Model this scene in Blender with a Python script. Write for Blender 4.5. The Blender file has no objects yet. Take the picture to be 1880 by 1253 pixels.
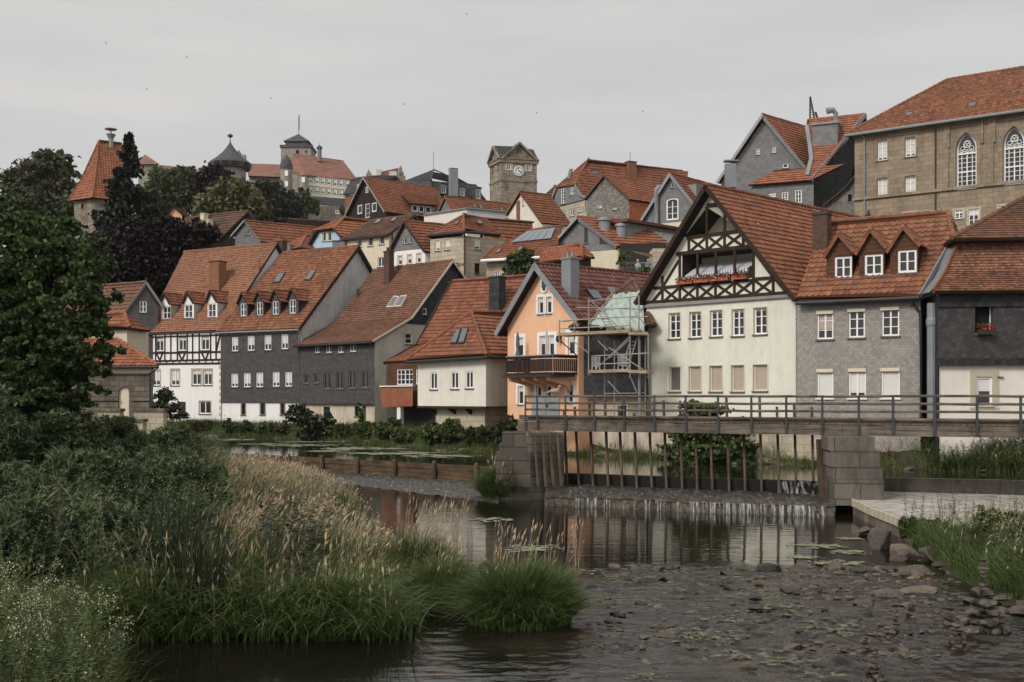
import bpy, math, random
import numpy as np
from mathutils import Vector, geometry
C = bpy.context.scene
random.seed(7); RNG = np.random.default_rng(11)
# ---------------------------------------------------------------- camera
FP, HY, CX, HC = 2000.0, 728.0, 940.0, 3.9      # focal length (photo pixels), horizon row, centre column, eye height
cam = bpy.data.objects.new('camera', bpy.data.cameras.new('camera')); C.collection.objects.link(cam)
cam.location = (0, 0, HC); cam.rotation_euler = (math.radians(90), 0, 0)
cam.data.sensor_width = 36; cam.data.lens = 36 * FP / 1880; cam.data.shift_y = (HY - 626.5) / 1880
cam.data.clip_end = 4000; cam.data.clip_start = 0.2
C.camera = cam
C.view_settings.view_transform = 'Standard'; C.view_settings.look = 'None'
C.view_settings.exposure = 0.0; C.view_settings.gamma = 1.0
# ---------------------------------------------------------------- sky and sun
SUN_DIR = Vector((-0.62, -0.60, 0.62)).normalized()      # towards the sun, low behind the camera to the left
W = bpy.data.worlds.new('World'); C.world = W; W.use_nodes = True
nt = W.node_tree; nt.nodes.clear(); N = nt.nodes.new; K = nt.links.new
out = N('ShaderNodeOutputWorld'); bg1 = N('ShaderNodeBackground'); bg2 = N('ShaderNodeBackground'); mx = N('ShaderNodeMixShader')
sky = N('ShaderNodeTexSky'); sky.sky_type = 'NISHITA'; sky.sun_disc = False
sky.sun_elevation = math.asin(SUN_DIR.z); sky.sun_rotation = math.atan2(SUN_DIR.x, SUN_DIR.y)
K(sky.outputs[0], bg1.inputs[0]); bg1.inputs[1].default_value = 0.06
tc = N('ShaderNodeTexCoord')
dot = N('ShaderNodeVectorMath'); dot.operation = 'DOT_PRODUCT'; K(tc.outputs['Generated'], dot.inputs[0])
dot.inputs[1].default_value = Vector((-0.25, -0.62, 0.74)).normalized()
mr = N('ShaderNodeMapRange'); mr.inputs[1].default_value = 0.0; mr.inputs[2].default_value = 1.0
mr.inputs[3].default_value = 0.71; mr.inputs[4].default_value = 1.05; mr.interpolation_type = 'SMOOTHSTEP'; K(dot.outputs['Value'], mr.inputs[0])
mp = N('ShaderNodeMapping'); mp.inputs['Scale'].default_value = (1.2, 1.2, 9); K(tc.outputs['Generated'], mp.inputs[0])
nz = N('ShaderNodeTexNoise'); nz.inputs['Scale'].default_value = 1.9; nz.inputs['Detail'].default_value = 6; nz.inputs['Roughness'].default_value = 0.55; K(mp.outputs[0], nz.inputs[0])
cr = N('ShaderNodeValToRGB'); K(nz.outputs[0], cr.inputs[0])
cr.color_ramp.elements[0].position = 0.30; cr.color_ramp.elements[0].color = (0.85, 0.852, 0.858, 1)
cr.color_ramp.elements[1].position = 0.62; cr.color_ramp.elements[1].color = (1.0, 0.98, 0.955, 1)
K(cr.outputs[0], bg2.inputs[0]); K(mr.outputs[0], bg2.inputs[1])
mx.inputs[0].default_value = 0.94; K(bg1.outputs[0], mx.inputs[1]); K(bg2.outputs[0], mx.inputs[2]); K(mx.outputs[0], out.inputs[0])
sl = bpy.data.lights.new('sun', 'SUN'); sl.energy = 2.2; sl.angle = math.radians(16); sl.color = (1.0, 0.93, 0.85)
so = bpy.data.objects.new('sun', sl); C.collection.objects.link(so)
so.rotation_euler = (-SUN_DIR).to_track_quat('-Z', 'Y').to_euler()
C.cycles.max_bounces = 6; C.cycles.diffuse_bounces = 3; C.cycles.glossy_bounces = 3; C.cycles.transmission_bounces = 3; C.cycles.transparent_max_bounces = 6

# ---------------------------------------------------------------- material helpers
MATS = {}
TILE = dict(tile_red=(.30, .34, .028, 3), tile_orange=(.30, .34, .028, 3), tile_pale=(.19, .22, .0, 1), tile_mixed=(.27, .33, .035, 3), tile_brown=(.19, .22, 0, 1), tile_weathered=(.19, .22, 0, 1),
            tile_maroon=(.30, .36, .04, 4), tile_beaver=(.16, .14, 0, 4), tile_castle=(2, .8, 0, 1), slate_roof=(.6, .4, 0, 1))
class G:
    def __init__(s, name):
        s.m = bpy.data.materials.new(name); s.m.use_nodes = True; s.t = s.m.node_tree
        s.b = s.t.nodes['Principled BSDF']; s.o = s.t.nodes['Material Output']; MATS[name] = s.m
    def n(s, kind, **kw):
        x = s.t.nodes.new('ShaderNode' + kind)
        for k, v in kw.items():
            if k[0] == 'i' and k[1:].isdigit():
                x.inputs[int(k[1:])].default_value = v
            else: setattr(x, k, v)
        return x
    def l(s, a, b): s.t.links.new(a, b)
    def math(s, op, a, b=None, c=None):
        x = s.n('Math', operation=op)
        for i, v in enumerate((a, b, c)):
            if v is None: continue
            if isinstance(v, (int, float)): x.inputs[i].default_value = v
            else: s.l(v, x.inputs[i])
        return x.outputs[0]
    def ramp(s, f, stops):
        x = s.n('ValToRGB'); e = x.color_ramp.elements
        while len(e) < len(stops): e.new(0.5)
        for i, (p, c) in enumerate(stops):
            e[i].position = p; e[i].color = (c[0], c[1], c[2], 1)
        s.l(f, x.inputs[0]); return x.outputs[0]
    def mix(s, f, a, b, blend='MIX'):
        x = s.n('Mix', data_type='RGBA', blend_type=blend)
        for i, v in ((0, f), (6, a), (7, b)):
            if isinstance(v, (int, float)): x.inputs[i].default_value = v
            elif isinstance(v, tuple): x.inputs[i].default_value = (v[0], v[1], v[2], 1)
            else: s.l(v, x.inputs[i])
        return x.outputs[2]
    def noise(s, vec, scale, detail=4, rough=0.55):
        x = s.n('TexNoise'); x.inputs['Scale'].default_value = scale; x.inputs['Detail'].default_value = detail; x.inputs['Roughness'].default_value = rough
        if vec is not None: s.l(vec, x.inputs['Vector'])
        return x.outputs[0]
    def col(s, c): 
        if isinstance(c, tuple): s.b.inputs['Base Color'].default_value = (c[0], c[1], c[2], 1)
        else: s.l(c, s.b.inputs['Base Color'])
    def rough(s, r, spec=0.3): s.b.inputs['Roughness'].default_value = r; s.b.inputs['Specular IOR Level'].default_value = spec
    def bump(s, h, dist, strength=1.0):
        x = s.n('Bump'); x.inputs['Distance'].default_value = dist; x.inputs['Strength'].default_value = strength
        s.l(h, x.inputs['Height']); s.l(x.outputs[0], s.b.inputs['Normal']); return x
    def pos(s): return s.n('NewGeometry').outputs['Position']
    def uv(s): return s.n('UVMap').outputs[0]
def sc(c, k): return tuple(min(1, max(0, x * k)) for x in c)
def M(n): return MATS[n]

def m_plain(name, c, rough=0.85, var=0.18, scale=1.2, bump=0.004, bscale=14, streak=0.0, spec=0.3, metal=0.0):
    g = G(name); p = g.pos()
    a = g.noise(p, scale, 5, 0.6); f = g.ramp(a, [(0.3, sc(c, 1 - var)), (0.7, sc(c, 1 + var))])
    if streak:
        mp = g.n('Mapping'); mp.inputs['Scale'].default_value = (3.5, 3.5, 0.35); g.l(p, mp.inputs[0])
        b = g.noise(mp.outputs[0], 1.0, 5, 0.65); f2 = g.ramp(b, [(0.45, (1, 1, 1)), (0.75, (1 - streak, 1 - streak * 1.03, 1 - streak * 1.1))])
        f = g.mix(1.0, f, f2, 'MULTIPLY'); pt_ = g.ramp(g.noise(p, .7, 6, .7), [(0.52, (1, 1, 1)), (0.7, (1 - streak * .9,) * 3)]); f = g.mix(1.0, f, pt_, 'MULTIPLY')
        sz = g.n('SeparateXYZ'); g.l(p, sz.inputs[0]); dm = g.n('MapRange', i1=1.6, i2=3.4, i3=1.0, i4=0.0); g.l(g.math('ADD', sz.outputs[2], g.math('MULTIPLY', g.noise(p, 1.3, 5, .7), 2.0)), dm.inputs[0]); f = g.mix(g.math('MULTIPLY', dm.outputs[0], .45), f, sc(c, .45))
    g.col(f); g.rough(rough, spec); g.b.inputs['Metallic'].default_value = metal
    if bump: g.bump(g.noise(p, bscale, 4, 0.6), bump)
    return g.m
def m_tile(name, cols, tw=0.28, th=0.33, dirt=(0.05, 0.04, 0.035), dirt_amt=0.55, bump=True):
    tw, th = TILE[name][:2]; g = G(name); s = g.n('SeparateXYZ'); g.l(g.uv(), s.inputs[0])
    cu = g.math('FLOOR', g.math('DIVIDE', s.outputs[0], tw)); cv = g.math('FLOOR', g.math('DIVIDE', s.outputs[1], th))
    cb = g.n('CombineXYZ'); g.l(cu, cb.inputs[0]); g.l(cv, cb.inputs[1])
    w = g.n('TexWhiteNoise'); g.l(cb.outputs[0], w.inputs[0])
    k = len(cols); base = g.ramp(w.outputs[0], [((i + 0.5) / k, c) for i, c in enumerate(cols)])
    p = g.pos(); big = g.noise(p, 0.45, 6, 0.62)
    mp = g.n('Mapping'); mp.inputs['Scale'].default_value = (1, 1, 0.4); g.l(p, mp.inputs[0])
    big2 = g.noise(mp.outputs[0], 1.6, 6, 0.7)
    f = g.math('MULTIPLY', g.n('MapRange', i1=0.42, i2=0.75, i3=0.0, i4=1.0).outputs[0], dirt_amt)
    mrn = [x for x in g.t.nodes if x.bl_idname == 'ShaderNodeMapRange'][-1]
    g.l(g.math('MULTIPLY_ADD', big, 0.6, g.math('MULTIPLY', big2, 0.4)), mrn.inputs[0])
    base = g.mix(.55, base, g.ramp(g.n('TexWhiteNoise').outputs[0], [(0, (.55, .55, .55)), (.5, (.9, .9, .9)), (1, (1.15, 1.12, 1.05))]), 'MULTIPLY'); wn2 = [x for x in g.t.nodes if x.bl_idname == 'ShaderNodeTexWhiteNoise'][-1]; vm = g.n('VectorMath', operation='ADD'); vm.inputs[1].default_value = (31, 17, 0); g.l(cb.outputs[0], vm.inputs[0]); g.l(vm.outputs[0], wn2.inputs[0]); c2 = g.mix(f, base, dirt); fine = g.noise(p, 9, 3, 0.7)
    c3 = g.mix(0.35, c2, g.ramp(fine, [(0.3, (0.45, 0.45, 0.45)), (0.75, (1, 1, 1))]), 'MULTIPLY')
    g.col(c3); g.rough(0.85, 0.2); g.bump(fine, 0.01, 0.6); return g.m
def m_shingle(name, ca, cb_, w=0.22, h=0.16, bump=0.012, rot=0.0, round_=False, dirt=(0.2, 0.19, 0.17), dirt_amt=0.2):
    g = G(name); uv = g.uv()
    if rot:
        mp = g.n('Mapping'); mp.inputs['Rotation'].default_value = (0, 0, math.radians(rot)); g.l(uv, mp.inputs[0]); uv = mp.outputs[0]
    s = g.n('SeparateXYZ'); g.l(uv, s.inputs[0])
    v = g.math('DIVIDE', s.outputs[1], h); row = g.math('FLOOR', v); fv = g.math('SUBTRACT', v, row)
    u = g.math('ADD', g.math('DIVIDE', s.outputs[0], w), g.math('MULTIPLY', g.math('MODULO', row, 2.0), 0.5))
    cu = g.math('FLOOR', u); fu = g.math('SUBTRACT', u, cu)
    cb = g.n('CombineXYZ'); g.l(cu, cb.inputs[0]); g.l(row, cb.inputs[1])
    wn = g.n('TexWhiteNoise'); g.l(cb.outputs[0], wn.inputs[0])
    base = g.mix(wn.outputs[0], ca, cb_)
    p = g.pos(); nz = g.noise(p, 0.8, 6, 0.65)
    base = g.mix(g.math('MULTIPLY', g.n('MapRange', i1=0.5, i2=0.75).outputs[0], dirt_amt), base, dirt)
    mrn = [x for x in g.t.nodes if x.bl_idname == 'ShaderNodeMapRange'][-1]; g.l(nz, mrn.inputs[0])
    g.col(base); g.rough(0.7, 0.25)
    edge = g.math('ABSOLUTE', g.math('SUBTRACT', fu, 0.5))
    hgt = g.math('SUBTRACT', g.math('SUBTRACT', 1.0, fv), g.math('POWER', g.math('MULTIPLY', edge, 2.0), 8.0))
    hgt = g.math('ADD', hgt, g.math('MULTIPLY', wn.outputs[0], 0.5))
    g.bump(hgt, bump); return g.m
def m_stone(name, ca, cb_, w=0.7, h=0.34, mortar=(0.25, 0.22, 0.18), stain=(0.06, 0.05, 0.045), stain_amt=0.4, ms=0.012):
    g = G(name); uv = g.uv(); p = g.pos()
    wob = g.noise(p, 2.2, 3, 0.5); vm = g.n('VectorMath', operation='MULTIPLY_ADD'); g.l(wob, vm.inputs[0]); vm.inputs[1].default_value = (0.05, 0.04, 0); g.l(uv, vm.inputs[2])
    b = g.n('TexBrick'); g.l(vm.outputs[0], b.inputs['Vector']); b.inputs['Scale'].default_value = 1
    b.inputs['Color1'].default_value = (*ca, 1); b.inputs['Color2'].default_value = (*cb_, 1); b.inputs['Mortar'].default_value = (*mortar, 1)
    b.inputs['Mortar Size'].default_value = ms; b.inputs['Brick Width'].default_value = w; b.inputs['Row Height'].default_value = h; b.inputs['Bias'].default_value = 0
    mp = g.n('Mapping'); mp.inputs['Scale'].default_value = (1, 1, 0.35); g.l(p, mp.inputs[0])
    nz = g.noise(mp.outputs[0], 0.9, 7, 0.68); f = g.ramp(nz, [(0.45, (0, 0, 0)), (0.7, (stain_amt,) * 3)])
    c = g.mix(f, b.outputs[0], stain); n2 = g.noise(p, 7, 5, 0.7)
    c = g.mix(0.5, c, g.ramp(n2, [(0.3, (0.6, 0.6, 0.6)), (0.7, (1.05, 1.03, 1.0))]), 'MULTIPLY')
    g.col(c); g.rough(0.9, 0.15); g.bump(g.math('ADD', g.math('MULTIPLY', b.outputs[1], -1.0), g.math('MULTIPLY', n2, 0.7)), 0.02); return g.m
def m_wood(name, c, dark, along='x', scale=1.0, var=0.5, boards=0.0):
    g = G(name); uv = g.uv(); mp = g.n('Mapping')
    mp.inputs['Scale'].default_value = (0.8, 14, 1) if along == 'x' else (14, 0.8, 1); g.l(uv, mp.inputs[0])
    a = g.noise(mp.outputs[0], scale, 5, 0.65); b = g.noise(g.pos(), 1.7, 5, 0.6)
    f = g.math('MULTIPLY_ADD', a, 0.6, g.math('MULTIPLY', b, 0.4))
    cc = g.ramp(f, [(0.38, dark), (0.6, c)]); g.col(cc)
    h = a
    if boards:
        s = g.n('SeparateXYZ'); g.l(uv, s.inputs[0]); q = g.math('FRACT', g.math('DIVIDE', s.outputs[0 if along == 'y' else 1], boards))
        h = g.math('ADD', a, g.math('MULTIPLY', g.math('POWER', g.math('MULTIPLY', g.math('ABSOLUTE', g.math('SUBTRACT', q, 0.5)), 2.0), 14.0), -2.5))
    g.rough(0.85, 0.2); g.bump(h, 0.012); return g.m
def m_leaf(name, cols, trans=0.15, scale=0.8, rough=0.55):
    g = G(name); p = g.pos(); a = g.noise(p, scale, 4, 0.7)
    k = len(cols); c = g.ramp(a, [(0.3 + 0.4 * i / max(1, k - 1), x) for i, x in enumerate(cols)])
    oi = g.n('TexWhiteNoise', noise_dimensions='3D'); sn = g.n('VectorMath', operation='SNAP'); g.l(p, sn.inputs[0]); sn.inputs[1].default_value = (0.13, 0.13, 0.13); g.l(sn.outputs[0], oi.inputs[0])
    c = g.mix(0.6, c, g.ramp(oi.outputs[0], [(0.0, (0.35, 0.38, 0.38)), (.6, (.95, .95, .9)), (1.0, (1.9, 1.75, 1.4))]), 'MULTIPLY')
    g.col(c); g.rough(rough, 0.3)
    if trans:
        t = g.n('BsdfTranslucent'); g.l(c, t.inputs[0]); m = g.n('MixShader'); m.inputs[0].default_value = trans
        g.l(g.b.outputs[0], m.inputs[1]); g.l(t.outputs[0], m.inputs[2]); g.l(m.outputs[0], g.o.inputs[0])
    return g.m
# roofs
m_tile('tile_red', [(0.271, 0.109, 0.063), (0.326, 0.134, 0.080), (0.217, 0.088, 0.055), (0.299, 0.124, 0.069)], dirt_amt=0.45)
m_tile('tile_orange', [(0.344, 0.139, 0.077), (0.390, 0.164, 0.094), (0.298, 0.119, 0.069)], dirt_amt=0.28)
m_tile('tile_pale', [(0.328, 0.157, 0.095), (0.383, 0.187, 0.116), (0.264, 0.122, 0.076), (0.348, 0.177, 0.114)], 0.19, 0.22, dirt_amt=0.4)
m_tile('tile_mixed', [(0.308, 0.129, 0.070), (0.364, 0.168, 0.097), (0.235, 0.093, 0.056), (0.283, 0.141, 0.087)], dirt_amt=0.55)
m_tile('tile_brown', [(0.156, 0.090, 0.069), (0.195, 0.103, 0.079), (0.125, 0.079, 0.062), (0.222, 0.129, 0.100)], 0.19, 0.22, dirt=(0.05, 0.045, 0.035), dirt_amt=0.75)
m_tile('tile_weathered', [(0.220, 0.111, 0.074), (0.283, 0.142, 0.091), (0.174, 0.091, 0.061), (0.256, 0.127, 0.085)], 0.19, 0.22, dirt=(0.075, 0.05, 0.04), dirt_amt=0.9)
m_tile('tile_maroon', [(0.168, 0.074, 0.062), (0.199, 0.091, 0.074), (0.143, 0.065, 0.055)], 0.3, 0.36, dirt_amt=0.3)
m_tile('tile_beaver', [(0.333, 0.148, 0.088), (0.415, 0.197, 0.121), (0.240, 0.114, 0.075), (0.194, 0.102, 0.075), (0.373, 0.168, 0.103)], 0.2, 0.17, dirt_amt=0.5)
m_tile('tile_castle', [(0.339, 0.174, 0.128), (0.379, 0.194, 0.141), (0.307, 0.162, 0.123)], 0.5, 0.5, dirt=(0.16, 0.1, 0.08), dirt_amt=0.6)
m_tile('slate_roof', [(0.085, 0.085, 0.09), (0.11, 0.11, 0.115), (0.07, 0.07, 0.075)], 0.3, 0.3, dirt=(0.14, 0.13, 0.12), dirt_amt=0.3)
# walls
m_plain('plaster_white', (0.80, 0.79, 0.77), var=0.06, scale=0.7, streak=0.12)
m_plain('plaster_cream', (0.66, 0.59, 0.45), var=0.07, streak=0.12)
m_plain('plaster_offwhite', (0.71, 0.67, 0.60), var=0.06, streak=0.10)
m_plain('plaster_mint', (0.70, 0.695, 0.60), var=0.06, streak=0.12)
m_plain('plaster_panel', (0.60, 0.57, 0.47), var=0.04)
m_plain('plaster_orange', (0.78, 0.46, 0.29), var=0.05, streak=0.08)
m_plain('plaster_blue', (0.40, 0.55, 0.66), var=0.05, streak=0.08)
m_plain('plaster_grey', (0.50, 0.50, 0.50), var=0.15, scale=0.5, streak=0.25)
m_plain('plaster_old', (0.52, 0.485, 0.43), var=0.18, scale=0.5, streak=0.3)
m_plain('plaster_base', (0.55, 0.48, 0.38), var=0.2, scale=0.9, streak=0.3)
m_plain('surround_tan', (0.46, 0.40, 0.31), var=0.12)
m_shingle('slate_dark', (0.060, 0.056, 0.058), (0.090, 0.083, 0.084), 0.24, 0.16, dirt=(0.14, 0.13, 0.13))
m_shingle('slate_black', (0.022, 0.022, 0.024), (0.045, 0.045, 0.05), 0.24, 0.2, bump=0.02, dirt=(0.1, 0.1, 0.1))
m_shingle('slate_scallop', (0.04, 0.036, 0.038), (0.07, 0.06, 0.06), 0.2, 0.2, rot=45, bump=0.02, dirt=(0.12, 0.10, 0.09))
m_shingle('slate_grey', (0.145, 0.145, 0.15), (0.20, 0.20, 0.20), 0.3, 0.24, dirt=(0.27, 0.25, 0.23), bump=0.01)
m_shingle('shingle_pale', (0.225, 0.208, 0.19), (0.31, 0.29, 0.265), 0.15, 0.12, bump=0.018, dirt=(0.42, 0.39, 0.34), dirt_amt=0.35)
m_shingle('shingle_rough', (0.12, 0.11, 0.10), (0.24, 0.22, 0.20), 0.2, 0.22, bump=0.03, dirt=(0.35, 0.32, 0.3), dirt_amt=0.4)
m_shingle('tile_hung', (0.34, 0.10, 0.05), (0.46, 0.14, 0.07), 0.25, 0.3, bump=0.02, dirt=(0.2, 0.08, 0.05))
m_stone('sandstone', (0.27, 0.21, 0.15), (0.36, 0.285, 0.21), 0.75, 0.36)
m_stone('sandstone_pale', (0.47, 0.41, 0.31), (0.56, 0.50, 0.385), 0.7, 0.35, mortar=(0.4, 0.35, 0.27), stain_amt=0.25)
m_stone('stone_dark', (0.14, 0.12, 0.10), (0.23, 0.20, 0.16), 0.6, 0.3, mortar=(0.07, 0.06, 0.05), stain=(0.03, 0.028, 0.025), stain_amt=0.7)
m_stone('stone_tower', (0.25, 0.21, 0.17), (0.42, 0.36, 0.29), 0.6, 0.3, mortar=(0.12, 0.10, 0.08), stain=(0.05, 0.04, 0.035), stain_amt=0.7)
m_stone('stone_pier', (0.13, 0.115, 0.10), (0.20, 0.18, 0.155), 1.6, 0.52, mortar=(0.05, 0.045, 0.04), stain=(0.028, 0.024, 0.02), stain_amt=0.85)
m_stone('stone_pier_dark', (0.085, 0.075, 0.065), (0.14, 0.125, 0.105), 1.4, 0.5, mortar=(0.03, 0.027, 0.024), stain=(0.012, 0.011, 0.01), stain_amt=0.95)
m_stone('stone_castle', (0.30, 0.27, 0.23), (0.38, 0.34, 0.28), 1.2, 0.6, stain_amt=0.35)
m_stone('brick_red', (0.30, 0.12, 0.07), (0.36, 0.16, 0.09), 0.25, 0.08, mortar=(0.25, 0.2, 0.17), stain_amt=0.3, ms=0.008)
m_stone('brick_brown', (0.10, 0.055, 0.045), (0.15, 0.08, 0.06), 0.25, 0.08, mortar=(0.12, 0.1, 0.09), stain_amt=0.4, ms=0.008)
# wood, metal, trims
m_wood('timber', (0.05, 0.03, 0.022), (0.025, 0.016, 0.012))
m_wood('wood_orange', (0.34, 0.145, 0.085), (0.26, 0.09, 0.045), 'y', boards=0.12)
m_wood('wood_brown', (0.13, 0.06, 0.035), (0.07, 0.035, 0.024), 'x', boards=0.2)
m_wood('wood_darkbrown', (0.045, 0.03, 0.026), (0.02, 0.015, 0.014), 'y', boards=0.2)
m_wood('wood_weathered', (0.19, 0.155, 0.125), (0.045, 0.036, 0.03), 'x')
m_wood('wood_pile', (0.14, 0.10, 0.072), (0.04, 0.028, 0.022), 'y')
m_wood('wood_wet', (0.13, 0.085, 0.05), (0.03, 0.022, 0.016), 'x')
m_wood('scaffold_plank', (0.42, 0.33, 0.24), (0.2, 0.15, 0.11), 'x')
m_plain('frame_white', (0.80, 0.79, 0.77), 0.5, var=0.03, bump=0)
m_plain('frame_cream', (0.62, 0.55, 0.43), 0.6, var=0.03, bump=0)
m_plain('frame_dark', (0.05, 0.035, 0.028), 0.6, var=0.1, bump=0)
m_plain('frame_grey', (0.13, 0.12, 0.115), 0.7, var=0.1, bump=0)
m_plain('zinc', (0.21, 0.225, 0.24), 0.5, var=0.15, scale=1.0, spec=0.5)
m_plain('gutter_dark', (0.035, 0.033, 0.035), 0.5, var=0.1, bump=0)
m_plain('galvanised', (0.30, 0.285, 0.265), 0.45, var=0.15, spec=0.5, metal=0.3, bump=0)
m_plain('post_steel', (0.055, 0.057, 0.062), 0.6, var=0.2, bump=0.002, spec=0.4)
m_plain('verge_grey', (0.24, 0.235, 0.225), 0.7, var=0.12, bump=0)
m_plain('blind_white', (0.70, 0.68, 0.66), 0.7, var=0.04, bump=0)
m_plain('blind_beige', (0.46, 0.39, 0.32), 0.7, var=0.05, bump=0)
m_plain('curtain', (0.62, 0.61, 0.59), 0.8, var=0.12, scale=6, bump=0)
m_plain('black', (0.012, 0.011, 0.011), 0.9, var=0.1, bump=0)
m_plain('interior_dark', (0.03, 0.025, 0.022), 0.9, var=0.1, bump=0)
m_plain('skin', (0.5, 0.3, 0.2), 0.6, bump=0); m_plain('cloth_blue', (0.10, 0.16, 0.28), 0.9, bump=0); m_plain('cloth_pale', (0.55, 0.53, 0.5), 0.9, bump=0)
m_plain('clay_pot', (0.45, 0.13, 0.07), 0.8, bump=0); m_plain('petal_red', (0.50, 0.02, 0.02), 0.6, var=0.2, bump=0); m_plain('petal_white', (0.8, 0.78, 0.75), 0.6, bump=0)
m_plain('bin_yellow', (0.45, 0.42, 0.14), 0.6, bump=0); m_plain('flag_red', (0.4, 0.06, 0.05), 0.8, bump=0); m_plain('parasol_cloth', (0.13, 0.12, 0.14), 0.9, bump=0)
m_plain('concrete', (0.36, 0.335, 0.305), 0.9, var=0.5, scale=1.7, bump=0.05, bscale=5)
m_plain('concrete_wall', (0.48, 0.43, 0.35), 0.9, var=0.25, scale=0.7, streak=0.5, bump=0.01)
m_plain('antler', (0.34, 0.27, 0.2), 0.7)
g = G('glass'); g.col((0.025, 0.027, 0.03)); g.rough(0.06, 0.6); g.bump(g.noise(g.pos(), 1.3, 2), 0.01, 0.4)
g = G('skylight_glass'); g.col((0.16, 0.17, 0.18)); g.rough(0.12, 0.9); g.b.inputs['Metallic'].default_value = 0.45
g = G('solar'); g.col((0.25, 0.28, 0.31)); g.rough(0.15, 0.9); g.b.inputs['Metallic'].default_value = 0.5
g = G('tarp'); p = g.pos(); g.col(g.ramp(g.noise(p, 1.6, 4), [(0.3, (0.30, 0.38, 0.34)), (0.7, (0.43, 0.50, 0.45))])); g.rough(0.6, 0.4); g.bump(g.noise(p, 2.5, 5, 0.7), 0.09)
g = G('awning'); s = g.n('SeparateXYZ'); g.l(g.uv(), s.inputs[0]); f = g.math('GREATER_THAN', g.math('FRACT', g.math('DIVIDE', s.outputs[0], 0.16)), 0.5)
g.col(g.mix(f, (0.75, 0.75, 0.77), (0.16, 0.17, 0.22))); g.rough(0.85)
# foliage
m_leaf('leaf_lime', [(0.018, 0.032, 0.011), (0.048, 0.078, 0.025), (0.10, 0.14, 0.045)])
m_leaf('leaf_dark', [(0.012, 0.019, 0.012), (0.028, 0.040, 0.020)])
m_leaf('leaf_mid', [(0.035, 0.048, 0.018), (0.085, 0.112, 0.042)])
m_leaf('leaf_olive', [(0.046, 0.045, 0.026), (0.101, 0.085, 0.048)])
m_leaf('leaf_light', [(0.079, 0.083, 0.036), (0.154, 0.140, 0.064)])
m_leaf('leaf_purple', [(0.004, 0.002, 0.003), (0.011, 0.004, 0.004)], trans=0.1)
m_leaf('leaf_spruce', [(0.006, 0.011, 0.007), (0.015, 0.022, 0.013)], trans=0.05)
m_leaf('leaf_bush', [(0.03, 0.048, 0.017), (0.065, 0.10, 0.033), (0.14, 0.175, 0.06)])
m_leaf('leaf_willow', [(0.05, 0.072, 0.032), (0.14, 0.18, 0.09)])
m_leaf('grass_green', [(0.05, 0.075, 0.024), (0.10, 0.135, 0.043), (0.19, 0.205, 0.08)], trans=.3, scale=0.5)
m_leaf('grass_lush', [(0.048, 0.080, 0.024), (0.13, 0.18, 0.055)], trans=.3, scale=1.2)
m_leaf('grass_straw', [(0.48, 0.39, 0.28), (0.70, 0.59, 0.45)], trans=.45, scale=0.5)
m_leaf('grass_dry', [(0.132, 0.110, 0.055), (0.242, 0.187, 0.099)], scale=0.5)
m_leaf('flower_cream', [(0.418, 0.407, 0.242), (0.550, 0.528, 0.352)]); m_leaf('flower_yellow', [(0.440, 0.275, 0.033), (0.550, 0.363, 0.055)])
m_leaf('leaf_rust', [(0.220, 0.099, 0.044), (0.330, 0.176, 0.077)])
m_wood('bark', (0.10, 0.08, 0.06), (0.035, 0.028, 0.022), 'y')

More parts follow.
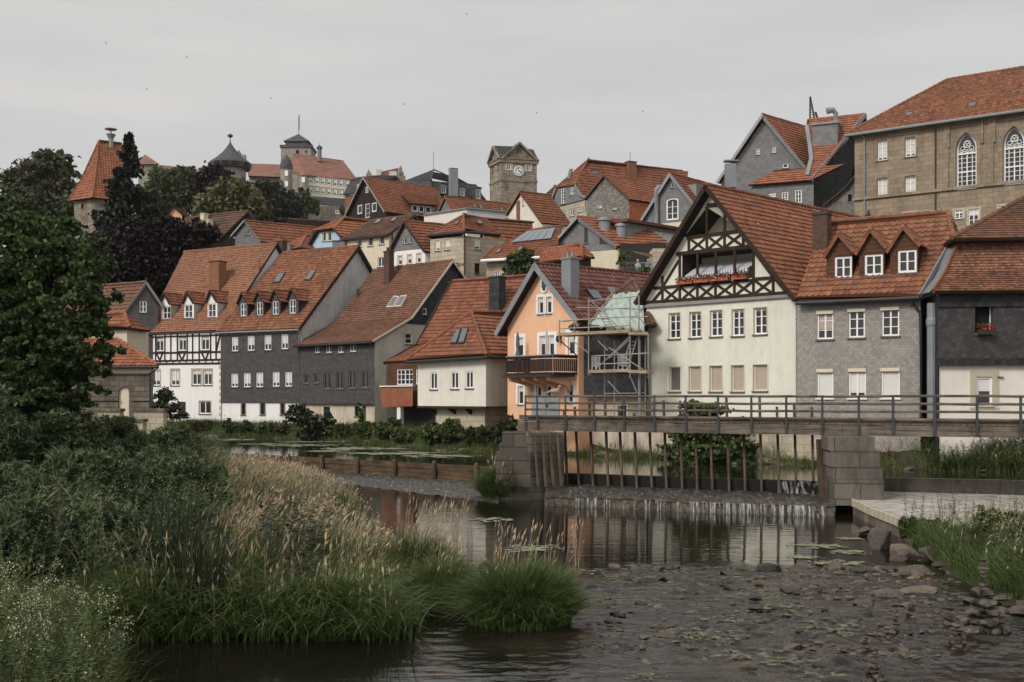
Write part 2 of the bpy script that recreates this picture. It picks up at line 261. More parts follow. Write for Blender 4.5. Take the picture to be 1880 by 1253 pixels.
# ---------------------------------------------------------------- mesh builder
def empty(name, loc, label, cat, group=None):
    o = bpy.data.objects.new(name, None); C.collection.objects.link(o); o.location = loc
    o.empty_display_size = 0.3; tag(o, label, cat, group); return o
def tag(o, label=None, cat=None, group=None, kind=None):
    for k, v in (('label', label), ('category', cat), ('group', group), ('kind', kind)):
        if v: o[k] = v
    return o
class MB:
    def __init__(s): s.v = []; s.f = []; s.uv = []; s.mi = []; s.cur = 0
    def face(s, pts, uv=None):
        i = len(s.v); s.v += [tuple(p) for p in pts]; s.f.append(tuple(range(i, i + len(pts)))); s.uv.append(uv); s.mi.append(s.cur)
    def box(s, o, a, b, c):
        o = Vector(o); a = Vector(a); b = Vector(b); c = Vector(c)
        p = [o, o + a, o + a + b, o + b, o + c, o + a + c, o + a + b + c, o + b + c]
        for q in ((0, 3, 2, 1), (4, 5, 6, 7), (0, 1, 5, 4), (1, 2, 6, 5), (2, 3, 7, 6), (3, 0, 4, 7)): s.face([p[i] for i in q])
    def bar(s, p, q, w, h, up=Vector((0, 0, 1)), ext=0):
        p = Vector(p); q = Vector(q); d = (q - p).normalized(); p = p - d * ext; q = q + d * ext
        x = d.cross(up)
        if x.length < 1e-4: x = d.cross(Vector((1, 0, 0)))
        x.normalize(); y = x.cross(d).normalized()
        s.box(p - x * w / 2 - y * h / 2, q - p, x * w, y * h)
    def tube(s, pts, r, n=8, cap=True, rs=None):
        pts = [Vector(p) for p in pts]; rings = []
        for i, p in enumerate(pts):
            d = (pts[min(i + 1, len(pts) - 1)] - pts[max(i - 1, 0)]).normalized()
            x = d.cross(Vector((0, 0, 1))); x = x if x.length > 0.05 else d.cross(Vector((0, 1, 0))); x.normalize(); y = d.cross(x)
            rr = rs[i] if rs else r
            rings.append([p + (x * math.cos(6.2832 * k / n) + y * math.sin(6.2832 * k / n)) * rr for k in range(n)])
        for a, b in zip(rings, rings[1:]):
            for k in range(n): s.face([a[k], a[(k + 1) % n], b[(k + 1) % n], b[k]])
        if cap: s.face(rings[0][::-1]); s.face(rings[-1])
    def lathe(s, o, prof, n=16, a0=0.0):
        o = Vector(o); R = [[o + Vector((r * math.cos(6.2832 * k / n + a0), r * math.sin(6.2832 * k / n + a0), z)) for k in range(n)] for r, z in prof]
        for a, b in zip(R, R[1:]):
            for k in range(n): s.face([a[k], a[(k + 1) % n], b[(k + 1) % n], b[k]])
        s.face(R[0][::-1]); s.face(R[-1])
    def blob(s, c, rx, ry, rz, seed=0, n=7, m=10, rough=0.15):
        rr = random.Random(seed); R = []
        ph = [rr.random() * 6 for _ in range(6)]
        for i in range(n + 1):
            t = math.pi * i / n; row = []
            for k in range(m):
                f = 6.2832 * k / m; w = 1 + rough * (math.sin(2 * f + ph[0] + t) + math.sin(3 * t + ph[1] + f) * 0.7 + rr.uniform(-.5, .5))
                row.append(Vector((c[0] + rx * w * math.sin(t) * math.cos(f), c[1] + ry * w * math.sin(t) * math.sin(f), c[2] + rz * w * math.cos(t))))
            R.append(row)
        for a, b in zip(R, R[1:]):
            for k in range(m): s.face([a[k], b[k], b[(k + 1) % m], a[(k + 1) % m]])
    def build(s, name, mats, parent=None, origin=None, smooth=False):
        if not s.f: return None
        if origin is None: origin = root_loc(parent) if parent else Vector((0, 0, 0))
        origin = Vector(origin)
        me = bpy.data.meshes.new(name); me.from_pydata([(p[0] - origin[0], p[1] - origin[1], p[2] - origin[2]) for p in s.v], [], s.f)
        ul = me.uv_layers.new(name='UVMap'); arr = []
        for f, uv in zip(s.f, s.uv):
            if uv: arr += [c for q in uv for c in q]; continue
            p = [Vector(s.v[i]) for i in f]; n = geometry.normal(p) if len(p) > 2 else Vector((0, 0, 1))
            if n.z < 0: n = -n
            if abs(n.z) > 0.995: arr += [c for q in p for c in (q.x, q.y)]; continue
            t = Vector((0, 0, 1)).cross(n).normalized(); b = n.cross(t)
            for q in p: arr += [q.dot(t), q.dot(b)]
        ul.data.foreach_set('uv', arr)
        for m in (mats if isinstance(mats, (list, tuple)) else [mats]): me.materials.append(M(m))
        me.polygons.foreach_set('material_index', s.mi)
        if smooth: me.polygons.foreach_set('use_smooth', [True] * len(s.f))
        me.update()
        o = bpy.data.objects.new(name, me); C.collection.objects.link(o)
        if parent: o.parent = parent
        else: o.location = origin
        return o
def root_loc(o):
    while o.parent: o = o.parent
    return Vector(o.location)
# ---------------------------------------------------------------- planes seen from the eye point
def P(px, py, d): return Vector(((px - CX) * d / FP, d, HC + (HY - py) * d / FP))
def G0(px, py, z=0.0):                      # point on the level z
    d = (HC - z) * FP / (py - HY); return P(px, py, d)
class Pl:
    def __init__(s, px, d, a=None, pt=None, e=None):
        s.p = Vector(((px - CX) * d / FP, d, 0)) if pt is None else Vector((pt[0], pt[1], 0))
        s.e = Vector((math.cos(math.radians(a)), math.sin(math.radians(a)), 0)) if e is None else Vector((e[0], e[1], 0)).normalized()
        s.n = Vector((s.e.y, -s.e.x, 0))
        if s.n.dot(s.p) > 0: s.n = -s.n
    def u(s, px): k = (px - CX) / FP; return (k * s.p.y - s.p.x) / (s.e.x - k * s.e.y)
    def uz(s, px, py):
        u = s.u(px); return (u, HC + (HY - py) * (s.p.y + s.e.y * u) / FP)
    def w(s, u, z, o=0.0): q = s.p + s.e * u + s.n * o; return Vector((q.x, q.y, z))
    def P(s, px, py, o=0.0): return s.w(*s.uz(px, py), o)
def hit(pt, n, px, py):                     # ray through a pixel with a plane
    r = Vector(((px - CX) / FP, 1, (HY - py) / FP)); c = Vector((0, 0, HC)); t = (Vector(pt) - c).dot(n) / r.dot(n); return c + r * t
# ---------------------------------------------------------------- walls with window openings
def rect(pl, x0, y0, x1, y1):
    u0, u1 = pl.u(x0), pl.u(x1); xm = (x0 + x1) / 2; z1 = pl.uz(xm, y0)[1]; z0 = pl.uz(xm, y1)[1]
    if u0 > u1: u0, u1 = u1, u0
    return u0, z0, u1, z1
def W_(x0, y0, x1, y1, c=2, r=1, blind=0.0, f='frame_white', sur=None, sill='frame_grey', arch=None, bm='curtain', fw=0.07, glass='glass', name='window', dep=0.12, lab=None):
    return dict(box=(x0, y0, x1, y1), c=c, r=r, blind=blind, f=f, sur=sur, sill=sill, arch=arch, bm=bm, fw=fw, glass=glass, name=name, dep=dep, lab=lab)
def Ws(s, **k): return [W_(*[float(q) for q in t.split(',')], **k) for t in s.split(';')]
def arch_pts(u0, z0, u1, z1, kind):
    w = u1 - u0; pts = [(u0, z0), (u1, z0)]; cu = (u0 + u1) / 2
    if kind == 'point':
        zs = z1 - w * 0.82
        for i in range(0, 7): t = i / 6 * math.pi / 3; pts.append((u0 + w * math.cos(t), zs + w * math.sin(t) * 0.947))
        for i in range(5, -1, -1): t = i / 6 * math.pi / 3; pts.append((u1 - w * math.cos(t), zs + w * math.sin(t) * 0.947))
    else:
        rh = w * (0.5 if kind == 'round' else 0.16); zs = z1 - rh
        for i in range(0, 11): t = math.pi * i / 10; pts.append((cu + w / 2 * math.cos(t), zs + rh * math.sin(t)))
    return pts
def wall(b, pl, outer, wins, mat, name='wall', par=None, depth=None, outz=0.0, own=False):
    mb = MB(); holes = []; specs = []
    for w in wins:
        u0, z0, u1, z1 = rect(pl, *w['box'])
        if w.get('poly'): h = [pl.uz(*q) for q in w['poly']]; u0, u1 = min(q[0] for q in h), max(q[0] for q in h); z0, z1 = min(q[1] for q in h), max(q[1] for q in h)
        else: h = arch_pts(u0, z0, u1, z1, w['arch']) if w['arch'] else [(u0, z0), (u1, z0), (u1, z1), (u0, z1)]
        holes.append(h); specs.append((w, (u0, z0, u1, z1), h))
    polys = [[Vector((p[0], p[1], 0)) for p in outer]] + [[Vector((p[0], p[1], 0)) for p in h] for h in holes]
    flat = [p for q in polys for p in q]
    for t in geometry.tessellate_polygon(polys):
        mb.face([pl.w(flat[i].x, flat[i].y, outz) for i in t], [(flat[i].x, flat[i].y) for i in t])
    for w, r, h in specs:
        for i in range(len(h)):
            a, c = h[i], h[(i + 1) % len(h)]
            mb.face([pl.w(a[0], a[1], outz), pl.w(c[0], c[1], outz), pl.w(c[0], c[1], outz - w['dep'] - .03), pl.w(a[0], a[1], outz - w['dep'] - .03)])
    o = mb.build(name, mat, par or b)
    for w, r, h in specs: window(o if own else (par or b), pl, w, r, h, outz)
    return o
def window(par, pl, w, r, h, outz=0.0):
    u0, z0, u1, z1 = r; D = outz - w['dep']; mb = MB()
    mb.face([pl.w(a, z, D) for a, z in h], [tuple(q) for q in h]); win = mb.build(w['name'], w['glass'], par)
    if w['lab']: win['label'] = w['lab']
    tgt = par if par.parent else win
    if w['blind'] > 0:
        m = MB(); zb = z1 - (z1 - z0) * w['blind']; m.face([pl.w(u0, zb, D + .012), pl.w(u1, zb, D + .012), pl.w(u1, z1, D + .012), pl.w(u0, z1, D + .012)])
        if w['bm'].startswith('blind'):
            k = zb + 0.06
            while k < z1: m.box(pl.w(u0 + .01, k, D + .012), pl.e * (u1 - u0 - .02), pl.n * 0.012, Vector((0, 0, 0.035))); k += 0.07
        m.build('blind' if w['bm'].startswith('blind') else 'curtain', w['bm'], tgt)
    if not w['f']: return win
    m = MB(); fw = min(w['fw'], (u1 - u0) * 0.16); e, n, zz = pl.e, pl.n, Vector((0, 0, 1)); d0 = D + .015
    if w['arch']:
        hh = h; cu = (u0 + u1) / 2; cz = (z0 + z1) / 2
        for i in range(len(hh)):
            a, c = hh[i], hh[(i + 1) % len(hh)]
            f = lambda q: (cu + (q[0] - cu) * (1 - 2 * fw / (u1 - u0)), cz + (q[1] - cz) * (1 - 2 * fw / (z1 - z0)))
            ai, ci = f(a), f(c)
            m.face([pl.w(*a, d0 + .05), pl.w(*c, d0 + .05), pl.w(*ci, d0 + .05), pl.w(*ai, d0 + .05)]); m.face([pl.w(*ai, d0 + .05), pl.w(*ci, d0 + .05), pl.w(*ci, d0), pl.w(*ai, d0)])
    else:
        for (a, z, wu, wz) in ((u0, z0, u1 - u0, fw), (u0, z1 - fw, u1 - u0, fw), (u0, z0 + fw, fw, z1 - z0 - 2 * fw), (u1 - fw, z0 + fw, fw, z1 - z0 - 2 * fw)):
            m.box(pl.w(a, z, d0), e * wu, n * 0.05, zz * wz)
    top = z1 - (z1 - z0) * (0.36 if w['arch'] == 'point' else 0.10 if w['arch'] else 0)
    for i in range(1, w['c']):
        u = u0 + (u1 - u0) * i / w['c']; k = 0.055 if w['c'] == 2 or i * 2 == w['c'] else 0.03
        m.box(pl.w(u - k / 2 - .01, z0 + fw * .9, d0), e * (k + .02), n * 0.042, zz * ((top if w['arch'] else z1) - z0 - fw * 1.8))
    for j in range(1, w['r']):
        z = z0 + (top - z0) * j / w['r']; k = 0.035; m.box(pl.w(u0 + fw * .9, z - k / 2, d0), e * (u1 - u0 - fw * 1.8), n * 0.036, zz * k)
    if w['arch'] == 'point':     # transom, two lancets, and a rose of rings
        ww = u1 - u0; m.box(pl.w(u0, top - .06, d0), e * ww, n * .06, zz * .12); m.box(pl.w(u0, z0 + (top - z0) * .5 - .05, d0), e * ww, n * .055, zz * .1)
        def ring(cu, cz, rr, a0=0, a1=360, th=.05):
            q = [pl.w(cu + rr * math.cos(math.radians(a0 + (a1 - a0) * i / 14)), cz + rr * math.sin(math.radians(a0 + (a1 - a0) * i / 14)), d0 + .02) for i in range(15)]
            m.tube(q, th / 2, 5)
        for i in range(4): ring(u0 + ww * (i + .5) / 4, top, ww * .125, 0, 180, .06); ring(u0 + ww * (i + .5) / 4, top, ww * .22, 20, 160, .04)
        cu = (u0 + u1) / 2; ring(cu, top + ww * .47, ww * .17, 0, 360, .06)
        for k in range(3): ring(cu + ww * .08 * math.cos(k * 2.094 + 1.57), top + ww * .47 + ww * .08 * math.sin(k * 2.094 + 1.57), ww * .07)
        ring(cu - ww * .22, top + ww * .27, ww * .10); ring(cu + ww * .22, top + ww * .27, ww * .10)
    m.build('frame', w['f'], tgt)
    if w['sill'] and not w['arch'] == 'x':
        m = MB(); m.box(pl.w(u0 - .06, z0 - .07, outz - .02), e * (u1 - u0 + .12), n * 0.10, zz * .065); m.build('sill', w['sill'] if isinstance(w['sill'], str) else 'frame_grey', tgt)
    if w['sur']:
        mt, sw = w['sur']; m = MB(); t = 0.025
        if w['arch']:
            cu = (u0 + u1) / 2; cz = z0
            for i in range(1, len(h)):
                a, c = h[i], h[(i + 1) % len(h)]
                f = lambda q: (cu + (q[0] - cu) * (1 + 2 * sw / (u1 - u0)), cz + (q[1] - cz) * (1 + sw / (z1 - z0)))
                ao, co = f(a), f(c); q = [pl.w(*a, outz + t), pl.w(*c, outz + t), pl.w(*co, outz + t), pl.w(*ao, outz + t)]; m.face(q)
                m.face([pl.w(*ao, outz), pl.w(*co, outz), pl.w(*co, outz + t), pl.w(*ao, outz + t)])
        else:
            for (a, z, wu, wz) in ((u0 - sw, z0, sw, z1 - z0), (u1, z0, sw, z1 - z0), (u0 - sw, z1, u1 - u0 + 2 * sw, sw), (u0 - sw, z0 - .08 - sw * .3, u1 - u0 + 2 * sw, sw * .3 + .005)):
                m.box(pl.w(a, z, outz - .01), e * wu, n * (t + .01), zz * wz)
        m.build('surround', mt, tgt)
# ---------------------------------------------------------------- roofs with modelled courses of tiles
def panel(mb, pts, mat, far=False, thick=0.14, uoff=0.0):
    tw, th, amp, ns = TILE.get(mat, (.3, .33, 0, 1))
    scal = .03 if mat == 'tile_beaver' else 0
    if far: amp = 0; ns = 1; tw *= 3; th = max(th, .36)
    pts = [Vector(p) for p in pts]; n = geometry.normal(pts)
    if n.z < 0: n = -n
    bm_ = sum(p.dot(n) for p in pts) / len(pts); pts = [p - n * (p.dot(n) - bm_) for p in pts]
    t = Vector((0, 0, 1)).cross(n).normalized(); s = n.cross(t)
    q = [(p.dot(t), p.dot(s)) for p in pts]; v0 = min(a[1] for a in q); v1 = max(a[1] for a in q); base = pts[0].dot(n)
    def ext(v):
        xs = []
        for (a, b), (c, d) in zip(q, q[1:] + q[:1]):
            if (b - v) * (d - v) <= 0 and abs(b - d) > 1e-6: xs.append(a + (c - a) * (v - b) / (d - b))
            elif abs(b - v) < 1e-5: xs.append(a)
        return (min(xs), max(xs)) if xs else (q[0][0], q[0][0])
    nc = max(1, int(round((v1 - v0) / th))); hh = (v1 - v0) / nc; lift = 0.05 if not far else 0.07
    rr = random.Random(int(abs(base * 100))); step = tw / ns
    W3 = lambda u, v, h: t * u + s * v + n * (base + h)
    for k in range(nc):
        va, vb = v0 + k * hh, v0 + (k + 1) * hh; a0, a1 = ext(va + 1e-4); b0, b1 = ext(vb - 1e-4)
        lo, hi = min(a0, b0), max(a1, b1); i0, i1 = int(math.floor(lo / step)), int(math.ceil(hi / step)); prev = None; jit = 0
        for i in range(i0, i1 + 1):
            u = i * step + (tw / 2 if scal and k % 2 else 0)
            if i % ns == 0: jit = rr.uniform(-.006, .006) if amp or not far else 0
            wv = amp * (math.cos(2 * math.pi * (i % ns) / ns)) if amp else 0
            ua, ub = min(max(u, a0), a1), min(max(u, b0), b1)
            A = W3(ua, va - scal * math.sin(math.pi * (i % ns) / ns) * (k > 0), lift + wv + jit); B = W3(ub, vb, wv + jit); Z = W3(ua, va, wv * .9 - .006); cur = (A, B, Z, ua, ub)
            if prev and (ua - prev[3] > 1e-4 or ub - prev[4] > 1e-4):
                vv = (k + .02) * th; v2 = (k + .98) * th; um = prev[3]; uc = (i - .5) * step + uoff
                ua_, ub_ = (i - 1 + .02) * step, (i - .02) * step
                if scal and k % 2: ua_ += 97 * tw; ub_ += 97 * tw
                mb.face([prev[0], A, B, prev[1]], [(ua_, vv), (ub_, vv), (ub_, v2), (ua_, v2)])
                mb.face([prev[2], Z, A, prev[0]], [(ua_, vv), (ub_, vv), (ub_, vv + .01), (ua_, vv + .01)])
            prev = cur
    # boarded underside and edges
    c0 = mb.cur; mb.cur = 1; top = [p - n * 0.012 for p in pts]; low = [p - n * thick for p in pts]
    mb.face(low[::-1])
    for i in range(len(pts)): j = (i + 1) % len(pts); mb.face([low[i], low[j], top[j], top[i]])
    mb.cur = c0
def caps(mb, p, q, r=0.11, far=False):
    p = Vector(p); q = Vector(q); L = (q - p).length; n = max(1, int(L / (0.4 if not far else 2))); d = (q - p) / n
    for i in range(n):
        a = p + d * i; c = p + d * (i + 1.08); mb.tube([a + Vector((0, 0, .01)), c + Vector((0, 0, -.005))], r, 7, True, [r, r * .86])
class Roof: pass
def gabled(b, pl, Lp, Ap, Rp, ang, far=None, length=None, base=0.0, roof='tile_red', wmat='plaster_white', wins=(), over=0.35, og=0.25, lmid=(), rmid=(), farpts=None,
           lwins=(), lpl=None, rwins=(), rpl=None, lmat=None, rmat=None, board=None, bw=0.22, gutter=None, under='timber', far_lod=False, cap=True, wall_name='wall', front=True, lsplit=None, thick=.14, bpart=True, fsplit=None, rfar=None, hipf=0.0):
    """Gabled block: the gable outline lies on plane pl, its ridge runs along ang."""
    u = pl.uz; Lu, Au = u(*Lp), u(*Ap); Ru = u(*Rp) if Rp else (2 * Au[0] - Lu[0], Lu[1])
    d = Vector((math.cos(math.radians(ang)), math.sin(math.radians(ang)), 0))
    A = pl.w(*Au)
    if far is not None:
        k = (far - CX) / FP; length = (k * A.y - A.x) / (d.x - k * d.y)
    b_len = length; D = d * length
    prof = [Lu] + [u(*m) for m in lmid] + [Au]; prof_r = [Ru] + [u(*m) for m in rmid] + [Au]
    outline = [(Lu[0], base), (Ru[0], base)] + prof_r[:-1] + [Au] + prof[:-1][::-1]
    if front:
        if fsplit: # lower band of another material: (z pixel at L, mat, name)
            zs = pl.uz(Lp[0], fsplit[0])[1]
            lowo = [(Lu[0], base), (Ru[0], base), (Ru[0], zs), (Lu[0], zs)]; upo = [(Lu[0], zs), (Ru[0], zs)] + prof_r[:-1] + [Au] + prof[:-1][::-1]
            wl = [w for w in wins if rect(pl, *w['box'])[1] < zs]; wu = [w for w in wins if rect(pl, *w['box'])[1] >= zs]
            wall(b, pl, lowo, wl, fsplit[1], fsplit[2]); wall(b, pl, upo, wu, wmat, wall_name)
        else: wall(b, pl, outline, list(wins), wmat, wall_name)
    # hidden far gable and the two long walls
    mb = MB(); mb.face([pl.w(*q) + D * .999 for q in outline])
    for side, pu, ws, plane, mt in (('l', Lu, lwins, lpl, lmat), ('r', Ru, rwins, rpl, rmat)):
        p0 = pl.w(pu[0], 0); q = p0 + D
        if plane is None and not ws:
            if mt is None: mb.face([pl.w(pu[0], base), pl.w(pu[0], base) + D, pl.w(*pu) + D, pl.w(*pu)]); continue
            plane = Pl(0, 0, pt=p0, e=d)
        if plane is None or plane == 'auto': plane = Pl(0, 0, pt=p0, e=d)
        o_uv = [(( p - plane.p).dot(plane.e), z) for p, z in ((p0, base), (q, base), (q, pu[1]), (p0, pu[1]))]
        if side == 'l' and lsplit:
            zs = lsplit[0]; lo = [o_uv[0], o_uv[1], (o_uv[1][0], zs), (o_uv[0][0], zs)]; up = [(o_uv[0][0], zs), (o_uv[1][0], zs), o_uv[2], o_uv[3]]
            wl = [w for w in ws if rect(plane, *w['box'])[1] < zs - .05]; wu = [w for w in ws if w not in wl]
            wall(b, plane, lo, wl, lsplit[1], lsplit[2], outz=lsplit[3] if len(lsplit) > 3 else 0); wall(b, plane, up, wu, mt or wmat, 'slate_wall' if (mt or wmat).startswith('slate') else 'wall')
        else: wall(b, plane, o_uv, list(ws), mt or wmat, 'side_wall')
    mb.build('back_wall', wmat, b)
    # roof
    R = Roof(); rb = MB(); dn = d if length > 0 else -d; og_v = -dn * og; ridge0 = pl.w(*Au) + og_v; ridge1 = pl.w(*Au) + D - og_v
    if rfar is not None:
        k = (rfar - CX) / FP; ln = (k * A.y - A.x) / (d.x - k * d.y); ridge1 = pl.w(*Au) + d * ln
    R.planes = []; R.ridge = (ridge0, ridge1)
    for pr in (prof, prof_r):
        segs = list(zip(pr, pr[1:])); first = True
        for a, c in segs:
            pa, pc = pl.w(*a), pl.w(*c)
            if first:
                sd = (pa - pc).normalized(); pa2 = pa + sd * over; first = False
            else: pa2 = pa
            top1 = ridge1 if c == Au else pc + D - og_v
            quad = [pa2 + og_v, pa2 + D - og_v, top1, pc + og_v]
            mats = roof; up = Vector((0, 0, .02)); quad = [x + up for x in quad]
            panel(rb, quad, roof, far_lod, thick); nn = geometry.normal(quad[:3]); nn = nn if nn.z > 0 else -nn
            R.planes.append((quad[0], nn, quad))
    if cap: caps(rb, ridge0 + Vector((0, 0, .03)), ridge1 + Vector((0, 0, .03)), .12, far_lod)
    R.obj = rb.build('roof', [roof, under], b)
    if board:
        m = MB()
        for pr in (prof, prof_r):
            for j, (a, c) in enumerate(zip(pr, pr[1:])):
                pa, pc = pl.w(*a), pl.w(*c); sd = (pa - pc).normalized(); pa = pa + sd * (over if j == 0 else 0); nn = d.cross(pc - pa).normalized(); nn = nn if nn.z > 0 else -nn
                q = og_v * 1.0 - dn * .012
                m.box(pa + q - nn * (bw - .06), pc - pa, -dn * .05, nn * bw)
        m.build('bargeboard', board, b)
    if gutter:
        for i, pr in enumerate((prof, prof_r)):
            a, c = pr[0], pr[1]; pa, pc = pl.w(*a), pl.w(*c); sd = (pa - pc).normalized(); g0 = pa + sd * (over + .06) + Vector((0, 0, -.06))
            m = MB(); m.tube([g0 + og_v, g0 + D - og_v], .07, 8); m.build('gutter', gutter, b)
    R.D = D; R.d = dn; R.pl = pl; R.Lw = pl.w(*Lu); R.Aw = A; R.Rw = pl.w(*Ru); return R
def hip_roof(b, pts_list, mat, hips=(), under='timber', far=False, name='roof'):
    mb = MB()
    for q in pts_list: panel(mb, q, mat, far)
    for p, q in hips: caps(mb, Vector(p) + Vector((0, 0, .03)), Vector(q) + Vector((0, 0, .03)), .12, far)
    return mb.build(name, [mat, under], b)
def skylight(par, pt, n, quad, frame='gutter_dark', lift=.05):
    q = [hit(pt, n, x, y) for x, y in quad]; c = sum(q, Vector()) / 4; m = MB(); h = n * .11
    m.face([p + h for p in q]); [m.face([q[i], q[(i + 1) % 4], q[(i + 1) % 4] + h, q[i] + h]) for i in range(4)]
    o = m.build('skylight', frame, par); m = MB(); m.face([c + (p - c) * .84 + n * .118 for p in q]); m.build('pane', 'skylight_glass', o); return o
def chimney(par, pt, n, px, pyb, pyt, w, mat, cap='brick_brown', pots=1, dep=None, ang=-40, name='chimney', flare=1.12):
    p = hit(pt, n, px, pyb); k = p.y / FP; W2 = w * k; H = (pyb - pyt) * k; D2 = (dep or W2 * .8)
    e = Vector((math.cos(math.radians(ang)), math.sin(math.radians(ang)), 0)); f = Vector((-e.y, e.x, 0)); o = p - e * W2 / 2 - f * D2 / 2
    m = MB(); m.box(o - Vector((0, 0, 1.2)), e * W2, f * D2, Vector((0, 0, H + 1.2))); ob = m.build(name, mat, par)
    m = MB(); m.box(o - (e + f) * .05 + Vector((0, 0, H + .001)), e * (W2 + .1), f * (D2 + .1), Vector((0, 0, .1)))
    for i in range(pots): c = o + e * W2 * (i + .5) / max(1, pots) + f * D2 / 2 + Vector((0, 0, H + .1)); m.lathe(c, [(.09, 0), (.08, .3), (.1, .32)], 8)
    m.build('chimney_cap', cap, ob); return ob
def dormer(b, pt, n, a, Lp, Ap, Rp, by, wins, wmat, roof='tile_red', front_px=None, board=None, cheek=None, L=3.0, rl=None, frontwhite=None):
    """Gabled dormer standing on roof plane (pt, n): outline in photo columns and rows, front parallel to angle a."""
    fx = front_px or (Lp[0] + Rp[0]) / 2; base = hit(pt, n, fx, by); pl = Pl(0, 0, a, pt=base, e=(math.cos(math.radians(a)), math.sin(math.radians(a))))
    Lu, Au, Ru = pl.uz(*Lp), pl.uz(*Ap), pl.uz(*Rp); zb = base.z - .05; back = -pl.n
    in0, in1 = Lu[0] + .12, Ru[0] - .12; ts = (Au[0] - in0) and (in0 - Lu[0]) / (Au[0] - Lu[0]); zl = Lu[1] + (Au[1] - Lu[1]) * ts; zr = Ru[1] + (Au[1] - Ru[1]) * (Ru[0] - in1) / (Ru[0] - Au[0])
    o = wall(b, pl, [(in0, zb), (in1, zb), (in1, zr), Au, (in0, zl)], wins, wmat, 'dormer', own=True)
    slope = n.z / math.hypot(n.x, n.y)   # run over rise
    def runlen(z, u): return max(.3, (hit_len(pt, n, pl.w(u, z), back)))
    m = MB()
    for uu, zz in ((in0, zl), (in1, zr)): q = runlen(zz, uu) + .1; m.face([pl.w(uu, zb), pl.w(uu, zb) + back * .02, pl.w(uu, zz) + back * q, pl.w(uu, zz)])
    for uu, zz in ((in0, zl), (in1, zr)): q = runlen(zz, uu) + .1; m.face([pl.w(uu, zb - .3), pl.w(uu, zb - .3) + back * q, pl.w(uu, zz) + back * q, pl.w(uu, zz)])
    m.build('cheek', cheek or wmat, o)
    rb = MB(); A0 = pl.w(*Au, .18); A1 = pl.w(*Au) + back * (runlen(Au[1], Au[0]) + .3)
    for E in (Lu, Ru):
        E0 = pl.w(*E, .18); E1 = pl.w(*E) + back * (runlen(E[1], E[0]) + .25); panel(rb, [E0, E1, A1, A0], roof, False, .08)
    caps(rb, A0, A1, .08); rb.build('dormer_roof', [roof, 'timber'], o)
    if board:
        m = MB()
        for E in (Lu, Ru):
            a0 = pl.w(*E, .2); a1 = pl.w(*Au, .2); m.bar(a0 - Vector((0, 0, .05)), a1 - Vector((0, 0, .05)), .04, .15)
        m.build('bargeboard', board, o)
    return o
def hit_len(pt, n, p, d):
    k = d.dot(n); return ((Vector(pt) - p).dot(n) / k) if abs(k) > 1e-5 else 2.0
def beams(b, pl, segs, w, mat='timber', out=.035, name='timber_frame', outz=0.0):
    m = MB()
    for i, s_ in enumerate(segs):
        p, q = pl.P(s_[0], s_[1]), pl.P(s_[2], s_[3]); ww = s_[4] if len(s_) > 4 else w; dd = (q - p).normalized(); x = dd.cross(pl.n).normalized()
        oo = out + .0025 * (i % 5)
        m.box(p - x * ww / 2 + pl.n * (outz - .01), q - p, x * ww, pl.n * (oo + .01))
    return m.build(name, mat, b)
def pipe(b, pts, r=.05, mat='zinc', name='downpipe'):
    m = MB(); m.tube(pts, r, 8); return m.build(name, mat, b)
def B(name, px, d, z, label, cat='house', group=None): return empty(name, Vector(((px - CX) * d / FP, d, z)), label, cat, group)
# ---------------------------------------------------------------- generic blocks
def block(b, px, d, a, left, depth, ytop, base, wins, mat, rwins=(), rmat=None, split=None, side=None):
    """Box of walls: right front corner at column px, front runs left to column `left`, side runs back `depth`."""
    f = Pl(px, d, a); s = Pl(px, d, side if side is not None else a + 90); ul = f.u(left); zt = f.uz(px, ytop)[1]
    if split:
        zs = f.uz(px, split[0])[1]; wl = [w for w in wins if rect(f, *w['box'])[1] < zs - .05]
        wall(b, f, [(ul, base), (0, base), (0, zs), (ul, zs)], wl, split[1], split[2]); wall(b, f, [(ul, zs), (0, zs), (0, zt), (ul, zt)], [w for w in wins if w not in wl], mat)
    else: wall(b, f, [(ul, base), (0, base), (0, zt), (ul, zt)], list(wins), mat)
    wall(b, s, [(0, base), (depth, base), (depth, zt), (0, zt)], list(rwins), rmat or mat, 'side_wall')
    FR, FL = f.w(0, zt), f.w(ul, zt); BR = s.w(depth, zt); BL = FL + (BR - FR); m = MB(); dz = Vector((0, 0, zt - base))
    m.face([FL - dz, BL - dz, BL, FL]); m.face([BL - dz, BR - dz, BR, BL]); m.face([FL, FR, BR, BL]); m.build('back_wall', rmat or mat, b)
    return f, s, FL, FR, BR, BL
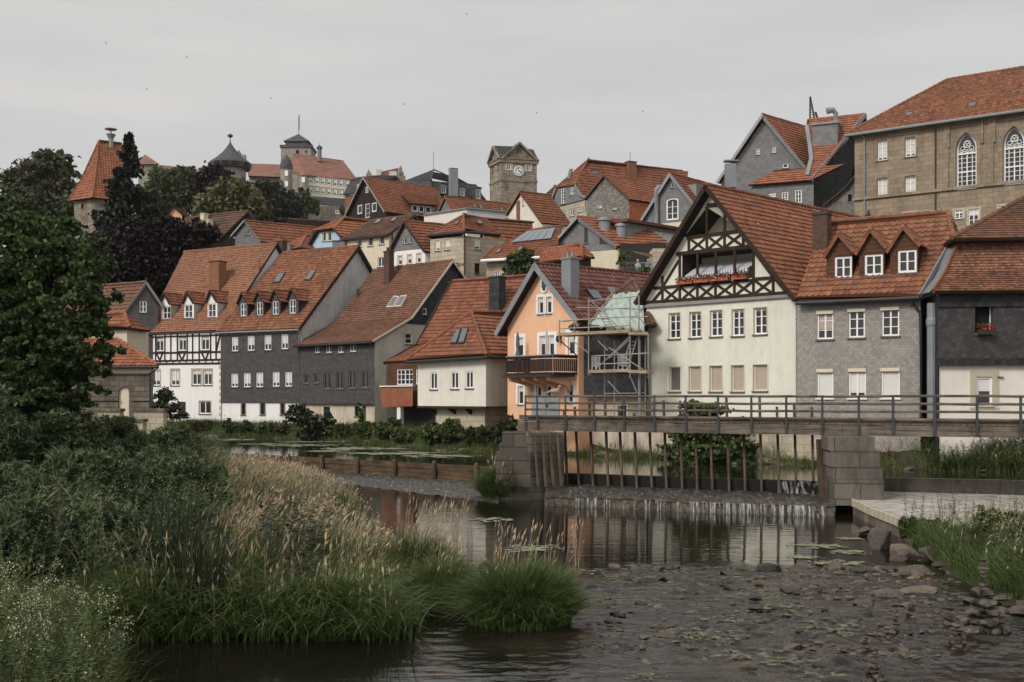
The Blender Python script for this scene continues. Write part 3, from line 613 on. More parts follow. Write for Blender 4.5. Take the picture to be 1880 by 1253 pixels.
def hip(b, q, rise, mat, over=.4, far=False, inset=.5, under='timber', axis=None):
    FL, FR, BR, BL = [Vector(p) for p in q]; x = (FR - FL).normalized(); y = (BR - FR).normalized()
    FL += (-x - y) * over; FR += (x - y) * over; BR += (x + y) * over; BL += (-x + y) * over
    w, dp = (FR - FL).length, (BR - FR).length; up = Vector((0, 0, rise))
    if (w >= dp if axis is None else axis == 'x'):
        A = (FL + BL) / 2 + x * min(dp * inset, w * .5) + up; Bp = (FR + BR) / 2 - x * min(dp * inset, w * .5) + up
        F = [[FL, FR, Bp, A], [FR, BR, Bp], [BR, BL, A, Bp], [BL, FL, A]]; hh = [(A, Bp), (FL, A), (FR, Bp), (BR, Bp), (BL, A)]
    else:
        A = (FL + FR) / 2 + y * min(w * inset, dp * .5) + up; Bp = (BL + BR) / 2 - y * min(w * inset, dp * .5) + up
        F = [[FL, FR, A], [FR, BR, Bp, A], [BR, BL, Bp], [BL, FL, A, Bp]]; hh = [(A, Bp), (FL, A), (FR, A), (BR, Bp), (BL, Bp)]
    hip_roof(b, F, mat, hh, under, far)
    out = []
    for f in F:
        n = geometry.normal(f[:3]); out.append((f[0], n if n.z > 0 else -n))
    return out, A, Bp
def zoom(ox, oy, s): return lambda X, Y: (ox + X / s, oy + Y / s)
def zb(ox, oy, s, x0, y0, x1, y1): return (ox + x0 / s, oy + y0 / s, ox + x1 / s, oy + y1 / s)

# =============================================================== RIVER ROW, left to right
# small slate-gabled house behind the river chapel
b = B('slate_gabled_house', 262, 92, 2, 'small house with grey slate gable and brown tiled roof beside the dark beech')
R = gabled(b, Pl(223, 90, 12), (223, 575), (265, 519), (290, 556), 150, length=9, base=2, roof='tile_weathered', wmat='slate_dark', wins=Ws('256,553,269,574', c=2, r=2) + Ws('233,602,243,620', c=2, r=3), board='verge_grey', far_lod=True)
# white half-timbered house
ZF = zoom(150, 440, 3.48)
b = B('half_timbered_house', 408, 86.6, 1, 'white half-timbered house with tall orange roof and three small white gabled dormers')
S = Pl(408, 86.6, 60)
R = gabled(b, S, (408, 600), (505, 448), None, 150, length=8.5, base=.9, roof='tile_pale', wmat='plaster_white', over=.4, rfar=338, board='timber', bw=.14, gutter='gutter_dark',
    lwins=Ws('286,619,300,645;328,617,342,644;369,616,384,643', c=2, r=1, blind=.3) + Ws('279,680,294,708;314,679,329,708', c=2, r=1, blind=.7, sur=('surround_tan', .12)) + Ws('353,679,369,707;374,679,389,707', c=2, r=1, blind=.3, sur=('surround_tan', .12))
     + Ws('366,737,387,760', c=2, r=1, blind=.0, sur=('surround_tan', .07)) + Ws('326,738,341,762', c=1, r=1, f='frame_dark'), lmat='plaster_white')
F = Pl(0, 0, pt=R.Lw, e=R.d)
sg = [(266, 611, 408, 607), (264, 649, 408, 646.5), (262, 664, 408, 660.5), (262, 669, 408, 667.5)]
for x in (263, 272, 286, 303, 314, 326, 344, 354, 366, 387, 397, 407): sg.append((x, 606, x, 662, .13))
for x in (270, 282, 294, 306, 318, 330, 342, 354, 366, 378, 390, 402): sg.append((x, 662, x, 669, .1))
sg += [(265, 611, 273, 648), (397, 646, 406, 608), (287, 648, 293, 661), (299, 648, 294, 661), (328, 648, 334, 661), (340, 648, 335, 661), (370, 647, 377, 661), (383, 647, 378, 661), (264, 620, 408, 616, .09)]
beams(b, F, sg, .16)
m = MB()
for k in range(16):
    if k % 2 == 0: m.box(F.P(402.5, 672 + k * 6.2) - Vector((0, 0, .25)), F.e * -.28, F.n * .02, Vector((0, 0, .26)))
m.build('quoin', 'surround_tan', b)
pt, n, q = R.planes[0]
for L_, A_, R_, w_, by in ((294, 303, 315, '299,563,313,586', 588), (336, 345, 358, '339,560,353,584', 586), (379, 388, 401, '382,558,396,583', 584)):
    dormer(b, pt, n, -30, (L_, 560 if L_ == 294 else 558 if L_ == 336 else 556), (A_, 538 if L_ == 294 else 536 if L_ == 336 else 533), (R_, 559 if L_ == 294 else 557 if L_ == 336 else 555), by, Ws(w_, c=2, r=2), 'plaster_white', 'tile_red', board='timber')
chimney(b, pt, n, 400, 528, 482, 24, 'brick_red', pots=0, ang=-30)
m = MB(); h0 = hit(pt, n, 476, 496); m.lathe(h0, [(.07, -.2), (.07, .8), (.1, .85)], 8); m.build('vent_pipe', 'brick_red', b)
# dark slate house with four dormers
b = B('slate_fronted_house', 548, 82, 1, 'dark slate-fronted river house with four small slate dormers and grey rendered gable')
R = gabled(b, Pl(548, 82, 60), (548, 598), (654, 453), None, 150, length=8.0, base=.9, rfar=519, roof='tile_mixed', wmat='plaster_grey', lmat='slate_dark', over=.35, board='timber', bw=.25, gutter='zinc',
    lsplit=(3.42, 'plaster_white', 'plaster_wall', -.12),
    lwins=Ws('425,619,437,645;454,617,467,644;485,615,498,643;516,614,529,641', c=2, r=1, blind=.62) + Ws('424,686,437,711;447,685,460,711;470,684,483,711;500,683,513,710;523,683,536,710', c=2, r=1, blind=.75)
     + Ws('441,741,449,762;476,741,485,762;513,741,521,762', c=1, r=2, f='frame_dark', sur=('surround_tan', .08)))
pt, n, q = R.planes[0]
for L_, A_, R_, w_, by, ya, ye in ((436, 445, 457, '441,557,452,581', 583, 537, 559), (466, 475, 487, '471,555,482,580', 581, 535, 556), (496, 505, 517, '500,553,511,578', 580, 532, 554), (527, 536, 550, '531,550,543,576', 578, 530, 552)):
    dormer(b, pt, n, -30, (L_, ye), (A_, ya), (R_, ye), by, Ws(w_, c=2, r=2), 'slate_dark', 'tile_red')
skylight(b, pt, n, [(501, 521), (514, 520), (525, 502), (513, 502)]); skylight(b, pt, n, [(559, 516), (570, 516), (582, 497), (572, 497)])
pipe(b, [Pl(548, 82, 60).P(549.5, 606, .15), Pl(548, 82, 60).P(551, 618, .2), Pl(548, 82, 60).P(549.2, 640, .2), Pl(548, 82, 60).P(549, 768, .2)], .06, 'zinc')
# low old house with long sagging roof
b = B('long_roofed_house', 688, 76, 1, 'old dark-slated house with long sagging weathered brown roof and brick chimney')
S = Pl(688, 76, 47)
R = gabled(b, S, (688, 622), (827, 480), (905, 590), 137, length=8.7, base=.9, roof='tile_weathered', wmat='plaster_old', lmat='slate_dark', over=.45, lmid=[(752, 584)], board='frame_cream', bw=.13, gutter='gutter_dark', front=False,
    lsplit=(3.36, 'plaster_base', 'plaster_wall', -.3),
    lwins=Ws('577,631,587,648;598,630,609,648;620,629,631,648;642,628,654,646', c=2, r=1, blind=.0) + Ws('558,687,567,704;576,686,586,703', c=1, r=1, f='frame_grey') + Ws('594,684,608,714;617,683,631,714;640,682,654,713;664,681,678,712', c=2, r=1, f='frame_grey')
     + Ws('588,747,600,766;645,746,653,765', c=1, r=1, f='frame_dark') + Ws('658,746,666,778', c=1, r=1, f=None, glass='leaf_bush'))
lo = [S.uz(688, 800)[0]]; u9 = S.uz(905, 590)[0]; sp = S.uz(741, 594); ap = S.uz(827, 480)
wall(b, S, [(0, .9), (u9, .9), (u9, sp[1]), sp, S.uz(688, 622)], [W_(744, 612, 757, 632, c=1, r=2, sur=None)], 'plaster_old', 'gable_wall')
wall(b, S, [sp, (u9, sp[1]), S.uz(905, 590) if S.uz(905, 590)[1] > sp[1] + .05 else (u9, sp[1] + .1), ap, S.uz(752, 584)], [W_(775, 566, 783, 578, c=1, r=1), W_(820, 499, 829, 519, c=1, r=1, f='frame_grey')], 'slate_black', 'slate_wall', outz=.06)
pt, n, q = R.planes[1]
chimney(b, pt, n, 714, 517, 464, 15, 'brick_brown', pots=2, ang=-43)
skylight(b, pt, n, [(710, 566), (723, 565), (734, 546), (724, 545)], 'frame_cream'); skylight(b, pt, n, [(725, 565), (737, 564), (748, 544), (737, 545)], 'frame_cream')
m = MB(); m.lathe(hit(pt, n, 657, 546), [(.09, -.2), (.09, .6), (.13, .62)], 8); m.build('vent_pipe', 'gutter_dark', b)
# red-roofed house with timber porch (big roof behind the white house)
b = B('porch_house', 772, 68, 1, 'house with broad swooping red roof, slate-clad chimney and orange board porch')
eL, eR = P(706, 667, 70.5), P(905, 652, 66.5)
def slope_plane(p, q, pitch):
    h = (q - p); h.z = 0; h.normalize(); up = Vector((-h.y, h.x, 0)) * math.cos(math.radians(pitch)) + Vector((0, 0, math.sin(math.radians(pitch)))); n = h.cross(up); return n if n.z > 0 else -n
n1 = slope_plane(eL, P(765, 665, 69.2), 24); mL = hit(eL, n1, 765, 634); mR = hit(eL, n1, 930, 622)
hd = (mR - mL); hd.z = 0; n2 = slope_plane(mL, mL + hd, 47); rL, rR = hit(mL, n2, 831, 517), hit(mL, n2, 990, 505)
mR2 = hit(mL, n2, 960, 620)
hip_roof(b, [[eL, eR, mR, mL], [mL, mR2, rR, rL]], 'tile_red', [(rL, rR)])
m = MB(); dv = Vector((0, 0, .16))
for p_, q_ in ((eL, mL), (mL, rL)): m.bar(p_ + Vector((-.05, 0, -.02)), q_ + Vector((-.05, 0, -.02)), .06, .22)
m.build('bargeboard', 'frame_dark', b)
m = MB(); dn_ = Vector((0, 0, 1)); m.face([P(709, 672, 71.5), P(709, 800, 71.5), mL + Vector((.3, 1, -8)), mL + Vector((.3, .5, -.3))]); bk = Vector((4, 7, 0))
m.face([mL + Vector((.3, .5, -.3)), mL + Vector((.3, .5, -8)), rL + Vector((.4, 0, -12)), rL + Vector((.4, 0, -.3))]); m.face([rL + Vector((.4, 0, -.2)), rR + Vector((0, 0, -.2)), rR + Vector((0, 0, -12)), rL + Vector((.4, 0, -12))]); m.build('wall', 'plaster_old', b)
pw = Pl(770, 68.6, -40); ps = lambda x, y: pw.uz(x, y)
wall(b, pw, [ps(711, 746), ps(776, 746), ps(776, 668), ps(711, 668)], [W_(728, 678, 758, 707, c=4, r=3), W_(763, 678, 772.5, 706, c=1, r=3)], 'wood_brown', 'porch_wall')
m = MB(); q = [pw.P(710, 710.5, .5), pw.P(768.5, 709.5, .5), pw.P(768, 745, .5), pw.P(711, 746, .5)]; k = 24
for i in range(k):
    a0 = q[0].lerp(q[1], i / k); a1 = q[0].lerp(q[1], (i + .94) / k); c0 = q[3].lerp(q[2], i / k); c1 = q[3].lerp(q[2], (i + .94) / k); mid = (c0 + c1) / 2 - Vector((0, 0, .09))
    m.face([a0, a1, c1, mid, c0])
m.face([q[0], q[3], pw.P(711, 746), pw.P(710, 711)]); m.build('balcony_boards', 'wood_orange', b)
m = MB(); m.bar(pw.P(709, 709.8, .52), pw.P(770, 709, .52), .16, .07); m.build('balcony_rail', 'frame_white', b)
m = MB(); m.face([pw.P(711, 745.5, .5), pw.P(770, 745, .5), pw.P(770, 745, -1.5), pw.P(711, 745, -1.5)]); m.build('balcony_floor', 'wood_brown', b)
m = MB(); m.box(pw.P(737, 790, .1), pw.e * .32, pw.n * .3, Vector((0, 0, 1.6))); m.build('post', 'plaster_white', b)
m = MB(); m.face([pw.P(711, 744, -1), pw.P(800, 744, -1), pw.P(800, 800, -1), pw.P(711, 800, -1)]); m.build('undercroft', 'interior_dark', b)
pt, n = mL, n2
chimney(b, pt, n, 913, 569, 511, 24, 'slate_black', 'gutter_dark', pots=0, ang=-40, name='chimney')
skylight(b, eL, n1, [(787, 626), (796, 626), (804, 611), (796, 610)]); 
o = wall(b, Pl(0, 0, pt=hit(mL, n2, 810, 627), e=pw.e), [(-.5, 0), (.9, 0), (.9, .9), (-.5, .9)], [], 'slate_black', 'dormer', own=True) if False else None
# white hip-roofed house with timber struts
b = B('white_hipped_house', 892, 62, 1, 'white rendered house with low red hipped roof on a sandstone base')
f = Pl(892, 62, -40); s = Pl(892, 62, 50); ul = f.u(767); zt = f.uz(892, 657)[1]; zl = f.uz(892, 746.5)[1]
wall(b, f, [(ul, zl), (0, zl), (0, zt), (ul, zt)], Ws('790,684,803,715;828,683,842,714;855,682,869,713', c=2, r=1, dep=.1), 'plaster_offwhite')
wall(b, s, [(0, zl), (5, zl), (5, zt), (0, zt)], [], 'plaster_offwhite', 'side_wall')
bs = Pl(890, 62.8, -40); wall(b, bs, [(bs.u(800), .8), (0, .8), (0, zl), (bs.u(800), zl)], [], 'sandstone_pale', 'stone_base'); s2 = Pl(890, 62.8, 50); wall(b, s2, [(0, .8), (5, .8), (5, zl), (0, zl)], [], 'sandstone_pale', 'stone_base')
m = MB(); m.face([f.w(ul, zl), f.w(0, zl), f.w(0, zl) - f.n * 4, f.w(ul, zl) - f.n * 4]); m.face([f.w(ul, zl), f.w(ul, zt), f.w(ul, zt) - f.n * 5, f.w(ul, zl) - f.n * 5]); m.build('floor', 'plaster_old', b)
m = MB(); m.box(f.w(ul - .05, zl - .14, .03), f.e * (-ul + .1), f.n * -.2, Vector((0, 0, .13))); m.build('sill_beam', 'timber', b)
for x0, x1 in ((783, 793), (819, 828), (852, 853)):
    m = MB(); m.bar(f.P(x0, 747, -.1), f.P(x1, 768, -1.0), .18, .2); m.build('strut', 'timber', b)
Lc, Rc = f.w(ul - .5, zt - .05, .5), f.w(.5, zt + .1, .5); Rb = s.w(6, zt + .1, .5); Ap = P(866, 574, 65.5); Ar = P(943, 574, 68.0)
hip_roof(b, [[Lc, Rc, Ap], [Rc, Rb, Ar, Ap], [Lc, Ap, Lc + Vector((2.6, 5, 0))]], 'tile_red', [(Lc, Ap), (Rc, Ap), (Ap, Ar)])
m = MB(); m.tube([Lc + Vector((0, 0, -.1)), Rc + Vector((0, 0, -.1)), Rb + Vector((0, 0, -.1))], .08, 8); m.build('gutter', 'gutter_dark', b)
nn = geometry.normal([Lc, Rc, Ap]); nn = nn if nn.z > 0 else -nn
skylight(b, Lc, nn, [(828, 633), (839, 633), (848, 605), (840, 605)]); skylight(b, Lc, nn, [(842, 633), (853, 632), (862, 603), (850, 604)])
# orange house
b = B('orange_house', 1000, 58, 1, 'orange rendered gabled house with dark wooden balcony and maroon roof', 'house')
f = Pl(932, 61.5, -52); zc = lambda x, y: (680 + x / 3.685, 460 + y / 3.685)
R = gabled(b, f, (932, 596), (995, 486), (1062, 573), 38, far=1197, base=1, roof='tile_maroon', wmat='plaster_orange', over=.75, og=.5, board='zinc', bw=.3, thick=.16, rmat='plaster_orange',
    wins=Ws('988,546,998,577;1003,545,1013,576', c=1, r=1, sur=('frame_white', .16), blind=.3) + Ws('949,620,961,655;991,617,1002,654;1007,616,1018,654;1043,613,1056,652', c=1, r=1, sur=('frame_white', .2), blind=.4) + Ws('951,709,961,743', c=1, r=1, sur=('frame_white', .16), blind=.3)
     + Ws('985,708,994,742;1003,708,1012,742;1042,706,1052,740', c=1, r=1, sur=('frame_white', .2)))
f2 = f
m = MB(); c_ = f.P(1000, 523.5, .03); m.face([c_ + f.e * .2 * math.cos(t * .4488) + Vector((0, 0, .36 * math.sin(t * .4488))) for t in range(14)]); m.build('oval_window', 'glass', b); m = MB(); m.tube([c_ + f.e * .27 * math.cos(t * .4488) + Vector((0, 0, .42 * math.sin(t * .4488))) for t in range(15)], .07, 6); m.build('oval_surround', 'frame_white', b)
pt, n, q = R.planes[1]
chimney(b, pt, n, 1047, 538, 477, 26, 'zinc', 'zinc', pots=2, ang=-52, name='chimney')
skylight(b, pt, n, [(1088, 551), (1108, 554), (1095, 535), (1074, 533)]); skylight(b, pt, n, [(1122, 538), (1134, 541), (1125, 531), (1114, 529)], 'zinc')
# balcony
m = MB(); bt, bb = 658.5, 690; o0 = f.P(927, bb, 1.3)
A0, A1 = f.P(929, 657, 1.2), f.P(1013, 656, 1.2); zt_, zb_ = f.uz(990, 657)[1], f.uz(990, 690)[1]; u0_, u1_ = f.u(973), f.u(1060); bo = 1.65
m2 = MB(); m2.box(f.w(u0_ - .2, zb_ - .12, bo + .15), f.e * (u1_ - u0_ + .2), f.n * -bo, Vector((0, 0, .12))); m2.build('balcony_floor', 'gutter_dark', b)
def planks(m, p, q, z0, z1, w=.13, hole=True):
    L = (q - p).length; k = int(L / w); d_ = (q - p) / k; nrm = Vector((d_.y, -d_.x, 0)).normalized() * .03
    for i in range(k):
        a = p + d_ * i; c = p + d_ * (i + .86); m.box(Vector((a.x, a.y, z0)), c - a, nrm, Vector((0, 0, (z1 - z0) * .12)))
        m.box(Vector((a.x, a.y, z0 + (z1 - z0) * .17)), (c - a) * .8, nrm, Vector((0, 0, (z1 - z0) * .66))); m.box(Vector((a.x, a.y, z0 + (z1 - z0) * .87)), c - a, nrm, Vector((0, 0, (z1 - z0) * .13)))
m = MB(); c1 = f.w(u0_, 0, bo); c2 = f.w(u1_, 0, bo); planks(m, c1, c2, zb_, zt_); c0 = f.w(u0_, 0, 0); planks(m, c0, c1, zb_, zt_); c3 = f.w(u1_, 0, 0)
planks(m, c2, c3, zb_, zt_); m.build('balcony_railing', 'wood_darkbrown', b)
m = MB(); [m.bar(Vector((p_.x, p_.y, zt_ + .03)), Vector((q_.x, q_.y, zt_ + .03)), .12, .05) for p_, q_ in ((c0, c1), (c1, c2), (c2, c3))]; m.build('handrail', 'zinc', b)
for x in (975, 998, 1021, 1044):
    m = MB(); u = f.u(x); pr = [(0, 0), (1.6, 0), (1.5, -.18), (.7, -.35), (.3, -.45), (.12, -.7), (0, -.75)]
    for sgn in (0, .22): m.face([f.w(u + sgn, zb_ - .13 + z_, o_) for o_, z_ in pr])
    for i in range(len(pr)): a_, c_ = pr[i], pr[(i + 1) % len(pr)]; m.face([f.w(u, zb_ - .13 + a_[1], a_[0]), f.w(u + .22, zb_ - .13 + a_[1], a_[0]), f.w(u + .22, zb_ - .13 + c_[1], c_[0]), f.w(u, zb_ - .13 + c_[1], c_[0])])
    m.build('bracket', 'plaster_orange', b)
m = MB(); m.box(f.P(1028.5, 622, 0), f.e * .14, f.n * .25, Vector((0, 0, .14))); m.lathe(f.P(1030, 622, .22), [(.02, .15), (.1, .1), (.11, -.1), (.05, -.2)], 6); m.build('wall_lamp', 'gutter_dark', b)
# closed parasol on the balcony
pp = f.P(970, 657, .75); t = empty('parasol', Vector((pp.x, pp.y, zb_)), 'closed dark grey parasol standing on the orange house balcony', 'parasol')
m = MB(); m.lathe((pp.x, pp.y, zb_), [(.25, 0), (.25, .06), (.03, .1), (.025, 2.3)], 10); m.build('pole', 'zinc', t)
m = MB(); m.lathe((pp.x, pp.y, zb_ + .85), [(.17, 0), (.2, .12), (.13, .35), (.08, .6), (.11, .85), (.09, 1.3), (.02, 1.55)], 9); m.build('canopy', 'parasol_cloth', t)
# grey metal cabinet by the orange house, behind the bridge rail
fp = Pl(976, 56, -25); t = empty('metal_gate', fp.w(0, 2.2), 'grey sheet metal double gate in front of the orange house below its balcony', 'gate')
for x0, x1 in ((976, 1001.5), (1002.5, 1027)):
    m = MB(); a_, c_ = fp.u(x0), fp.u(x1); z0_, z1_ = fp.uz(1000, 768)[1], fp.uz(1000, 730)[1]; m.box(fp.w(a_, z0_), fp.e * (c_ - a_), fp.n * -.08, Vector((0, 0, z1_ - z0_))); m.box(fp.w(a_ + .05, z0_ + .1, .02), fp.e * (c_ - a_ - .1), fp.n * -.04, Vector((0, 0, .05))); m.build('gate_panel', 'zinc', t)
m = MB(); m.lathe(fp.P(1004, 747, .05), [(.05, 0), (.05, .12), (.02, .13)], 8); m.build('handle', 'gutter_dark', t)
# black slated house under scaffolding
b = B('scaffolded_house', 1180, 55, 1, 'small black slated house being reroofed behind scaffolding between orange and mint houses')
f = Pl(1186, 55.9, -19); s = Pl(1186, 55.9, 71); ul = f.u(1060); zt = f.uz(1186, 598)[1]; z1 = f.uz(1100, 727)[1]
wall(b, f, [(ul, z1), (0, z1), (0, zt), (ul, zt)], Ws('1085,652,1102,683;1133,650,1152,682', c=2, r=1, blind=.7), 'slate_black')
lw = Pl(1183, 56.5, -19); wall(b, lw, [(lw.u(1062), .9), (0, .9), (0, z1), (lw.u(1062), z1)], Ws('1076,745,1086,775;1136,742,1152,776', c=1, r=1), 'plaster_base', 'plaster_wall')
m = MB(); m.face([f.w(ul, .9), f.w(ul, zt), f.w(ul, zt) - f.n * 5, f.w(ul, .9) - f.n * 5]); m.face([f.w(0, .9), f.w(0, zt), f.w(0, zt) - f.n * 5, f.w(0, .9) - f.n * 5]); m.face([f.w(ul, zt, -5), f.w(0, zt, -5), f.w(0, .9, -5), f.w(ul, .9, -5)]); m.build('side_wall', 'slate_black', b)
Lc, Rc = f.w(ul - .3, zt - .1, .4), f.w(.5, zt, .4); Ap = P(1163, 514, 60); Al = P(1100, 560, 57.5)
m0 = f.w(f.u(1092), zt, .4)
Ax = P(1131, 541, 57.5); Lb = Lc - f.n * 6; Rb_ = Rc - f.n * 6
hip_roof(b, [[Lc, Rc, Ap], [Lc, Ap, Lb], [Rc, Rb_, Ap]], 'tile_brown', [(Lc, Ap), (Rc, Ap)])
t = empty('tarpaulin', Rc, 'mint green tarpaulin stretched over the stripped roof behind the scaffold', 'tarpaulin')
m = MB(); fn = geometry.normal([Lc, Rc, Ap]); fn = fn if fn.z > 0 else -fn; nx, ny = 26, 18
C0 = [hit(Lc, fn, *q) for q in ((1084, 602), (1184, 614), (1181, 540), (1126, 546))]; gr = []
for j in range(ny + 1):
    row = []
    for i in range(nx + 1):
        a_, c_ = C0[0].lerp(C0[1], i / nx), C0[3].lerp(C0[2], i / nx); q_ = a_.lerp(c_, j / ny); row.append(q_ + fn * (.16 + .07 * math.sin(i * 1.1 + j * .6) * math.sin(j * .9 + i * .35) + (.06 * random.random())) + (Vector((0, 0, -.12 * abs(math.sin(i * .8)))) if j == 0 else Vector()))
    gr.append(row)
for j in range(ny):
    for i in range(nx): m.face([gr[j][i], gr[j][i + 1], gr[j + 1][i + 1], gr[j + 1][i]])
m.build('sheet', 'tarp', t, smooth=True)
m = MB(); m.tube([g_[0] + fn * .08 for g_ in gr], .04, 5); m.tube([gr[0][i] + fn * .08 for i in range(0, nx + 1, 2)], .045, 5); m.build('edge_batten', 'scaffold_plank', t)
# scaffold
sf = Pl(1184, 54.5, -24); S3 = lambda x, y, o=0.0: sf.P(x, y, o)
t = empty('scaffold', S3(1110, 790), 'galvanised tube scaffolding with plank decks and ladders around the black slated house', 'scaffold')
for x, ya, yb, o in ((1093, 551, 690, 1.0), (1110, 625, 790, 0), (1128, 625, 790, 0), (1168, 548, 695, 1.0), (1184, 546, 790, 1.0), (1187, 620, 790, 0.2), (1204, 616, 695, 1.3), (1040, 590, 628, 1.0), (1057, 592, 625, .2), (1176, 625, 790, .1)):
    m = MB(); m.tube([S3(x, ya, o), S3(x, yb, o)], .035, 7); m.build('standard', 'galvanised', t)
for a_ in ((1093, 556, 1184, 547, 1), (1106, 572, 1168, 568, 1), (1040, 592, 1184, 583, 1), (1107, 587, 1184, 583, 1), (1068, 567, 1184, 570, .8), (1040, 606, 1168, 600, 1), (1107, 655, 1203, 650, 1), (1107, 670, 1168, 668, 1), (1110, 723, 1184, 722, 0), (1170, 586, 1200, 584, 1), (1186, 585, 1198, 601, 1.2), (1040, 592, 1057, 590, .5)):
    m = MB(); m.tube([S3(a_[0], a_[1], a_[4]), S3(a_[2], a_[3], a_[4])], .03, 6); m.build('ledger', 'galvanised', t)
for a_ in ((1096, 690, 1168, 620), (1110, 628, 1128, 645), (1130, 640, 1192, 680), (1128, 700, 1150, 724), (1064, 627, 1093, 650), (1168, 625, 1130, 660), (1100, 558, 1160, 615), (1180, 720, 1170, 695)):
    m = MB(); m.tube([S3(a_[0], a_[1], 1.03), S3(a_[2], a_[3], 1.03)], .028, 6); m.build('brace', 'galvanised', t)
m = MB(); m.tube([S3(1041, 628, .9), S3(1058, 652, 0)], .03, 6); m.build('brace', 'timber', t)
for (x0, y0, x1, y1, o, w_) in ((1040, 619, 1168, 613, 0, 1.1), (1095, 686, 1168, 684, .1, 1.0), (1168, 617, 1204, 618, .1, 1.2), (1170, 686, 1204, 687, .3, 1.2)):
    m = MB(); a_, c_ = S3(x0, y0, o), S3(x1, y1, o); m.box(a_, c_ - a_, sf.n * w_, Vector((0, 0, .06))); m.box(a_ + sf.n * w_, c_ - a_, sf.n * .04, Vector((0, 0, .15))); m.build('deck', 'scaffold_plank', t)
for (x0, y0, x1, y1) in ((1108, 570, 1128, 612), (1168, 623, 1152, 680)):
    m = MB(); a_, c_ = S3(x0, y0, .9), S3(x1, y1, .95); sd = sf.e * .32
    m.tube([a_, c_], .025, 5); m.tube([a_ + sd, c_ + sd], .025, 5)
    for i in range(1, 9): m.tube([a_.lerp(c_, i / 9), a_.lerp(c_, i / 9) + sd], .018, 5)
    m.build('ladder', 'galvanised', t)
# mint-coloured half-timbered house
b = B('mint_gabled_house', 1461, 50, 1, 'pale mint house with big half-timbered gable, loggia awnings and red flower boxes')
f = Pl(1461, 50, -47); zt3 = lambda X, Y: (1160 + X / 4.176, 320 + Y / 4.176)
up = W_(1290, 380, 1365, 428, c=1, f=None, glass='plaster_panel', dep=1.5, sill=None, sur=None); up['poly'] = [zt3(*q) for q in ((400, 482), (850, 425), (735, 240), (575, 255))]
lo = W_(1250, 455, 1385, 515, c=1, f=None, glass='plaster_panel', dep=1.6, sill=None); lo['poly'] = [zt3(*q) for q in ((385, 850), (925, 795), (925, 568), (385, 622))]
wu = Ws('1228,575,1249,622;1266,573,1287,620;1304,570,1326,618;1344,568,1366,617;1384,565,1408,614', c=2, r=3, sur=('frame_cream', .05), blind=.12, bm='blind_beige', dep=.16) + Ws('1228,674,1249,719', c=1, r=1, blind=1, bm='frame_grey', f='frame_cream', dep=.16) + Ws('1265,673,1287,719;1303,672,1326,719;1343,671,1366,719;1383,670,1409,718', c=1, r=1, blind=.98, bm='blind_beige', sur=('frame_cream', .05), f='frame_cream', dep=.16)
R = gabled(b, f, (1187, 543), (1308, 343), (1461, 536), 43, far=1590, base=.9, roof='tile_red', wmat='plaster_mint', over=.55, og=.55, board='timber', bw=.22, wins=wu + [up, lo], rmat='plaster_mint')
Z = zt3
S_ = []
def zs(*c, w=None):
    for q in c:
        a = Z(q[0], q[1]); c_ = Z(q[2], q[3]); S_.append((a[0], a[1], c_[0], c_[1]) + ((q[4],) if len(q) > 4 else ()))
zs((108, 985, 1250, 905, .15), (170, 876, 375, 858, .15), (375, 860, 935, 812, .12), (935, 806, 1165, 788, .15), (345, 613, 965, 548, .18), (425, 490, 868, 432, .17), (578, 242, 706, 228, .2),
   (237, 780, 237, 985), (370, 625, 370, 970), (507, 600, 505, 955), (648, 590, 643, 945), (792, 575, 788, 930), (935, 560, 935, 925), (1085, 700, 1087, 915),
   (440, 492, 440, 600), (577, 250, 577, 580), (715, 235, 713, 565), (857, 432, 857, 550), (646, 150, 646, 236),
   (237, 885, 155, 985), (1100, 802, 1190, 910), (362, 662, 245, 855), (945, 598, 1082, 785))
for x0, x1, ya, yb in ((240, 368, 875, 975), (372, 503, 865, 965), (508, 641, 852, 952), (645, 786, 842, 938), (790, 932, 828, 925), (938, 1083, 812, 915), (442, 575, 492, 590), (580, 711, 475, 572), (717, 855, 458, 552)):
    zs((x0, ya, x1, yb, .11), (x1, ya - 8, x0, yb + 8, .11))
beams(b, f, S_, .135, out=.05)
m = MB(); a_, c_ = f.P(1186, 561.5, .0), f.P(1461, 541, .0); m.box(a_ - Vector((0, 0, .12)), c_ - a_, f.n * .14, Vector((0, 0, .14))); m.build('cornice', 'verge_grey', b)
# plaster infill between beams is the gable wall itself, slightly paler
m = MB()
for (x0, y0, x1, y1) in ((1311, 410, 1330, 432), (1342, 405, 1361, 428), (1291, 478, 1312, 505), (1361, 472, 1381, 500)):
    q = rect(f, x0, y0, x1, y1); m.box(f.w(q[0], q[1], -1.47 if y0 < 450 else -1.57), f.e * (q[2] - q[0]), f.n * .05, Vector((0, 0, q[3] - q[1])))
m.build('shutter', 'blind_beige', b)
m = MB(); lv = [f.P(*Z(*q), -.25) for q in ((385, 622), (925, 568))]; 
pt, n, q = R.planes[1]
chim_pt = (pt, n)
m = MB(); e_ = []
for i in range(14): e_.append((i / 13))
A_, B_ = f.P(*Z(388, 785), -.12), f.P(*Z(880, 715), -.12); A2, B2 = f.P(*Z(420, 665), -1.3), f.P(*Z(905, 610), -1.3); L = (B_ - A_).length
m.face([A_, B_, B2, A2], [(0, 0), (L, 0), (L, 1), (0, 1)]); dz = Vector((0, 0, -.2)); m.face([A_, B_, B_ + dz, A_ + dz], [(0, 0), (L, 0), (L, 1), (0, 1)])
m.build('awning', 'awning', b)
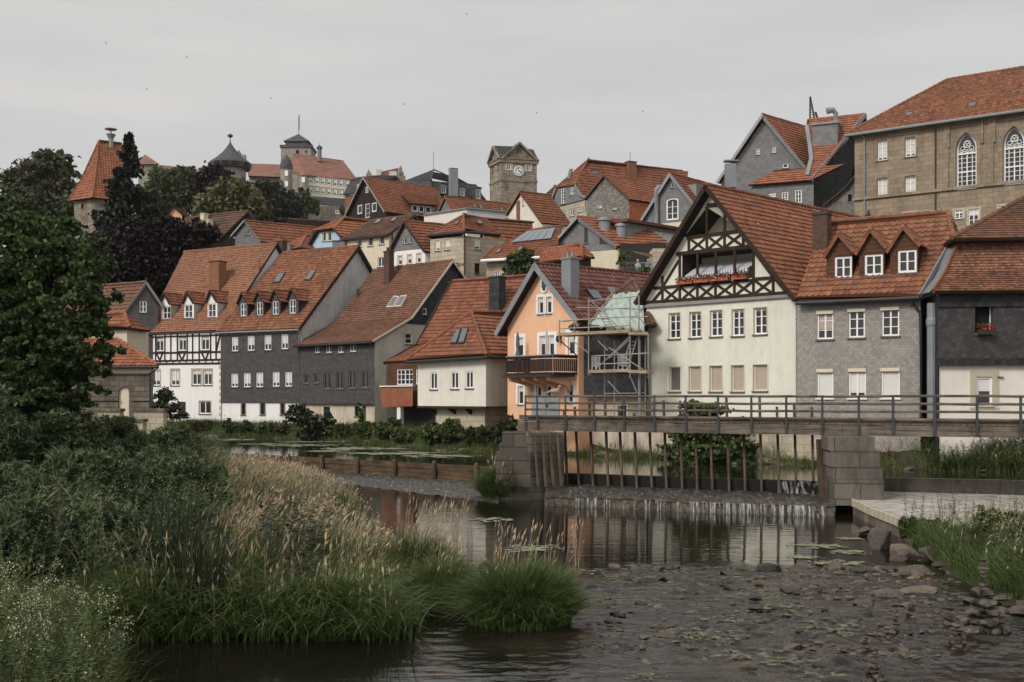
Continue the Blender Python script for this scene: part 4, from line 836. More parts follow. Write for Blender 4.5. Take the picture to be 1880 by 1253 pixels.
for spec, dd_ in ((up, 1.46), (lo, 1.56)):
    hh = [f.uz(*q) for q in spec['poly']]; cu_, cz_ = sum(q[0] for q in hh) / 4, sum(q[1] for q in hh) / 4; hh = [(cu_ + (u_ - cu_) * .985, cz_ + (z_ - cz_) * .985) for u_, z_ in hh]; m = MB()
    for i_ in (2, 3): a_, c_ = hh[i_], hh[(i_ + 1) % 4]; m.face([f.w(*a_, .0), f.w(*c_, .0), f.w(*c_, -dd_), f.w(*a_, -dd_)])
    m.build('loggia_lining', 'wood_darkbrown', b)
m = MB(); m.tube([f.P(*Z(830, 735), .02), f.P(*Z(905, 650), -1.2)], .03, 5); m.build('awning_arm', 'frame_white', b)
for i, (x0, x1, y0, lab) in enumerate(((372, 488, 850, 'terracotta box of red and white geraniums, leftmost on the mint house balcony'), (502, 612, 838, 'terracotta geranium box second from left on the half-timbered balcony'), (622, 765, 826, 'long terracotta geranium box third from left, mostly white flowers, on the half-timbered balcony'), (792, 902, 812, 'terracotta geranium box at the right end of the mint house balcony'))):
    p0, p1 = f.P(*Z(x0, y0), .1), f.P(*Z(x1, y0 - (x1 - x0) * .08), .1); t = empty('flower_box', p0, lab, 'flower box', 'geranium boxes on the mint house balcony')
    m = MB(); m.box(p0, p1 - p0, f.n * .22, Vector((0, 0, .16))); m.build('planter', 'clay_pot', t)
    ms = {'leaf_bush': MB(), 'petal_red': MB(), 'petal_white': MB()}
    for k in range(260):
        q = p0.lerp(p1, random.random()) + f.n * random.uniform(-.05, .35) + Vector((0, 0, random.uniform(.08, .36))); kind = random.choices(list(ms), (2.2, 1.1, 1.4 if i == 2 else .8))[0]
        r_ = .045; v1 = Vector((random.uniform(-1, 1), random.uniform(-1, 1), random.uniform(-1, 1))).normalized() * r_; v2 = v1.cross(Vector((random.random(), random.random(), 1))).normalized() * r_
        ms[kind].face([q - v1, q - v2, q + v1, q + v2])
    tag(ms['leaf_bush'].build('leaves', 'leaf_bush', t)); [tag(ms[a_].build(c_, a_, t), kind='stuff') for a_, c_ in (('petal_red', 'red_flowers'), ('petal_white', 'white_flowers'))]
# grey shingled house with three dormers
b = B('shingled_house', 1690, 46.5, 1, 'grey shingle-clad house with three brown wooden dormers between the mint and dark houses')
f = Pl(1690, 46.5, -32); s = Pl(1690, 46.5, 58); ul = f.u(1462); zt = f.uz(1690, 548)[1]; zt += .15
wall(b, f, [(ul, .9), (0, .9), (0, zt), (ul, zt)], [W_(1500, 573, 1530, 623, c=2, r=3, blind=.62, bm='blind_beige')] + Ws('1558,569,1588,620;1619,566,1651,617', c=2, r=3) + [W_(1500, 679, 1530, 731, c=1, r=1, blind=.96, bm='blind_white', sill='frame_white'), W_(1558, 678, 1590, 731, c=2, r=1, blind=.82, bm='blind_white', sill='frame_white'), W_(1618, 677, 1652, 731, c=1, r=1, blind=.96, bm='blind_white', sill='frame_white')], 'shingle_pale')
m = MB()
for x0, x1, y in ((1499, 1530, 572), (1556, 1589, 568), (1616, 1651, 565), (1499, 1530, 679), (1557, 1590, 678), (1617, 1652, 677)):
    q = rect(f, x0, y, x1, y + 5); m.box(f.w(q[0], q[1], .0), f.e * (q[2] - q[0]), f.n * .06, Vector((0, 0, q[3] - q[1] + .03)))
m.build('blind_box', 'frame_cream', b)
wall(b, s, [(0, .9), (9, .9), (9, zt), (4.5, zt + 4.4), (0, zt)], [], 'slate_black', 'side_wall')
eL, eR = f.P(1466, 556.5, .4), f.P(1692, 545, .4); eL = Vector((eL.x, eL.y, eR.z)); ns = slope_plane(eL, eR, 46)
vT, rT, rL = hit(eR, ns, 1750, 435), hit(eR, ns, 1742, 391), hit(eR, ns, 1508, 418)
rL = Vector((rL.x, rL.y, rT.z)); eLL = eL + (eL - eR) * .05; kk = rT + (rL - rT) * 1.25
bk_ = Vector((math.sin(math.radians(32)), math.cos(math.radians(32)), 0)); hb = vT + bk_ * ((rT - vT).dot(bk_) * 2)
hip_roof(b, [[eL, eR, vT, rT, rL], [vT, hb, rT], [rT, rL, rL + bk_ * 5 - Vector((0, 0, 5.2)), rT + bk_ * 5 - Vector((0, 0, 5.2))]], 'tile_mixed', [(rT, rL), (vT, rT)])
m = MB(); m.bar(eR + Vector((.03, 0, .02)), vT + Vector((.03, 0, .02)), .07, .2); m.build('bargeboard', 'zinc', b)
m = MB(); m.tube([eL + Vector((0, 0, -.08)), eR + Vector((0, 0, -.08))], .09, 8); m.build('gutter', 'gutter_dark', b)
pipe(b, [f.P(1677, 550, .45), f.P(1681, 562, .2), f.P(1691, 575, .12), f.P(1692, 775, .12)], .07, 'gutter_dark')
for (L_, A_, R_, w_, by, lab) in (((1513, 474), (1541, 429), (1570, 462), '1532,471,1564,511', 514, 0), ((1572, 467), (1599, 421), (1629, 455), '1587,467,1621,506', 510, 0), ((1629, 463), (1659, 416), (1691, 451), '1648,459,1683,501', 505, 0)):
    dormer(b, eR, ns, -32, L_, A_, R_, by, Ws(w_, c=2, r=2, fw=.1), 'wood_brown', 'tile_mixed', front_px=(L_[0] + R_[0]) / 2, board='tile_red', cheek='wood_brown')
o = chimney(b, eR, ns, 1509, 452, 396, 27, 'brick_brown', 'gutter_dark', pots=1, ang=-32, dep=.7)
# dark scalloped house at the right edge
b = B('dark_scalloped_house', 1720, 45.5, 1, 'dark scalloped-slate house with orange mansard roof over a cream ground floor')
f = Pl(1722, 45.3, -6); s0 = Pl(1722, 45.3, 84); zt = f.uz(1722, 540)[1]; zm = f.uz(1800, 669)[1]; ur = f.u(1722) + 9.5
blk = W_(1790, 558, 1823, 613, c=1, f='frame_white', glass='black', dep=.35, sill='frame_grey', fw=.04)
wall(b, f, [(0, zm), (ur, zm), (ur, zt), (0, zt)], [blk], 'slate_scallop')
f3 = Pl(1724, 45.45, -6); wall(b, f3, [(0, .8), (ur, .8), (ur, zm), (0, zm)], [W_(1793, 692, 1822, 745, c=1, r=1, blind=.5, bm='blind_white', sur=('surround_tan', .26), sill='surround_tan', fw=.09)], 'plaster_offwhite', 'plaster_wall')
m = MB(); m.lathe(f3.P(1836, 692, .03), [(.13, -.02), (.13, .0)], 12); o_ = m.build('vent', 'black', b)
m = MB(); m.box(f.w(0, zm - .05, -.05), f.e * ur, f.n * .12, Vector((0, 0, .3))); m.box(f.w(0, zt - .55, -.02), f.e * ur, f.n * .1, Vector((0, 0, .5))); m.build('band', 'slate_black', b)
m = MB(); wl_ = s0; m.face([s0.w(0, .8), s0.w(9, .8), s0.w(9, zt), s0.w(0, zt)]); m.face([f.w(ur, .8), f.w(ur, zt), f.w(ur, zt, -9), f.w(ur, .8, -9)]); m.face([f.w(0, .8, -9), f.w(ur, .8, -9), f.w(ur, zt, -9), f.w(0, zt, -9)]); m.build('side_wall', 'slate_black', b)
q0 = f.P(1707, 537, .55); q1 = f.w(ur + .3, q0.z, .55); ns1 = slope_plane(q0, q1, 38); k0 = hit(q0, ns1, 1737, 500); k1 = Vector((q1.x, k0.y - .0, k0.z)); k1 = k0 + (q1 - q0)
ns2 = slope_plane(k0, k1, 66); j0 = hit(k0, ns2, 1762, 443); j1 = j0 + (q1 - q0)
hip_roof(b, [[q0, q1, k1, k0], [k0, k1, j1, j0]], 'tile_beaver', [])
m = MB(); m.bar(q0, k0, .1, .2); m.bar(k0, j0, .1, .2); m.build('bargeboard', 'tile_red', b)
m = MB(); m.face([q0 + Vector((0, .4, 0)), k0, j0, j0 + Vector((0, 6, 0)), q0 + Vector((0, 6, 0))]); m.build('cheek', 'zinc', b)
i0 = P(1747, 438, j0.y - .7); i1 = Vector((i0.x + 12, i0.y - 1.2, i0.z)); ns3 = slope_plane(i0, i1, 33); a1 = hit(i0, ns3, 1885, 362)
hip_roof(b, [[i0, i1, a1 + Vector((5, -.5, 0)), a1], [i0, a1, i0 + Vector((2, 9, 0))]], 'tile_weathered', [(i0, a1)], name='upper_roof')
m = MB(); m.face([i0 + Vector((.3, .4, -.1)), i1 + Vector((0, .4, -.1)), j1 + Vector((0, 0, -.1)), j0 + Vector((0, 0, -.1))]); m.build('soffit', 'gutter_dark', b)
pp = f.P(1806, 612, .15); t = empty('window_box', pp, 'dark window box of red geraniums with one white bloom in the black open window', 'flower box')
m = MB(); m.box(pp - f.e * .32 + Vector((0, 0, -.05)), f.e * .64, f.n * .2, Vector((0, 0, .16))); m.build('planter', 'gutter_dark', t)
ms = {'leaf_bush': MB(), 'petal_red': MB(), 'petal_white': MB()}
for k in range(260):
    kind = random.choices(list(ms), (1.5, 2, .12))[0]; q = pp + f.e * random.uniform(-.33, .33) + f.n * random.uniform(-.05, .3) + Vector((0, 0, random.uniform(.05, .38)))
    v1 = Vector((random.uniform(-1, 1), random.uniform(-1, 1), random.uniform(-1, 1))).normalized() * .035; v2 = v1.cross(Vector((random.random(), random.random(), 1))).normalized() * .035; ms[kind].face([q - v1, q - v2, q + v1, q + v2])
for k, nm in (('leaf_bush', 'leaves'), ('petal_red', 'red_flowers'), ('petal_white', 'white_flowers')): tag(ms[k].build(nm, k, t), kind='stuff')
# round zinc drainpipe column between the houses
m = MB(); m.lathe(P(1711, 775, 45.9) + Vector((0, 0, -.6)), [(.2, 0), (.2, 4.6), (.24, 4.7), (.24, 4.9), (.2, 5.0), (.2, 5.6)], 14); o = m.build('flue_pipe', 'zinc', None, origin=P(1711, 790, 45.9)); tag(o, 'thick grey zinc pipe rising between the shingled and dark houses', 'pipe')

# =============================================================== river chapel with orange roof (left)
b = B('river_chapel', 276, 62, 1, 'small sandstone building with fresh orange hipped roof behind low coped walls')
f = Pl(276, 62, -6); s = Pl(276, 62, 112)
zt = f.uz(276, 686)[1]
wall(b, f, [(-6, .9), (0, .9), (0, zt), (-6, zt)], [W_(217, 711, 237, 765, c=1, arch='round', f=None, glass='plaster_cream', sur=('stone_dark', .18), sill=None, name='niche')], 'stone_dark')
m = MB(); m.face([s.w(0, .9), s.w(5, .9), s.w(5, zt), s.w(0, zt)]); m.face([f.w(-6, .9), f.w(-6, zt), f.w(-6, zt, -5), f.w(-6, .9, -5)]); m.build('side_wall', 'stone_dark', b)
z2 = f.uz(276, 671)[1]; m = MB(); m.box(f.w(-6.2, zt, .06), f.e * 6.3, s.e * 4, Vector((0, 0, z2 - zt - .05))); m.build('cornice', 'plaster_cream', b)
z3 = f.uz(276, 736)[1]; m = MB(); m.box(f.w(-6, z3, .0), f.e * 4.1, f.n * .1, Vector((0, 0, .12))); m.box(f.w(-1.1, z3, .0), f.e * 1.15, f.n * .1, Vector((0, 0, .12))); m.build('string_course', 'stone_dark', b)
c0 = f.P(297, 672, .5); c1 = Vector((c0.x - 8, c0.y + .8, c0.z)); ns = slope_plane(c1, c0, 33); ap = hit(c0, ns, 216, 624); ap2 = ap + Vector((-4, .4, 0)); cb = c0 + Vector((-2.2, 6, 0))
hip_roof(b, [[c1, c0, ap, ap2], [c0, cb, ap]], 'tile_orange', [(c0, ap), (ap, ap2)])
m = MB(); m.tube([c0 + Vector((0, 0, -.08)), c1 + Vector((0, 0, -.08))], .06, 8); m.build('gutter', 'gutter_dark', b)
pipe(b, [c0 + Vector((0, .1, -.1)), f.P(277, 686, .1), f.P(276.5, 776, .1)], .05, 'gutter_dark')
u_ = Pl(233, 66, -6); zt = u_.uz(233, 604)[1]; wall(b, u_, [(-3, 4), (0, 4), (0, zt), (-3, zt)], [], 'plaster_cream', 'upper_wall')
m = MB(); m.face([u_.w(0, 4), u_.w(0, zt), u_.w(0, zt, -3), u_.w(0, 4, -3)]); m.build('side_wall', 'plaster_cream', b)
c0 = u_.P(242, 603, .3); c1 = c0 + Vector((-5, .4, 0)); ns = slope_plane(c1, c0, 42); a_ = hit(c0, ns, 229, 576); hip_roof(b, [[c1, c0, a_, a_ + Vector((-4, .3, 0))], [c0, c0 + Vector((.3, 3, 0)), a_]], 'tile_orange', [(c0, a_), (a_, a_ + Vector((-4, .3, 0)))], name='upper_roof')
# low coped river walls in front of it
for x0, x1, yt, d, lab in ((180, 220, 751, 58, 'low pale block wall with dark stone coping left of the chapel niche'), (246, 300, 751, 58, 'low pale block wall with dark stone coping right of the chapel niche'), (100, 160, 754, 57, 'low coped block wall half hidden by the lime tree'), (219, 262, 770, 55.5, 'low stepped block wall with rounded coping in front of the chapel niche')):
    p = P(x0, 810, d); t = empty('low_wall', Vector((p.x, p.y, .8)), lab, 'wall'); zt = P(x0, yt, d).z; w_ = (x1 - x0) * d / FP
    m = MB(); m.box((p.x, p.y, .5), (w_, 0, 0), (0, .6, 0), (0, 0, zt - .5 - .14)); m.build('masonry', 'sandstone_pale', t); m = MB(); m.box((p.x - .06, p.y - .08, zt - .14), (w_ + .12, 0, 0), (0, .76, 0), (0, 0, .15)); m.build('coping', 'stone_dark', t)

# =============================================================== TOWN BEHIND
def zz(n): return {1: (0, 220, 4.1775), 2: (360, 200, 4.1775), 3: (620, 240, 4.1775), 4: (980, 270, 4.6417), 5: (1300, 160, 5.2219), 6: (1540, 100, 3.9147)}[n]
def q_(n, *a):
    ox, oy, s = zz(n); return tuple((ox + a[i] / s) if i % 2 == 0 else (oy + a[i] / s) for i in range(len(a)))
def WZ(n, s, **k): return [W_(*q_(n, *[float(v) for v in t.split(',')]), **k) for t in s.split(';')]
# dark-gabled brown roofed house
b = B('dark_gabled_house', 410, 118, 8, 'house with dark wooden gable and weathered brown roof with two ochre chimneys')
R = gabled(b, Pl(*q_(2, 170)[:1], 118, 12), q_(2, 165, 1005), q_(2, 392, 786), q_(2, 470, 900), 150, length=9, base=5, roof='tile_brown', wmat='wood_darkbrown', wins=WZ(2, '285,942,328,995', c=3, r=3), board='frame_dark', far_lod=True)
pt, n, q = R.planes[0]; chimney(b, pt, n, 375, 412, 394, 11, 'plaster_cream', 'frame_cream', pots=0, dep=.6); chimney(b, pt, n, 385, 424, 405, 9, 'plaster_cream', 'frame_cream', pots=0, dep=.5)
# slate-gabled house with long orange roof
b = B('long_orange_roofed_house', 452, 114, 8, 'house with slate gable and long plain orange roof left of the blue house')
R = gabled(b, Pl(447, 114, -10), q_(2, 300, 960), q_(2, 385, 860), q_(2, 500, 1003), 35, far=575, base=6, roof='tile_red', wmat='slate_grey', wins=WZ(2, '375,938,388,968;395,930,412,966', c=1), board='zinc', far_lod=True)
b = B('far_low_roofed_house', 560, 128, 10, 'low dark red roof strip of a house far behind the long orange roof')
R = gabled(b, Pl(529, 130, 12), (529, 411), (532, 403), None, 20, far=600, base=9, roof='tile_maroon', wmat='plaster_cream', far_lod=True)
b = B('small_hipped_house', 549, 104, 8, 'low house with small steep orange hipped roof between white gable and blue house')
f, s, FL, FR, BR, BL = block(b, 553, 104, -45, 518, 6, 456, 6, [], 'plaster_cream'); hip(b, [FL, FR, BR, BL], 1.5, 'tile_orange', far=True)
chimney(b, FL, Vector((0, 0, 1)), 532, 458, 452, 16, 'slate_grey', 'zinc', pots=0)
b = B('brick_chimney_house', 508, 96, 8, 'lone brown brick chimney stack rising behind the white gable', 'chimney')
m = MB(); p = P(504, 470, 97); m.box(p + Vector((0, 0, -3)), (.75, -.3, 0), (.3, .6, 0), (0, 0, 4.3)); m.build('stack', 'brick_brown', b); m = MB(); m.box(p + Vector((-.08, -.08, 1.3)), (.9, -.3, 0), (.36, .75, 0), (0, 0, .15)); m.lathe(p + Vector((.4, .1, 1.4)), [(.1, 0), (.1, .4)], 8); m.build('cap', 'brick_red', b)
# blue house
b = B('blue_house', 600, 106, 8, 'light blue rendered house with half-hipped orange roof')
f = Pl(616, 104, -22); al = f.uz(*q_(2, 915, 942)); ar = f.uz(*q_(2, 1070, 928)); ll = f.uz(*q_(2, 850, 1090)); rr = f.uz(*q_(2, 1170, 1045)); zl = min(ll[1], rr[1])
wall(b, f, [(ll[0], 6), (rr[0], 6), (rr[0], rr[1]), ar, al, ll], WZ(2, '970,948,997,1016;1012,944,1040,1014', c=1, sur=('frame_cream', .1)), 'plaster_blue')
hd = Vector((math.cos(math.radians(60)), math.sin(math.radians(60)), 0)); ap = f.P(*q_(2, 1062, 822)) + hd * 1.4; fr = (math.cos(math.radians(38)), math.sin(math.radians(38)), 0)
AL, AR, LL, RR = f.w(*al, .3), f.w(*ar, .3), f.w(*ll, .3), f.w(*rr, .3); hd2 = Vector(fr); L9 = 10
hip_roof(b, [[AL, AR, ap], [AR, RR, RR + hd2 * L9, ap + hd2 * L9, ap], [AL, ap, ap + hd2 * L9, LL + hd2 * L9, LL]], 'tile_orange', [(AL, ap), (AR, ap), (ap, ap + hd2 * L9)], far=True)
for a_, c_ in ((AL, LL), (AR, RR)): m = MB(); m.bar(a_, c_, .06, .2); m.build('bargeboard', 'frame_dark', b)
b = B('slate_chimney_stack', 622, 100, 8, 'square slate-clad chimney in front of the blue house', 'chimney'); m = MB(); p = P(610, 462, 100); m.box(p + Vector((0, 0, -3)), (1.2, -.3, 0), (.3, .8, 0), (0, 0, 3.9)); m.build('stack', 'slate_grey', b); m = MB(); m.box(p + Vector((-.05, -.05, .9)), (1.3, -.3, 0), (.36, .9, 0), (0, 0, .1)); m.lathe(p + Vector((.8, .2, 1)), [(.1, 0), (.1, .5)], 8); m.build('cap', 'gutter_dark', b)
# cream house
b = B('cream_house', 714, 97, 8, 'cream rendered house with dark brown roof and open skylights')
S = Pl(714, 97, 55)
R = gabled(b, S, (714, 427), (757, 396), None, 145, length=5.4, base=9, roof='tile_brown', wmat='plaster_cream', lmat='plaster_cream', over=.4, rfar=682, board='frame_dark', gutter='gutter_dark', far_lod=True,
   lwins=WZ(3, '233,822,270,886;320,812,358,874;150,838,184,892', c=1, sur=('frame_cream', .08)) + WZ(3, '308,972,358,1045', c=2, sur=('frame_cream', .08)))
pt, n, q = R.planes[0]; skylight(b, pt, n, [q_(3, 278, 722), q_(3, 320, 712), q_(3, 345, 680), q_(3, 305, 688)]); skylight(b, pt, n, [q_(3, 405, 705), q_(3, 440, 698), q_(3, 460, 670), q_(3, 425, 678)])
pipe(b, [S.P(715, 428, .3), S.P(719, 436, .1), S.P(719, 490, .1)], .06, 'gutter_dark')
# white house with slate gable
b = B('slate_gable_white_house', 745, 92, 8, 'white house with slate gable, three blinds and orange roof beside the sandstone villa')
f = Pl(*q_(3, 655)[:1], 91, -34)
R = gabled(b, f, q_(3, 408, 925), q_(3, 525, 697), q_(3, 672, 905), 32, far=832, base=9, roof='tile_red', wmat='slate_grey', over=.4, fsplit=(q_(3, 0, 932)[1], 'plaster_white', 'plaster_wall'), board='frame_dark', far_lod=True, rmat='plaster_white',
   wins=WZ(3, '507,822,528,868;547,817,568,862', c=1, fw=.1) + WZ(3, '462,962,494,1030;534,952,566,1022;606,943,638,1014', c=1, blind=.5, sur=('frame_cream', .1)))
# sandstone villa
b = B('sandstone_villa', 852, 88, 8, 'square sandstone villa with low red hipped roof and white blinds')
f, s, FL, FR, BR, BL = block(b, 852, 88, -38, 790, 4.8, 433, 8, WZ(3, '750,845,783,922;825,838,858,914', c=1, blind=.75, bm='blind_white') + WZ(3, '903,1015,932,1075', c=1, f='frame_dark'), 'sandstone_pale', WZ(3, '1050,832,1096,912', c=1, blind=.75, bm='blind_white') + WZ(3, '1050,1018,1090,1100', c=1, f='frame_dark'), side=40)
e0, e1, e2 = P(*q_(3, 686, 808), 90.5), P(*q_(3, 970, 778), 87.4), P(*q_(3, 1248, 800), 90.5); ap, ar = P(*q_(3, 965, 650), 90.4), P(*q_(3, 1130, 678), 94)
hip_roof(b, [[e0, e1, ap], [e1, e2, ar, ap], [e0, ap, ar, e0 + Vector((1, 6, 0))]], 'tile_red', [(e0, ap), (e1, ap), (ap, ar)], far=True)
m = MB(); m.tube([e0, e1, e2], .12, 8); m.build('gutter', 'gutter_dark', b); pipe(b, [e1 + Vector((0, 0, -.1)), P(853, 432, 87.9), P(853, 515, 87.9)], .07, 'brick_brown')
nn = geometry.normal([e0, e1, ap]); nn = nn if nn.z > 0 else -nn; skylight(b, e0, nn, [q_(3, 898, 728), q_(3, 920, 724), q_(3, 940, 698), q_(3, 915, 702)])
nn = geometry.normal([e1, e2, ap]); nn = nn if nn.z > 0 else -nn; skylight(b, e1, nn, [q_(3, 1075, 722), q_(3, 1108, 722), q_(3, 1095, 698), q_(3, 1063, 696)])
m = MB()
for pz in (912, 1104): pass
m.box(f.w(f.u(790), FL.z - 2.35, .0), f.e * -f.u(790), f.n * .08, Vector((0, 0, .12))); m.build('string_course', 'sandstone', b)
# long red roof behind villa with brick chimney
b = B('long_red_roofed_house', 930, 100, 12, 'long plain red roof with brick chimney behind the sandstone villa')
R = gabled(b, Pl(900, 98, -60), (895, 440), (890, 402), None, 25, far=972, base=10, roof='tile_red', wmat='plaster_cream', far_lod=True)
pt, n, q = R.planes[1]; chimney(b, pt, n, 930, 432, 404, 6, 'brick_red', pots=0); chimney(b, pt, n, 951, 436, 414, 13, 'gutter_dark', 'gutter_dark', pots=0)
# solar roof house
b = B('solar_roof_house', 940, 84, 8, 'low sandstone house with red roof carrying solar panels behind the round green tree')
f = Pl(990, 82, -20)
e0, e1 = P(*q_(3, 1100, 998), 84), P(*q_(3, 1671, 900), 81.5); e1.z = e0.z; n0 = slope_plane(e0, e1, 30)
t0, t1 = hit(e0, n0, *q_(3, 1450, 772)), hit(e0, n0, *q_(3, 1720, 732)); tl = hit(e0, n0, *q_(3, 1190, 905)); mid = e0 + (e1 - e0) * .3
hip_roof(b, [[e0, e1, t1, t0, tl]], 'tile_red', [(t0, t1), (e0, tl)], far=True)
w2 = Pl(0, 0, pt=e0 + Vector((.4, .5, 0)), e=(e1 - e0)); wall(b, w2, [(0, 6), (7.5, 6), (7.5, e0.z), (0, e0.z)], WZ(3, '1205,1088,1242,1120', c=2), 'sandstone_pale')
m = MB(); m.tube([e0 + Vector((0, -.05, -.02)), e1 + Vector((0, -.05, -.02))], .12, 8); m.build('gutter', 'frame_white', b); m = MB(); bb_ = w2.w(0, 6); m.face([bb_, w2.w(0, e0.z), w2.w(0, e0.z, -6), w2.w(0, 6, -6)]); m.build('side_wall', 'sandstone_pale', b)
for k in range(5):
    A, Bq, Cq, Dq = (1330, 870), (1640, 838), (1671, 758), (1455, 785)
    lp = lambda a, c, t_: (a[0] + (c[0] - a[0]) * t_, a[1] + (c[1] - a[1]) * t_)
    x0, x1 = k / 5 + .008, (k + 1) / 5 - .008; qq = [q_(3, *lp(A, Bq, x0)), q_(3, *lp(A, Bq, x1)), q_(3, *lp(Dq, Cq, x1)), q_(3, *lp(Dq, Cq, x0))]
    pts = [hit(e0, n0, *x) + n0 * .15 for x in qq]; m = MB(); m.face(pts); m.face([p_ - n0 * .06 for p_ in pts]); m.build('solar_panel', 'solar', b)
skylight(b, e0, n0, [q_(3, 1210, 948), q_(3, 1238, 944), q_(3, 1262, 915), q_(3, 1232, 918)]); skylight(b, e0, n0, [q_(3, 1370, 935), q_(3, 1400, 930), q_(3, 1430, 895), q_(3, 1400, 898)])
# brown wooden gable house
b = B('brown_boarded_house', 690, 150, 18, 'dark brown boarded gable house with orange roof and wide shed dormer, below the castle')
f = Pl(*q_(3, 370)[:1], 148, -48)
R = gabled(b, f, q_(3, 85, 640), q_(3, 218, 362), q_(3, 375, 612), 40, far=794, base=18, roof='tile_red', wmat='wood_darkbrown', over=.4, og=.5, board='verge_grey', far_lod=True,
   wins=WZ(3, '212,430,236,478', c=2, r=2, fw=.12) + WZ(3, '150,570,187,640;260,552,298,624', c=1, fw=.16) + WZ(3, '210,560,246,670', c=1, r=3, fw=.12, name='door'))
pt, n, q = R.planes[1]
dd0 = hit(pt, n, *q_(3, 562, 632)); f9 = Pl(0, 0, pt=dd0, e=(math.cos(math.radians(40)), math.sin(math.radians(40)), 0)); u9 = f9.u(q_(3, 745, 0)[0])
o = wall(b, f9, [(0, dd0.z - .3), (u9, dd0.z - .3), (u9, f9.uz(*q_(3, 740, 575))[1]), (0, f9.uz(*q_(3, 562, 568))[1])], WZ(3, '572,570,616,622;624,576,664,630;674,582,718,634', c=1, fw=.15), 'zinc', 'dormer', own=True)
r0, r1 = f9.P(*q_(3, 545, 562), .4), f9.P(*q_(3, 752, 578), .4); r2 = hit(pt, n, *q_(3, 745, 500)); r3 = hit(pt, n, *q_(3, 478, 488)); m = MB(); panel(m, [r0, r1, r2, r3], 'tile_red', True, .1); m.build('dormer_roof', ['tile_red', 'timber'], o)
# low orange roof with slate gable, in front of the mansard building
b = B('skylight_roofed_house', 830, 152, 18, 'low house with triangular slate gable and long orange roof with three skylights')
R = gabled(b, Pl(*q_(3, 880)[:1], 148, -40), q_(3, 782, 615), q_(3, 833, 505), q_(3, 892, 612), 35, far=940, base=18, roof='tile_red', wmat='slate_grey', board='brick_red', far_lod=True)
pt, n, q = R.planes[1]
for x in ((1030, 565), (1080, 572), (1240, 592)): skylight(b, pt, n, [q_(3, x[0] + 12, x[1] + 32), q_(3, x[0] + 35, x[1] + 34), q_(3, x[0] + 22, x[1] + 2), q_(3, x[0] - 2, x[1])])
b = B('terrace_wall', 870, 132, 14, 'long pale rendered parapet wall with slanting top below the skylight roof', 'wall')
f = Pl(859, 130, -20); w1 = [f.uz(*q_(3, *p_)) for p_ in ((662, 650), (990, 600), (990, 700), (662, 700))]; m = MB()
P0 = [f.w(*x) for x in w1]; P0[2].z = P0[3].z = 14; dp = -f.n * .4; m.face(P0); m.face([p_ + dp for p_ in P0]); m.face([P0[0], P0[1], P0[1] + dp, P0[0] + dp]); m.build('wall', 'plaster_offwhite', b)
g2 = Pl(0, 0, pt=P0[1], e=(math.cos(math.radians(20)), math.sin(math.radians(20)), 0)); w1 = [g2.uz(*q_(3, *p_)) for p_ in ((990, 600), (1414, 640))]; P1 = [g2.w(*w1[0]), g2.w(*w1[1])]; m = MB(); P2 = [Vector((p_.x, p_.y, 14)) for p_ in P1]; m.face([P1[0], P1[1], P2[1], P2[0]]); m.face([P1[0], P1[1], P1[1] - g2.n * .4, P1[0] - g2.n * .4]); m.build('long_wall', 'plaster_grey', b)
m = MB(); m.bar(P0[0] + Vector((0, 0, .05)), P0[1] + Vector((0, 0, .05)), .5, .12); m.bar(P1[0] + Vector((0, 0, .05)), P1[1] + Vector((0, 0, .05)), .5, .12); m.build('coping', 'zinc', b)
# mansard building
b = B('mansard_building', 792, 190, 24, 'large building with dark slate mansard roof, white dormer windows and tall grey chimney')
f = Pl(792, 185, 22); f0 = Pl(792, 185, -50); 
def mans(b, f, xs, yb, yt, zbase):
    pass
top = [q_(3, 735, 300), q_(3, 1050, 416), q_(3, 722, 378), q_(3, 515, 385), q_(3, 1140, 532)]
K0, K1 = P(*q_(3, 718, 380), 185), P(*q_(3, 1055, 418), 192); J0 = P(*q_(3, 505, 390), 192); A0 = P(*q_(3, 735, 300), 192); A1 = P(*q_(3, 900, 372), 197)
Lb0, Lb1 = P(*q_(3, 728, 540), 184), P(*q_(3, 1142, 535), 191.5); Lbl = P(*q_(3, 490, 540), 191)
hip_roof(b, [[J0, K0, A0], [K0, K1, A1, A0], [Lb0, Lb1, K1, K0], [Lbl, Lb0, K0, J0]], 'slate_roof', [(K0, A0), (A0, A1)], far=True)
m = MB(); m.face([Lbl, Lb0, Lb0 - Vector((0, 0, 9)), Lbl - Vector((0, 0, 9))]); m.face([Lb0, Lb1, Lb1 - Vector((0, 0, 9)), Lb0 - Vector((0, 0, 9))]); bk = Vector((0, 14, 0)); m.face([Lb1, Lb1 + bk, K1 + bk, K1]); m.face([Lbl, J0, J0 + bk, Lbl + bk]); m.build('wall', 'plaster_grey', b)
fm = Pl(0, 0, pt=Lb0 + Vector((0, -.6, 0)), e=(Lb1 - Lb0))
